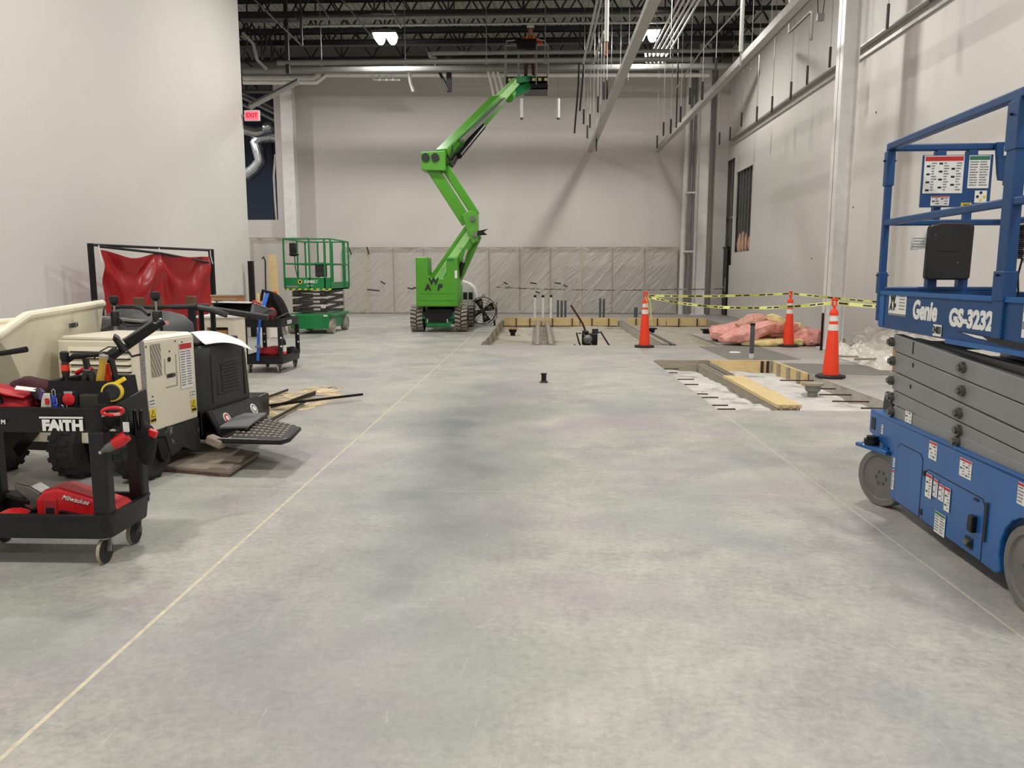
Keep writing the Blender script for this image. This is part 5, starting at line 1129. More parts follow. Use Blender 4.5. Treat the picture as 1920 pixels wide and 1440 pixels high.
for k in range(4):
    a = 2 * PI * k / 4 + .4; q = MB(); c_ = V(0, 0, zc); dv = sdv * math.cos(a) + V(0, 0, 1) * math.sin(a); tv = ax.cross(dv)
    q.add([c_ + dv * .06 - tv * .05, c_ + dv * .36 - tv * .12 + ax * .03, c_ + dv * .36 + tv * .12 - ax * .05, c_ + dv * .06 + tv * .05], [(0, 1, 2, 3)]); q.build('blade', 'steel', t, solid=.006)
for s in (-1, 1):
    q = MB(); o_ = sdv * s * (rf + .03); q.tube([o_ + V(0, 0, zc + .25), o_ + V(0, 0, zc - .2), sdv * s * .3 + V(0, 0, .08), sdv * s * .25 + V(0, -.15, .05)], .018, 8); q.build('stand', 'galv', t)
q = MB(); q.tube([-sdv * .3 + V(0, -.1, .07), sdv * .3 + V(0, -.1, .07)], .02, 8); q.build('axle', 'galv', t)
for s in (-1, 1): q = MB(); q.cyl(sdv * s * .38 + V(0, .05, .09), sdv * s * .33 + V(0, .05, .09), .09, 16); q.build('wheel', 'rubber', t)
q = MB(); q.tube([(0, 0, zc + rf), (0, 0, zc + rf + .07), (.06, 0, zc + rf + .07), (.06, 0, zc + rf)], .012, 6); q.build('handle', 'blackmetal', t)
# ================================================================ UTILITY CARTS
def cart(lab, loc, W, L, H, rim, post, wr_, hoop=True, rotz=0, group='black plastic utility carts'):
    t = thing('utility_cart', lab, 'cart', loc, rotz, group)
    hw, hl = W / 2, L / 2
    def tray(nm, z0, z1):
        q = MB(); e = .018; r_ = .05
        def ring(x, y, z, rr):
            out = []
            for sx_s, sy_s, a0 in ((1, 1, 0), (-1, 1, 90), (-1, -1, 180), (1, -1, 270)):
                for k in range(4): a = R(a0 + 30 * k); out.append(V(sx_s * (x - rr) + rr * math.cos(a), sy_s * (y - rr) + rr * math.sin(a), z))
            return out
        q.loft([ring(hw - .012, hl - .012, z0, r_), ring(hw, hl, z1 - .012, r_), ring(hw + .008, hl + .008, z1 - .01, r_), ring(hw + .008, hl + .008, z1, r_), ring(hw - e, hl - e, z1, r_ - e * .5), ring(hw - e - .01, hl - e - .01, z0 + .02, r_ - e)])
        return q.build(nm, 'black', t, smooth=40)
    top = tray('top_tray', H - rim, H); zb = wr_ * 2 + .02; bot = tray('bottom_tray', zb, zb + rim)
    for sx_s in (-1, 1):
        for sy_s in (-1, 1):
            q = MB(); cx_, cy_ = sx_s * (hw - post / 2 - .004), sy_s * (hl - post / 2 - .004)
            q.b2(cx_ - post / 2, cx_ + post / 2, cy_ - post * .42, cy_ + post * .42, zb + rim * .6, H - rim + .005); q.build('post', 'black', t, bevel=.012, smooth=0)
            wx, wy = sx_s * (hw - .08), sy_s * (hl - .07)
            q = MB(); q.lathe([(wr_ * .35, -.014), (wr_ * .8, -.015), (wr_, -.012), (wr_, .012), (wr_ * .8, .015), (wr_ * .35, .014)], (wx, wy, wr_), (1, 0, 0), 24); cs = q.build('caster', 'rubber', t)
            q = MB(); q.lathe([(wr_ * .99, -.010), (wr_ + .003, -.008), (wr_ + .003, .008), (wr_ * .99, .010)], (wx, wy, wr_), (1, 0, 0), 24); q.build('tread_band', 'woodgrey', cs)
            q = MB(); q.cyl((wx - .016, wy, wr_), (wx + .016, wy, wr_), wr_ * .4, 14); q.build('hub', 'blackmetal', cs)
            q = MB()
            for s in (-1, 1): q.bar((wx + s * .022, wy, wr_), (wx + s * .020, wy + .02, zb - .01), .004, .035, 0, (1, 0, 0))
            q.box((wx, wy + .01, zb - .01), (.06, .07, .012)); q.build('fork', 'galv', cs, smooth=0)
    if hoop:
        q = MB(); q.tube([(-hw + .05, -hl + .02, H - .02), (-hw + .08, -hl - .06, H + .05), (-.1, -hl - .10, H + .09), (.1, -hl - .10, H + .09), (hw - .08, -hl - .06, H + .05), (hw - .05, -hl + .02, H - .02)], .016, 8); q.build('handle', 'black', t)
    return t, top, bot
c1, c1top, c1bot = cart('black two-tier utility cart full of tools with a white FAITH sticker, front left', (-2.65, 3.95, 0), .91, .44, .84, .13, .085, .065, False)
def c1T(x, z, y=3.726): return frame((x, y, z), (1, 0, 0), (0, 0, 1))
text('FAITH', .072, 'label', c1top, c1T(-2.395, .748, 3.724), bold=.0045, sx=1.12, world=c1, spacing=.95, ext=.001)
q = MB(c1); q.box((-2.40, 3.7245, .790), (.225, .002, .009)); q.build('sticker_bar', 'label', c1top, smooth=0)
text('M', .03, 'label', c1top, c1T(-2.70, .765, 3.724), world=c1, bold=.001)
# deep side end of the tray with holster
q = MB(c1); q.prism([(3.80, .84), (4.14, .88), (4.16, .70), (4.16, .62), (4.05, .62), (3.80, .72)], frame((-2.19, 0, 0), (0, 1, 0), (0, 0, 1)), .02); q.build('side_panel', 'black', c1top, bevel=.006, smooth=0)
# power tool on the lower shelf
t = thing('band_saw', 'big red power tool with grey guide lying on the lower shelf of the near cart', 'power tool', (-2.5, 3.93, .19))
TS = frame((-2.50, 3.93, .205), (1, .0, -.10), (0, 0, 1))
def tl(px, pz, y=0): p = TS @ V(px, pz, 0); return V(p.x, p.y + y, p.z)
def body(pts, y0, y1, nm, m, bv=.012, par=None, root=None):
    r0 = root or t; q = MB(r0); q.loft([[tl(x, z, y0) for x, z in pts], [tl(x, z, y1) for x, z in pts]]); return q.build(nm, m, par or r0, bevel=bv, smooth=0)
bd = body([(-.16, .0), (-.17, .10), (-.13, .155), (-.05, .18), (.08, .155), (.25, .12), (.29, .09), (.28, .02), (.10, -.0)], -.08, .08, 'housing', 'red', .018)
body([(-.30, .13), (-.31, .17), (-.22, .16), (-.16, .13), (-.16, .06), (-.20, .03), (-.25, .045), (-.24, .09)], -.05, .05, 'saw_guide', 'steel', .008)
body([(-.34, .085), (-.35, .11), (-.22, .085), (-.22, .06)], -.06, .03, 'blade_shoe', 'blackmetal', .006)
body([(-.12, .03), (-.12, .11), (-.05, .115), (-.045, .035)], -.088, -.078, 'cover_plate', 'redfab', .004, bd); body([(-.105, .035), (-.105, .07), (-.06, .072), (-.058, .038)], -.091, -.086, 'dark_panel', 'ink', .002, bd)
body([(-.03, .045), (-.03, .065), (.12, .05), (.14, .03), (.12, .022), (.09, .035)], -.10, -.08, 'trigger_grip', 'blackmetal', .004, bd)
text('Milwaukee', .034, 'label', bd, frame(tl(.05, .125, -.084), (1, 0, -.22), (0, 0, 1)), world=t, shear=.3, ext=.003)
for k, (x, w__, h_) in enumerate(((-2.78, .16, .09), (-2.86, .1, .06))):
    q = MB(); q.ball((x, 3.86 + .05 * k, .185 + h_ / 2), (w__, .14, h_), 12, 8, 0, None, .25, k); tag(q.build('battery', 'red', bevel=0), ('small red tool part under the grey saw guide', 'smaller red piece at the left end of the lower cart shelf')[k], 'tool part')
# red bag and parts on the top tray left
zt = .735
t = thing('tool_bag', 'red and maroon cloth bag slumped on the left of the near cart top', 'bag', (-2.78, 3.9, zt))
def clothlump(q, c, d, seed, wob=.28, rot=None, m=0): q.ball(c, d, 20, 14, m, rot, wob, seed); return q
q = MB(t); clothlump(q, (-2.80, 3.90, .83), (.42, .34, .19), 3); q.build('bag_body', 'redfab', t, smooth=60)
q = MB(t); clothlump(q, (-2.66, 3.96, .90), (.30, .2, .11), 6, .25, (0, .15, 0)); q.build('bag_flap', mat('maroon_fabric', (62, 22, 28), .95, bump=.4, bscale=80), t, smooth=60)
q = MB(t); q.box((-2.72, 3.80, .905), (.22, .1, .012), 0, (0, .18, .1)); q.build('red_strap', 'red', t, bevel=.004)
q = MB(); q.box((-2.62, 3.80, .925), (.09, .07, .004), 0, (.1, .2, .5)); tag(q.build('white_card', 'label', smooth=0), 'small white card lying on the red cloth bag', 'card')
# black open tool tote
t = thing('tool_tote', 'black fabric tool tote packed with tools in the middle of the near cart top', 'tool bag', (-2.36, 3.96, zt))
def totering(x0, x1, y0, y1, z):
    return [V(x, y, z) for x, y in ((x0, y0), ((x0 + x1) / 2, y0 - .01), (x1, y0), (x1 + .01, (y0 + y1) / 2), (x1, y1), ((x0 + x1) / 2, y1 + .01), (x0, y1), (x0 - .01, (y0 + y1) / 2))]
q = MB(t); q.loft([totering(-2.52, -2.20, 3.82, 4.06, zt), totering(-2.54, -2.18, 3.81, 4.08, zt + .10), totering(-2.51, -2.19, 3.82, 4.07, zt + .23), totering(-2.49, -2.21, 3.84, 4.05, zt + .225), totering(-2.49, -2.21, 3.84, 4.05, zt + .12)]); q.build('tote_body', 'blackfab', t, smooth=60)
for k, (x, w__, m) in enumerate(((-2.47, .08, 'blackfab'), (-2.385, .07, 'blackfab'), (-2.29, .10, mat('olive_pocket', (44, 46, 38), .9, bump=.4)), (-2.21, .06, 'blackfab'))):
    q = MB(t); q.box((x, 3.802, zt + .09 + .015 * (k % 2)), (w__, .035, .15)); q.build('pocket', m, t, bevel=.012)
q = MB(t); q.ball((-2.21, 3.82, zt + .06), (.2, .12, .13), 14, 10, 0, (0, .3, 0), .25, 8); q.build('side_pouch', 'blackfab', t, smooth=60)
text('m', .04, 'label', t, frame((-2.20, 3.757, zt + .07), (1, 0, .3), (0, 0, 1)), world=t, bold=.002)
q = MB(t); q.tube([(-2.50, 3.94, zt + .2), (-2.49, 3.94, zt + .31), (-2.44, 3.94, zt + .345), (-2.30, 3.94, zt + .355), (-2.24, 3.94, zt + .32), (-2.22, 3.94, zt + .2)], .015, 8); q.build('tote_handle', 'black', t)
q = MB(t); q.box((-2.38, 3.96, zt + .24), (.02, .03, .18), 0, (0, -.15, 0)); q.build('handle_strap', 'black', t)
G4 = 'hand tools in the black tote'
def tool(nm, lab, cat, parts, loc):
    tt = thing(nm, lab, cat, loc, 0, G4)
    for pn, m, f in parts:
        q = MB(tt); f(q); q.build(pn, m, tt, bevel=0)
    return tt
tool('screwdriver', 'orange-handled tool with black cap standing at the left of the tote', 'hand tool', [('shaft', 'steel', lambda q: q.cyl((-2.485, 3.92, zt + .1), (-2.48, 3.92, zt + .25), .006, 6)), ('grip', 'rebar', lambda q: q.lathe([(.016, 0), (.02, .02), (.018, .07), (.014, .08)], (-2.48, 3.92, zt + .24), (0, 0, 1), 12)), ('grip_band', 'orange', lambda q: q.cyl((-2.48, 3.92, zt + .27), (-2.48, 3.92, zt + .30), .0205, 12)), ('cap', 'black', lambda q: q.lathe([(.018, 0), (.022, .015), (.022, .045), (.014, .052)], (-2.48, 3.92, zt + .32), (0, 0, 1), 12))], (-2.48, 3.92, zt + .1))
tool('chisel', 'yellow-handled tool leaning right in the tote', 'hand tool', [('grip', mat('mustard', (190, 150, 50), .5), lambda q: q.tube([(-2.27, 3.86, zt + .17), (-2.262, 3.86, zt + .24), (-2.245, 3.86, zt + .31), (-2.238, 3.86, zt + .345)], [.024, .02, .016, .022], 10)), ('tip', 'woodgrey', lambda q: q.cyl((-2.238, 3.86, zt + .34), (-2.235, 3.86, zt + .358), .022, 10))], (-2.27, 3.86, zt + .17))
tool('pliers', 'dark grips of pliers standing in the middle of the tote', 'hand tool', [('grip', 'darkgray', lambda q: (q.tube([(-2.34, 3.86, zt + .14), (-2.345, 3.86, zt + .22), (-2.33, 3.86, zt + .28)], [.012, .016, .02], 8))), ('grip', 'darkgray', lambda q: q.tube([(-2.31, 3.86, zt + .14), (-2.30, 3.86, zt + .22), (-2.31, 3.86, zt + .27)], [.012, .016, .018], 8))], (-2.33, 3.86, zt + .14))
tool('snips', 'red-handled tool lying across the top of the tote', 'hand tool', [('grip', 'red', lambda q: q.tube([(-2.45, 3.96, zt + .25), (-2.40, 3.96, zt + .275), (-2.36, 3.96, zt + .27)], .012, 8)), ('jaw', 'steel', lambda q: q.box((-2.34, 3.96, zt + .26), (.04, .01, .03)))], (-2.4, 3.96, zt + .24))
tool('wrench', 'orange and pink handle poking up at the right of the tote', 'hand tool', [('grip', 'orange', lambda q: q.tube([(-2.29, 3.98, zt + .2), (-2.285, 3.98, zt + .3)], [.014, .018], 8))], (-2.29, 3.98, zt + .2))
t = thing('red_gauge', 'small round red gadget clipped to the front of the tote', 'gadget', (-2.385, 3.775, zt + .11))
q = MB(t); q.lathe([(.022, 0), (.03, .004), (.032, .014), (.024, .018), (.0, .02)], (-2.385, 3.787, zt + .14), (0, -1, 0), 18); q.build('dial', 'red', t)
q = MB(t); q.box((-2.385, 3.78, zt + .175), (.045, .012, .012)); q.build('clip', 'chrome', t)
t = thing('tape_measure', 'yellow and black round tape measure on the right side of the tote', 'tape measure', (-2.195, 3.84, zt + .10))
q = MB(t); q.lathe([(.03, 0), (.05, .006), (.05, .05), (.03, .056)], (-2.19, 3.85, zt + .17), (.3, -1, .1), 20); q.build('case', 'yellow', t)
q = MB(t); q.lathe([(.040, 0), (.042, .004), (.034, .008), (.032, .002)], (-2.173, 3.798, zt + .175), (.3, -1, .1), 20); q.build('dial_ring', 'ink', t)
q = MB(t); q.box((-2.15, 3.84, zt + .225), (.06, .02, .02), 0, (0, -.5, 0)); q.build('hook', 'yellow', t)
for k, (x, z) in enumerate(((-2.455, zt + .10), (-2.425, zt + .06), (-2.405, zt + .065), (-2.46, zt + .14))):
    t = thing('padlock', '%s blue padlock hung on the front of the tote' % ('lower left', 'lower middle', 'lower right', 'upper left')[k], 'padlock', (x, 3.775, z), 0, 'blue padlocks')
    q = MB(); q.b2(-.012, .012, -.009, .009, -.02, .018); q.build('body', 'blueplastic', t, bevel=.004)
    q = MB(); q.tube([(-.008, 0, .015), (-.008, 0, .045), (0, 0, .053), (.008, 0, .045), (.008, 0, .015)], .0025, 6); q.build('shackle', 'chrome', t)
t = thing('plastic_pouch', 'clear pouch tag with red sticker hanging at the left front of the tote', 'tag', (-2.51, 3.775, zt + .03))
q = MB(t); q.loft([[V(-2.545, 3.775, zt + .03), V(-2.475, 3.775, zt + .025), V(-2.475, 3.79, zt + .025), V(-2.545, 3.79, zt + .03)], [V(-2.525, 3.778, zt + .17), V(-2.485, 3.778, zt + .17), V(-2.485, 3.79, zt + .17), V(-2.525, 3.79, zt + .17)]]); q.build('pouch', 'filmwhite', t, bevel=.003)
q = MB(t); q.box((-2.497, 3.773, zt + .13), (.02, .003, .03)); q.build('sticker', 'red', t)
q = MB(t); q.ball((-2.56, 3.82, zt + .15), (.11, .05, .07), 12, 8, 0, (0, .5, 0), .2, 2); q.build('black_loop', 'black', t)
q = MB(t); q.cyl((-2.535, 3.78, zt + .14), (-2.52, 3.78, zt + .18), .008, 8); q.build('purple_marker', mat('purple', (88, 50, 130), .4), t)
# long black tool standing out of the tote
t = thing('long_tool', 'long black clamp tool with trigger leaning up to the right out of the tote', 'tool', (-2.27, 3.95, zt + .28))
q = MB(t); q.bar((-2.285, 3.96, 1.05), (-2.06, 4.16, 1.25), .034, .034); q.bar((-2.21, 4.03, 1.14), (-2.10, 4.13, 1.235), .05, .045); q.build('shaft', 'blackmetal', t, bevel=.006)
q = MB(t); q.tube([(-2.20, 4.0, 1.10), (-2.235, 3.98, 1.17), (-2.225, 3.98, 1.18)], [.018, .016, .02], 8); q.build('grip', 'black', t)
q = MB(t); q.tube([(-2.215, 4.0, 1.12), (-2.27, 3.97, 1.125), (-2.33, 3.95, 1.09), (-2.34, 3.95, 1.06)], .004, 6); q.build('cable', 'black', t)
q = MB(t); q.tube([(-2.19, 4.01, 1.10), (-2.17, 4.01, 1.07), (-2.13, 4.03, 1.08)], .006, 6); q.build('trigger', 'blackmetal', t)
q = MB(t); q.box((-2.26, 3.97, 1.095), (.07, .03, .03), 0, (0, -.6, .3)); q.build('collar', 'darkgray', t, bevel=.006)
for k in range(4): q = MB(t); a = .62 + .11 * k; q.ball(V(-2.285, 3.96, 1.05).lerp(V(-2.06, 4.16, 1.25), a) + V(0, 0, .022), (.018, .018, .012), 8, 6); q.build('tooth', 'chrome', t)
q = MB(t); q.box((-2.05, 4.17, 1.24), (.02, .02, .02)); q.build('pink_tip', 'pink', t)
q = MB(); q.tube([(-2.72, 3.62, 1.13), (-2.60, 3.62, 1.125), (-2.475, 3.62, 1.145)], [.013, .013, .015], 10); q.tube([(-2.72, 3.66, 1.12), (-2.72, 3.75, .86)], .012, 8)
tag(q.build('push_bar', 'blackmetal'), 'black bar end reaching into view at the left edge above the red bag', 'handle')
# items hanging on the cart's right end
t = thing('tool_grip', 'red plastic looped grip stuck on the right corner of the near cart', 'grip', (-2.15, 3.72, .80))
q = MB(t); q.tube([V(-2.13 + .038 * math.cos(a) * 1.15, 3.72 + .02 * math.cos(a), .825 + .018 * math.sin(a)) for a in [2 * PI * k / 16 for k in range(16)]], .009, 8, closed=True); q.build('loop', 'red', t)
q = MB(t); q.box((-2.13, 3.73, .808), (.07, .03, .012)); q.build('pad', 'pink', t, bevel=.003)
t = thing('cordless_drill', 'red cordless drill hanging nose down off the right end of the near cart', 'drill', (-2.14, 3.76, .60))
q = MB(t); q.tube([(-2.10, 3.78, .69), (-2.13, 3.77, .665), (-2.16, 3.76, .645)], [.03, .034, .028], 14); q.build('motor_housing', 'red', t)
q = MB(t); q.tube([(-2.16, 3.76, .645), (-2.185, 3.75, .63), (-2.20, 3.745, .62), (-2.215, 3.74, .612)], [.026, .026, .018, .012], 14); q.build('gearbox', 'steel', t)
q = MB(t); q.cyl((-2.21, 3.742, .614), (-2.225, 3.738, .606), .010, 12); q.build('chuck_tip', 'chrome', t)
q = MB(t); q.tube([(-2.115, 3.78, .68), (-2.12, 3.79, .74), (-2.115, 3.79, .79)], [.02, .017, .02], 10); q.build('grip', 'blackmetal', t)
q = MB(t); q.box((-2.095, 3.77, .735), (.03, .005, .05)); q.build('sticker', 'label', t)
t = thing('hanging_pouch', 'black pouch with grips hanging behind the red drill', 'pouch', (-2.13, 4.05, .45))
q = MB(t); q.ball((-2.13, 4.02, .60), (.10, .14, .24), 14, 10, 0, None, .2, 4); q.build('pouch_body', 'blackfab', t, smooth=60)
for k in range(2): q = MB(t); q.tube([(-2.15 + .03 * k, 3.97, .66), (-2.145 + .035 * k, 3.95, .78)], [.012, .01], 8); q.ball((-2.145 + .035 * k, 3.95, .785), (.02, .02, .02), 8, 6); q.build('tool_grip', 'blackmetal', t)
q = MB(t); q.box((-2.08, 4.0, .655), (.05, .03, .04), 0, (0, .4, 0)); q.build('red_tip', 'red', t, bevel=.006)

# ================================================================ CREAM POWER BUGGY
bg = thing('power_buggy', 'cream power buggy with translucent cream tub, black console and rear foot plate', 'machine', (-3.2, 6.0, 0))
BX = Matrix.Translation(V(-2.83, 5.4, 0)) @ Euler((0, 0, R(-7))).to_matrix().to_4x4()
class MBX(MB):
    def __init__(s): super().__init__(bg)
    def add(s, vs, fs, m=0): super().add([BX @ Vector(p) for p in vs], fs, m)
q = MBX(); q.b2(-.70, .0, 0, .64, .36, 1.03); q.prism([(-.70, 1.03), (0, 1.03), (-.04, 1.055), (-.66, 1.06)], frame((0, .64, 0), (1, 0, 0), (0, 0, 1)), .62); ec = q.build('engine_cover', 'cream', bg, bevel=.012, smooth=0)
q = MBX(); q.b2(-.95, -.42, -.03, .3, .27, .38); q.build('lower_panel', 'cream', bg, bevel=.01, smooth=0)
q = MBX(); q.b2(-.035, .004, -.004, 0, .36, 1.03); q.build('corner_seam', 'inkgray', ec, smooth=0)
for k in range(7):
    z = .955 - k * .048; q = MBX(); q.loft([[V(-.60, -.002, z), V(-.10, -.002, z), V(-.10, -.002, z + .032), V(-.60, -.002, z + .032)], [V(-.585, -.03, z), V(-.115, -.03, z), V(-.115, -.028, z + .008), V(-.585, -.028, z + .008)]]); q.build('louver', 'cream', ec, smooth=0)
    q = MBX(); q.b2(-.59, -.11, -.004, -.001, z - .012, z); q.build('louver_gap', 'ink', ec, smooth=0)
def sfT(y, z, x=.003):   # on the right-hand face
    m = BX @ frame((x, y, z), (0, 1, 0), (0, 0, 1)); return m
q = MB(bg); q.prism([(-.06, -.12), (.06, -.12), (.06, .12), (-.06, .12)], sfT(.13, .88), .002); q.build('vent_grille', 'mesh1', ec, smooth=0)
for y0, y1, z0, z1 in ((.23, .38, .66, .665), (.375, .38, .66, .90), (.23, .235, .76, .88)): q = MB(bg); q.prism([(y0, z0), (y1, z0), (y1, z1), (y0, z1)], sfT(0, 0), .0015); q.build('hatch_line', 'inkgray', ec, smooth=0)
q = MB(bg); q.cyl(sfT(.29, .87) @ V(0, 0, 0), sfT(.29, .87) @ V(0, 0, .004), .018, 14); q.build('keyhole', 'ink', ec)
text('100054', .042, 'ink', ec, sfT(.30, .745, .005), world=bg, bold=.0012, sx=.9)
sticker(ec, sfT(.51, .80, .004), .17, .36, 'red', 14, 2, world=bg)
for y in (.05, .58):
    sticker(ec, sfT(y, .575 - y * .02, .004), .07, .05, None, 2, 1, world=bg, name='warning_strip')
    q = MB(bg); q.prism([(-.035, -.07), (.035, -.07), (.035, .03), (-.035, .03)], sfT(y, .50 - y * .02, .004), .001); w1 = q.build('warning_label', 'yellow', ec, smooth=0)
    q = MB(bg); q.prism([(-.026, -.03), (.026, -.03), (0, .024)], sfT(y, .50 - y * .02, .006), .001); q.prism([(-.03, -.062), (.03, -.062), (.03, -.042), (-.03, -.042)], sfT(y, .50 - y * .02, .006), .001); q.build('warning_sign', 'ink', w1, smooth=0)
    q = MB(bg); q.prism([(-.018, -.024), (.018, -.024), (0, .012)], sfT(y, .50 - y * .02, .0075), .001); q.build('warning_sign', 'yellow', w1, smooth=0)
for k in range(5): q = MB(bg); p_ = [(.02, .99), (.38, 1.0), (.47, .985), (.30, .93), (.06, .62)][k]; q.cyl(sfT(*p_) @ V(0, 0, 0), sfT(*p_) @ V(0, 0, .003), .007, 6); q.build('screw', 'ink', ec)
# muddy skirt, wheels, axle box
q = MBX(); q.prism([(0, .355), (.64, .355), (.64, .10), (.56, .10), (.40, .17), (.25, .13), (.18, .30), (.05, .32)], frame((-.01, 0, 0), (0, 1, 0), (0, 0, 1)), .015)
q.build('skirt', mat('muddy_black', (40, 40, 38), .8, dirt=((176, 172, 160), .36, 7), bump=.4), bg, smooth=0)
q = MBX(); q.b2(-.66, -.03, .02, .62, .12, .355); q.b2(-1.1, -.3, .0, .5, .20, .27); q.build('underframe', 'blackmetal', bg, smooth=0)
for (x, y) in ((-.10, .06), (-.62, .06), (-1.35, .1)):
    c_ = (x, y, .235); q = MBX(); r = .235
    q.lathe([(r * .5, -.09), (r * .86, -.10), (r, -.07), (r, .07), (r * .86, .10), (r * .5, .09)], c_, (1, 0, 0), 28); ty = q.build('tyre', 'rubber', bg)
    q = MBX(); q.lathe([(r * .52, -.06), (r * .5, .05), (r * .2, .06), (.002, .06)], c_, (1, 0, 0), 20); q.build('rim', 'darkgray', ty)
    q = MBX()
    for k in range(18):
        a = 2 * PI * k / 18
        for s in (-1, 1): q.box((x + s * .045, y + math.cos(a + s * .08) * r, .235 + math.sin(a + s * .08) * r), (.07, .035, .02), 0, (a - PI / 2, 0, s * .0))
    q.build('tread', 'rubber', ty, kind='stuff', smooth=0)
q = MBX(); q.prism([(.02, .32), (.12, .30), (.16, .16), (.10, .12), (.06, .17)], frame((.0, 0, 0), (0, 1, 0), (0, 0, 1)), .04); q.build('step_bracket', 'blackmetal', bg, smooth=0)
# black rear console
def cr(s_, z, y0=.66, y1=1.46): return [V(-.62 * s_, y0, z), V(-.03 * s_, y0, z), V(.05 * s_, y0 + .10, z), V(.05 * s_, y1 - .10, z), V(-.03 * s_, y1, z), V(-.62 * s_, y1, z)]
q = MBX(); q.loft([cr(1.0, .38, .66, 1.50), cr(1.0, .44, .66, 1.50), cr(.96, .82, .67, 1.46), cr(.90, .90, .69, 1.42), cr(.80, .93, .72, 1.36)]); cn = q.build('console', 'darkgray', bg, bevel=.012, smooth=35)
q = MBX(); q.loft([[V(.052, .86, .50), V(.052, 1.26, .50), V(.045, 1.26, .80), V(.045, .86, .80)], [V(.062, .88, .52), V(.062, 1.24, .52), V(.053, 1.22, .78), V(.053, .90, .78)]]); q.build('grille_frame', 'darkgray', cn, bevel=.006, smooth=0)
for k in range(9): q = MBX(); q.box((.066 - k * .0009, 1.06, .54 + k * .027), (.012, .28, .013)); q.build('grille_slat', 'darkgray', cn, bevel=.003, smooth=0)
for y in (.80, 1.33): q = MBX(); q.bar((.054, y, .45), (.046, y, .86), .012, .03); q.build('console_rib', 'darkgray', cn, smooth=0)
q = MBX(); q.b2(-.55, -.02, .72, 1.38, .93, .97); q.build('console_lid', 'black', bg, bevel=.015)
# tilted panel with two stickers
TP = BX @ frame((.14, 1.06, .31), (0, 1, 0), (-.45, 0, .9))
q = MB(bg); q.prism([(-.40, -.115), (.40, -.115), (.42, .115), (-.42, .115)], TP, -.03); tp = q.build('kick_panel', 'black', bg, bevel=.008, smooth=0)
q = MB(bg); q.prism([(-.38, -.10), (.38, -.10), (.38, .10), (-.38, .10)], TP, .003); q.build('panel_face', 'darkgray', tp, smooth=0)
for x in (-.22, .24):
    for rr_, hh, m in ((.05, .005, 'label'), (.038, .007, 'inkred' if x < 0 else 'inkgray'), (.022, .009, 'label')):
        q = MB(bg); q.cyl(TP @ V(x, .01, 0), TP @ V(x, .01, hh), rr_, 18); q.build('round_sticker', m, tp)
q = MBX(); q.b2(-.55, .02, .66, 1.5, .20, .40); q.b2(-.1, .16, .7, 1.45, .16, .22); q.build('rear_frame', 'blackmetal', bg, bevel=.01, smooth=0)
# foot plate with raised studs
FP = [(.30, .75), (.30, 1.40)]
def fT(x, y, z): return BX @ V(x, y, z)
p4 = [fl(430, 822, .27), fl(527, 824, .27), fl(540, 820, .27), fl(560, 800, .27), fl(552, 796, .27), fl(470, 778, .27)]
q = MB(bg); q.loft([[p + V(0, 0, -.035) for p in p4], [p for p in p4]]); fp = q.build('foot_plate', 'darkgray', bg, bevel=.008, smooth=0)
q = MB(bg); q.tube([p4[0] + V(-.12, 0, -.02), p4[0] + V(0, 0, -.02), p4[1] + V(0, 0, -.02), p4[2] + V(0, 0, -.02), p4[3] + V(0, 0, -.02)], .022, 8); q.build('plate_rim', 'blackmetal', fp)
q = MB(bg); q.tube([p4[0] + V(-.10, 0, .0), p4[1] + V(-.18, 0, .0)], .006, 6); q.build('rim_gleam', 'chrome', fp)
cs_, cn_ = [], 0
q = MB(bg)
for i in range(9):
    for j in range(7):
        u, v = (i + .5) / 9, (j + .5) / 7; a_ = p4[0].lerp(p4[1], u); b_ = p4[5].lerp(p4[4], u); p = a_.lerp(b_, .06 + .9 * v)
        q.box(p + V(0, 0, .003), (.022, .03, .008), 0, (0, 0, .5 * (-1) ** (i + j)))
q.build('tread_stud', 'woodgrey', fp, kind='stuff', smooth=0)
q = MB(bg); a_, b_ = fl(425, 802, .31), fl(488, 790, .31); q.bar(a_ + V(.05, .02, 0), fl(475, 776, .30), .22, .02); q.build('hinged_flap', 'greyhub', bg, bevel=.004, smooth=0)
q = MB(bg); q.box(fl(405, 828, .24), (.14, .08, .07), 0, (0, .3, -.3)); q.build('hinge_block', 'ply', bg, bevel=.015)
q = MBX(); q.tube([(.06, .78, .33), (.10, .76, .36), (.13, .80, .30), (.20, .84, .26)], .016, 8); q.build('hose', 'black', bg)
for k in range(2): q = MBX(); q.cyl((.085 + .02 * k, .70 + .07 * k, .33), (.11 + .02 * k, .70 + .07 * k, .33), .028, 14); q.build('coupling', 'steel', bg)
# tub: rolled rim, sloping walls
RA = [V(-3.70, 6.45, 1.255), V(-3.50, 5.15, 1.215), V(-3.34, 4.62, 1.115), V(-4.5, 4.5, 1.02), V(-4.9, 5.6, 1.08), V(-4.3, 6.6, 1.11)]
RB = [V(-3.66, 6.30, 1.02), V(-3.56, 5.25, 1.0), V(-3.50, 4.95, .98), V(-4.4, 4.9, .98), V(-4.75, 5.6, .95), V(-4.3, 6.45, .96)]
RC = [V(-3.72, 6.0, .62), V(-3.66, 5.45, .60), V(-3.66, 5.35, .60), V(-4.3, 5.3, .60), V(-4.4, 5.5, .6), V(-4.5, 6.0, .62)]
def ins(ring, k, dz=0):
    c_ = sum(ring, Vector()) / len(ring); return [c_ + (p - c_) * k + V(0, 0, dz) for p in ring]
q = MB(bg); q.loft([RC, RB, RA, ins(RA, .97), ins(RB, .96), ins(RC, .95, .04)]); tb = q.build('tub', 'tub', bg, bevel=.04, smooth=50)
q = MB(bg); rp = []
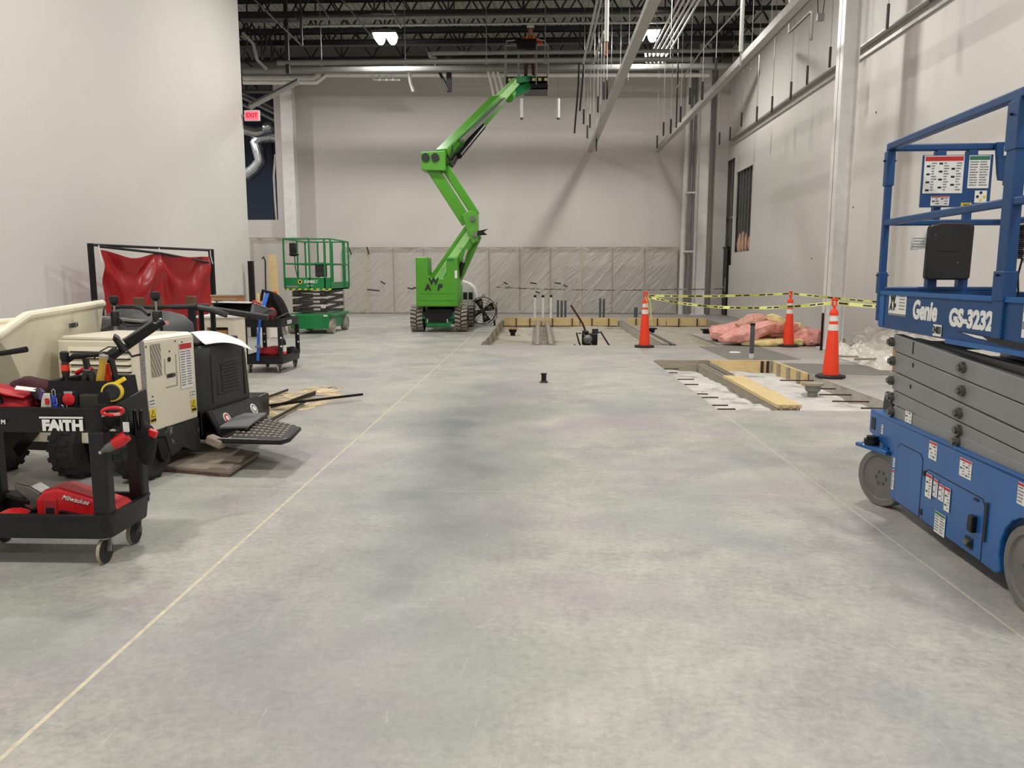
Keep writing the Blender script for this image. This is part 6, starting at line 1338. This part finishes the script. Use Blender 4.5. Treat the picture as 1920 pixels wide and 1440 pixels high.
for i in range(6):
    a_, b_, c_ = RA[i - 1], RA[i], RA[(i + 1) % 6]; rp += [b_.lerp(a_, .08), b_.lerp(a_, .03), b_.lerp(c_, .03), b_.lerp(c_, .08)]
q.tube([p + V(0, 0, .01) for p in rp], .032, 10, closed=True); q.build('rolled_rim', 'tub', tb)
text('100054', .05, 'ink', tb, frame((-3.548, 5.75, 1.12), (-.12, 1, 0.03), (0, 0, 1)), world=bg, bold=.0015)
for xx in (-3.75, -4.25): q = MB(bg); q.bar((xx, 5.9, .62), (xx, 5.2, .25), .1, .1); q.build('tub_support', 'blackmetal', bg, smooth=0)
# levers and handlebar
for (xl, yl, z0, z1) in ((-3.54, 6.32, 1.0, 1.31), (-3.20, 6.35, 1.0, 1.345)):
    q = MB(bg); q.cyl((xl, yl, z0 - .3), (xl, yl, z0 + .12), .016, 10); q.build('lever_rod', 'galv', bg)
    q = MB(bg); q.lathe([(.032, 0), (.034, .03), (.034, .11), (.03, .12)], (xl, yl, z0 + .08), (0, 0, 1), 14); q.build('lever_boot', 'black', bg)
    q = MB(bg); q.cyl((xl, yl, z0 + .19), (xl, yl, z1 - .04), .009, 8); q.build('lever_stem', 'galv', bg)
    q = MB(bg); q.lathe([(.012, -.01), (.036, .015), (.040, .045), (.036, .065), (.02, .07)], (xl, yl, z1 - .05), (0, 0, 1), 16); q.build('lever_knob', 'black', bg)
q = MB(bg); q.tube([(-3.63, 6.45, 1.225), (-3.55, 6.45, 1.235), (-3.25, 6.45, 1.23), (-3.05, 6.48, 1.235), (-2.92, 6.5, 1.24)], [.020, .018, .018, .016, .02], 10); q.build('handlebar', 'darkgray', bg)
q = MB(bg); q.tube([(-3.45, 6.44, 1.235), (-3.36, 6.42, 1.22), (-3.28, 6.38, 1.17)], .018, 8); q.build('brake_lever', 'darkgray', bg)
q = MB(bg); q.tube([(-2.98, 6.52, 1.235), (-2.80, 6.55, 1.20), (-2.70, 6.6, 1.155)], [.024, .028, .024], 10); q.build('grip', 'darkgray', bg)
for x in (-3.235, -3.19): q = MB(bg); q.cyl((x, 6.4, .95), (x, 6.4, 1.2), .012, 8); q.build('support_post', 'blackmetal', bg)
q = MB(bg); q.tube([(-3.5, 6.3, 1.15), (-3.42, 6.28, 1.08), (-3.3, 6.3, 1.09), (-3.22, 6.35, 1.12)], .008, 6); q.build('cable', 'black', bg)
# paper draped on the console
def fn(u, v):
    a_ = fl(370, 618, 0); p0, p1, p2 = V(-2.90, 6.25, 1.03), V(-2.64, 6.62, .955), V(-2.66, 6.15, .99)
    p = p0 + (p1 - p0) * u + V(.20, -.12, -.035) * v; p.z += .035 * math.sin(u * PI * 1.1) + .01 * math.sin(v * 6) - .05 * v * v; return p
q = MB(); q.grid(fn, 16, 6); tag(q.build('paper_sheet', 'white', smooth=70, solid=.001), 'white printed paper sheet draped on top of the black console', 'paper')
# plywood pad
t = thing('plywood_pad', 'muddy double layer plywood pad on the floor under the buggy', 'plywood', (-2.6, 5.95, 0), 0)
for k in range(2):
    q = MB(t); pts = [fl(300, 884), fl(430, 895), fl(484, 858), fl(380, 840), fl(300, 838)]
    q.prism([(p.x + .01 * k, p.y + .01 * k) for p in pts], Matrix.Translation((0, 0, .022 * k)), .021); q.build('plywood_sheet', ['plyedge', 'ply'][k], t, smooth=0)
# ================================================================ THINGS BEHIND THE BUGGY
t = thing('covered_mixer', 'dark dusty covered machine hump behind the buggy tub', 'machine', (-4.1, 8.0, 0))
q = MB(t); q.ball((-4.14, 7.9, .72), (1.25, .9, .86), 24, 14, 0, None, .22, 3); q.build('cover', 'filmblack', t, smooth=60)
q = MB(t); q.b2(-4.6, -3.65, 7.6, 8.2, 0, .6); q.build('body', 'blackmetal', t, bevel=.03, smooth=0)
q = MB(t); q.bar((-4.55, 7.55, 1.10), (-3.95, 7.6, 1.04), .14, .02); q.build('grey_flap', 'pipegray', t, smooth=0)
t = thing('walk_behind_trowel', 'black walk-behind machine with long black arms behind the console', 'machine', (-3.5, 7.6, 0))
q = MB(t); q.bar((-3.62, 7.5, 1.19), (-3.25, 7.5, 1.20), .06, .05); q.bar((-3.45, 7.6, 1.19), (-2.75, 7.75, 1.07), .07, .06); q.bar((-3.35, 7.9, 1.22), (-3.25, 8.2, 1.21), .05, .05); q.build('arm', 'darkgray', t, bevel=.015)
q = MB(t); pp_ = [V(-3.45, 8.0, 1.22), V(-3.00, 8.05, 1.21), V(-2.82, 8.1, 1.14), V(-2.95, 7.9, 1.06), V(-3.35, 7.9, 1.14)]; q.loft([pp_, [p + V(0, .15, -.03) for p in pp_]]); q.build('control_head', 'blackmetal', t, bevel=.012, smooth=0)
q = MB(t); q.bar((-3.40, 7.95, 1.225), (-3.02, 8.0, 1.215), .12, .012); q.build('top_plate', 'white', t, smooth=0)
for x, z0 in ((-3.42, .2), (-3.30, .2)): q = MB(t); q.cyl((x, 7.7, z0), (x, 7.7, 1.16), .026, 10); q.build('post', 'blackmetal', t)
q = MB(t); q.b2(-3.45, -2.9, 7.5, 8.1, 0, .25); q.build('base', 'blackmetal', t, bevel=.02, smooth=0)
t = thing('stake_trolley', 'low trolley with four upright square posts before the red screen', 'trolley', (-5.1, 10.0, 0))
q = MB(t); q.b2(-5.95, -4.4, 9.75, 10.6, .25, .32); q.build('deck', 'blackmetal', t, smooth=0)
for x, y, h in ((-5.80, 10.0, 1.18), (-5.26, 10.0, 1.21), (-5.05, 10.05, 1.21), (-4.56, 10.0, 1.23)):
    q = MB(t); q.b2(x - .04, x + .04, y - .04, y + .04, .3, h - .12); q.build('post', 'blackmetal', t, smooth=0); q = MB(t); q.b2(x - .055, x + .055, y - .055, y + .055, h - .13, h); q.build('post_cap', mat('brown_cap', (96, 66, 46), .7), t, bevel=.01, smooth=0)
for x in (-5.7, -4.6):
    for y in (9.9, 10.5): q = MB(t); q.cyl((x - .03, y, .12), (x + .03, y, .12), .12, 16); q.build('wheel', 'rubber', t)
# red welding screen
t = thing('welding_screen', 'red vinyl welding curtain tied in a black pipe frame near the left wall', 'screen', (-6.3, 12.7, 0))
SA, SB = V(-6.68, 11.4, 0), V(-5.97, 14.0, 0)
for p in (SA, SB):
    q = MB(t); q.tube([p, p + V(0, 0, 1.97)], .045 if p is SA else .05, 10); q.build('upright', 'blackmetal', t)
    q = MB(t); q.bar(p + V(-.35, .1, .03), p + V(.35, -.1, .03), .05, .05); q.build('foot', 'blackmetal', t, smooth=0)
q = MB(t); q.tube([SA + V(0, 0, 1.95), SB + V(0, 0, 1.95)], .022, 8); q.build('top_rail', 'blackmetal', t)
q = MB(t); q.tube([SA + V(.05, .15, 1.93), SA.lerp(SB, .5) + V(.06, 0, 1.86), SB + V(.05, -.05, 1.72)], .02, 8); q.build('loose_rail', 'blackmetal', t)
dS = (SB - SA); nS = V(dS.y, -dS.x, 0).normalized()
def fn(u, v):
    p = SA + dS * (.05 + .90 * u)
    sc = math.sin(u * 2 * PI) ** 2; zt_ = 1.88 - .05 * u - .10 * sc * (1 if u < .5 else .3)
    z = .12 + (zt_ - .12) * v
    fold = 0
    for c_, a_ in ((.0, .5), (.5, 1.0), (1.0, .5)): # folds radiating from the tie points
        du_, dz = (u - c_) * 2.7, (1.95 - z); ang = math.atan2(du_, dz + .02); fold += a_ * .028 * math.cos(ang * 13) * math.exp(-((u - c_) / .28) ** 2) * min(1, dz * 2)
    drape = .045 * math.sin(((z - 1.5) * 7 + 4 * abs(math.sin(u * 2 * PI))) * 1.3) * math.exp(-((z - 1.6) / .3) ** 2)
    off = fold + drape + .02 * noise.noise(V(u * 6, z * 4, 2)) + .05
    return p + nS * off + V(0, 0, z)
q = MB(t); q.grid(fn, 90, 60); q.build('vinyl_curtain', 'redcloth', t, smooth=180)
for u in (.04, .5, .97): q = MB(t); p = SA + dS * u + nS * .05; q.tube([p + V(0, 0, 1.95), p + V(0, .0, 1.86), p + V(.03, 0, 1.70)], .008, 5); q.build('tie_cord', 'white', t)
# cabinet, boxes, sticks around the left wall end
t = thing('cream_cabinet', 'small cream cabinet with open arched front between buggy and second cart', 'cabinet', (-4.1, 9.9, 0))
q = MB(t); q.b2(-4.32, -4.25, 9.7, 10.1, 0, .96); q.b2(-3.97, -3.90, 9.7, 10.1, 0, .96); q.b2(-4.25, -3.97, 10.0, 10.1, 0, .96); q.b2(-4.25, -3.97, 9.7, 10.05, .84, .96); q.b2(-4.25, -3.97, 9.7, 10.05, 0, .5); q.build('cabinet_body', 'cream', t, smooth=0)
q = MB(t); q.b2(-4.36, -3.86, 9.66, 10.14, .96, .99); q.build('cabinet_top', 'label', t, bevel=.005, smooth=0)
q = MB(); q.b2(-4.22, -4.0, 9.75, 9.95, .505, .80); tag(q.build('cardboard_box', 'card', bevel=.004, smooth=0), 'brown cardboard box inside the cream cabinet', 'box')
for k, (x, y, z0, w__, h_) in enumerate(((-5.05, 12.3, .0, .42, 1.02), (-5.0, 12.3, 1.03, .40, .14))):
    q = MB(); q.b2(x - w__ / 2, x + w__ / 2, y - .2, y + .2, z0, z0 + h_); o = tag(q.build('cardboard_box', ['woodgrey', 'card'][k], smooth=0), ['tall weathered crate beside the red screen', 'flat cardboard box on top of the crate beside the red screen'][k], 'box')
    if k == 1: q = MB(); q.b2(-.21, .21, -.21, .21, h_, h_ + .02); q.build('lid', 'woodgrey', o, smooth=0)
t = thing('cardboard_sheet', 'tilted brown cardboard piece against the left wall behind the tub', 'cardboard', (-6.9, 8.6, 0))
a0, a1 = at(18, 603, 8.6), at(58, 585, 9.2); q = MB(t)
q.loft([[V(-7.1, 8.5, 0), V(-7.1, 9.6, 0), V(-7.05, 9.6, 0), V(-7.05, 8.5, 0)], [V(-7.14, 8.62, .97), V(-7.14, 9.4, 1.06), V(-7.1, 9.4, 1.06), V(-7.1, 8.62, .97)]]); q.build('sheet', 'card', t, smooth=0)
q = MB(); p0, p1 = at(470, 490, 18.6), at(474, 545, 18.6); q.b2(-7.05, -6.93, 18.6, 18.7, 0, 1.84); tag(q.build('black_post', 'blackmetal', smooth=0), 'black square post standing at the end of the left wall', 'post')
q = MB(); q.bar(V(-6.52, 19.0, 0), V(-6.62, 19.1, 2.0), .20, .04); tag(q.build('wood_board', 'wood', smooth=0), 'pale wooden board standing left of the green scissor lift', 'board')
q = MB(); q.tube([V(-6.70, 18.8, 0), V(-6.72, 18.85, 1.2), V(-6.72, 18.9, 1.85), V(-6.76, 18.9, 1.95), V(-6.8, 18.9, 1.9)], .02, 8); tag(q.build('crook_bar', 'rebar'), 'thin dark hooked bar standing beside the wooden board', 'bar')
q = MB(); q.bar(V(-6.38, 18.6, 0), V(-6.43, 18.7, 1.1), .05, .04); tag(q.build('level_stick', 'orange', smooth=0), 'short orange-brown stick right of the wooden board', 'stick')
q = MB(); q.grid(lambda u, v: (-6.75 + .55 * u, 18.3 + .4 * v + .05 * math.sin(u * 9), .01 + .75 * (1 - abs(u - .5)) * (1 - (2 * v - 1) ** 2) + .05 * noise.noise(V(u * 5, v * 5, 1))), 18, 14); tag(q.build('plastic_drape', 'filmwhite', smooth=70), 'crumpled pale sheeting heaped at the foot of the wooden board', 'plastic sheeting')
# second cart with tools
c2, c2t, c2b = cart('smaller-looking black utility cart with coat, blue strap and tools, before the green scissor lift', (-4.24, 12.08, 0), .62, .92, .84, .13, .065, .06, True)
for x, y in ((-3.94, 12.5), (-4.50, 12.5), (-3.94, 11.66)):
    for z in (.42, .55): q = MB(c2); q.cyl((x, y - .04, z), (x, y - .05, z), .014, 10); q.build('post_hole', 'label', c2, smooth=0)
sticker(c2t, frame((-3.925, 12.0, .775), (0, 1, 0), (0, 0, 1)), .22, .06, None, 2, 2, world=c2)
t = thing('work_coat', 'black coat heaped upright on the second cart', 'coat', (-4.12, 12.2, .74))
q = MB(t); q.loft([[V(-4.42, 12.1, .74), V(-3.95, 12.05, .74), V(-3.93, 12.4, .74), V(-4.4, 12.45, .74)], [V(-4.40, 12.12, .95), V(-4.0, 12.1, .92), V(-3.98, 12.35, .92), V(-4.38, 12.4, .95)], [V(-4.38, 12.15, 1.15), V(-4.10, 12.15, 1.17), V(-4.08, 12.3, 1.17), V(-4.36, 12.35, 1.15)], [V(-4.38, 12.2, 1.27), V(-4.26, 12.2, 1.25), V(-4.26, 12.28, 1.25), V(-4.38, 12.28, 1.27)]]); o = q.build('coat_body', 'blackfab', t, smooth=60); md = o.modifiers.new('s', 'SUBSURF'); md.levels = 2; md.render_levels = 2
q = MB(t); q.tube([(-4.40, 12.1, 1.1), (-4.36, 12.1, 1.26), (-4.22, 12.1, 1.22), (-4.12, 12.1, 1.02), (-4.05, 12.1, .85)], .028, 8); q.build('coat_sleeve', 'blackfab', t)
t = thing('ratchet_strap', 'bright blue strap hanging from the second cart top to its lower shelf', 'strap', (-4.3, 11.58, .2))
q = MB(t); q.bar((-4.22, 11.9, 1.22), (-4.235, 11.585, .86), .06, .01); q.bar((-4.235, 11.585, .86), (-4.27, 11.58, .60), .04, .01); q.bar((-4.27, 11.58, .60), (-4.30, 11.58, .20), .045, .01); q.build('webbing', 'strapblue', t, smooth=0)
for z in (.42, 1.02): q = MB(t); q.box((-4.285 if z < 1 else -4.23, 11.57 if z < 1 else 11.7, z), (.09, .02, .03)); q.build('buckle', 'chrome', t)
t = thing('red_bag', 'red soft tool bag on the left of the second cart top', 'bag', (-4.48, 12.15, .74))
q = MB(t); q.ball((-4.46, 12.0, .92), (.22, .3, .36), 14, 10, 0, None, .25, 2); q.build('bag_body', 'redfab', t, smooth=60); q = MB(t); q.ball((-4.18, 11.95, .90), (.12, .2, .22), 12, 8, 0, None, .25, 4); q.build('bag_pocket', 'redfab', t, smooth=60)
q = MB(); q.tube([(-4.42, 12.1, .9), (-4.43, 12.1, 1.12), (-4.44, 12.1, 1.22)], [.02, .035, .03], 8); tag(q.build('glove', 'yinsul'), 'pale yellowish work glove sticking up beside the red bag on the second cart', 'glove')
q = MB(); q.box((-3.98, 11.72, .87), (.3, .03, .02), 0, (0, -.45, .2)); tag(q.build('steel_tool', 'steel', smooth=0), 'grey steel bar lying across the second cart rim', 'bar')
q = MB(); q.ball((-4.22, 12.0, .30), (.46, .5, .17), 18, 12, 0, None, .25, 5); tag(q.build('red_bag', 'redfab', smooth=60), 'dark red bag on the lower shelf of the second cart', 'bag')
t = thing('spray_bottle', 'dark bottle with white and orange label on the second cart lower shelf', 'bottle', (-4.0, 11.85, .2))
q = MB(); q.lathe([(.05, .02), (.056, .05), (.056, .26), (.04, .31), (.018, .34), (.02, .40)], n=16); q.build('bottle', 'blackmetal', t); q = MB(); q.lathe([(.0575, .08), (.0575, .22)], n=16); q.build('label_wrap', 'reflect', t); q = MB(); q.lathe([(.0578, .08), (.0578, .12)], n=16); q.build('label_band', 'orange', t)
q = MB(); q.ball((-4.05, 12.3, .28), (.32, .35, .14), 14, 8, 0, None, .3, 7); tag(q.build('black_cloth', 'blackfab', smooth=60), 'black cloth on the right of the second cart lower shelf', 'cloth')
# sawdust and steel bars
def fn(u, v):
    a_ = 2 * PI * u; r_ = v * (1 + .35 * noise.noise(V(math.cos(a_) * 1.5, math.sin(a_) * 1.5, 3)) + .2 * noise.noise(V(math.cos(a_) * 6, math.sin(a_) * 6, 8)))
    x, y = -3.05 + .62 * r_ * math.cos(a_), 8.95 + 1.05 * r_ * math.sin(a_) + .0; x += (y - 8.95) * .1
    return (x, y, .0025 + .02 * max(0, 1 - v ** 3) * (.6 + noise.noise(V(x * 4, y * 4, 0))))
q = MB(); q.grid(fn, 72, 14); tag(q.build('sawdust', 'sawdust', smooth=60), 'patch of pale sawdust spread on the floor right of the buggy', 'sawdust', kind='stuff')
def fn2(u, v):
    a_ = 2 * PI * u; r_ = v * (1 + .4 * noise.noise(V(math.cos(a_) * 2, math.sin(a_) * 2, 13)))
    return (-2.86 + .28 * r_ * math.cos(a_), 9.95 + .3 * r_ * math.sin(a_), .0035 + .03 * max(0, 1 - v * v))
q = MB(); q.grid(fn2, 40, 10); tag(q.build('sawdust', 'sawdust', smooth=60), 'small separate mound of sawdust beyond the steel bars', 'sawdust', kind='stuff')
for k, (x0, y0, x1, y1, m) in enumerate((((3.14), 8.16, 2.13, 9.14, 0), (3.33, 8.50, 3.22, 9.65, 1), (2.92, 8.62, 2.82, 9.50, 1), (2.99, 8.35, 2.77, 9.32, 1), (2.72, 7.55, 2.72, 8.75, 1))):
    z0 = .02 + .028 * (k in (0,)) + .0
    t = thing('angle_bar', ('longest black steel angle bar reaching right beyond the sawdust', 'leftmost dark angle bar lying on the sawdust', 'dark angle bar in the middle of the sawdust pointing away', 'dark angle bar lying close right of the middle one', 'short dark bar nearest the foot plate')[k], 'steel bar', (-(x0 + x1) / 2, (y0 + y1) / 2, z0), 0, 'steel bars on the sawdust')
    a_, b_ = V(-x0, y0, z0 + .012), V(-x1, y1, z0 + .012); q = MB(t); q.bar(a_, b_, .03, .006); q.build('flange', 'rebar' if m else 'blackmetal', t, smooth=0)
    q = MB(t); dd = (b_ - a_).normalized().cross(V(0, 0, 1)) * .012; q.bar(a_ + dd + V(0, 0, .012), b_ + dd + V(0, 0, .012), .006, .028); q.build('web', 'blackmetal', t, smooth=0)
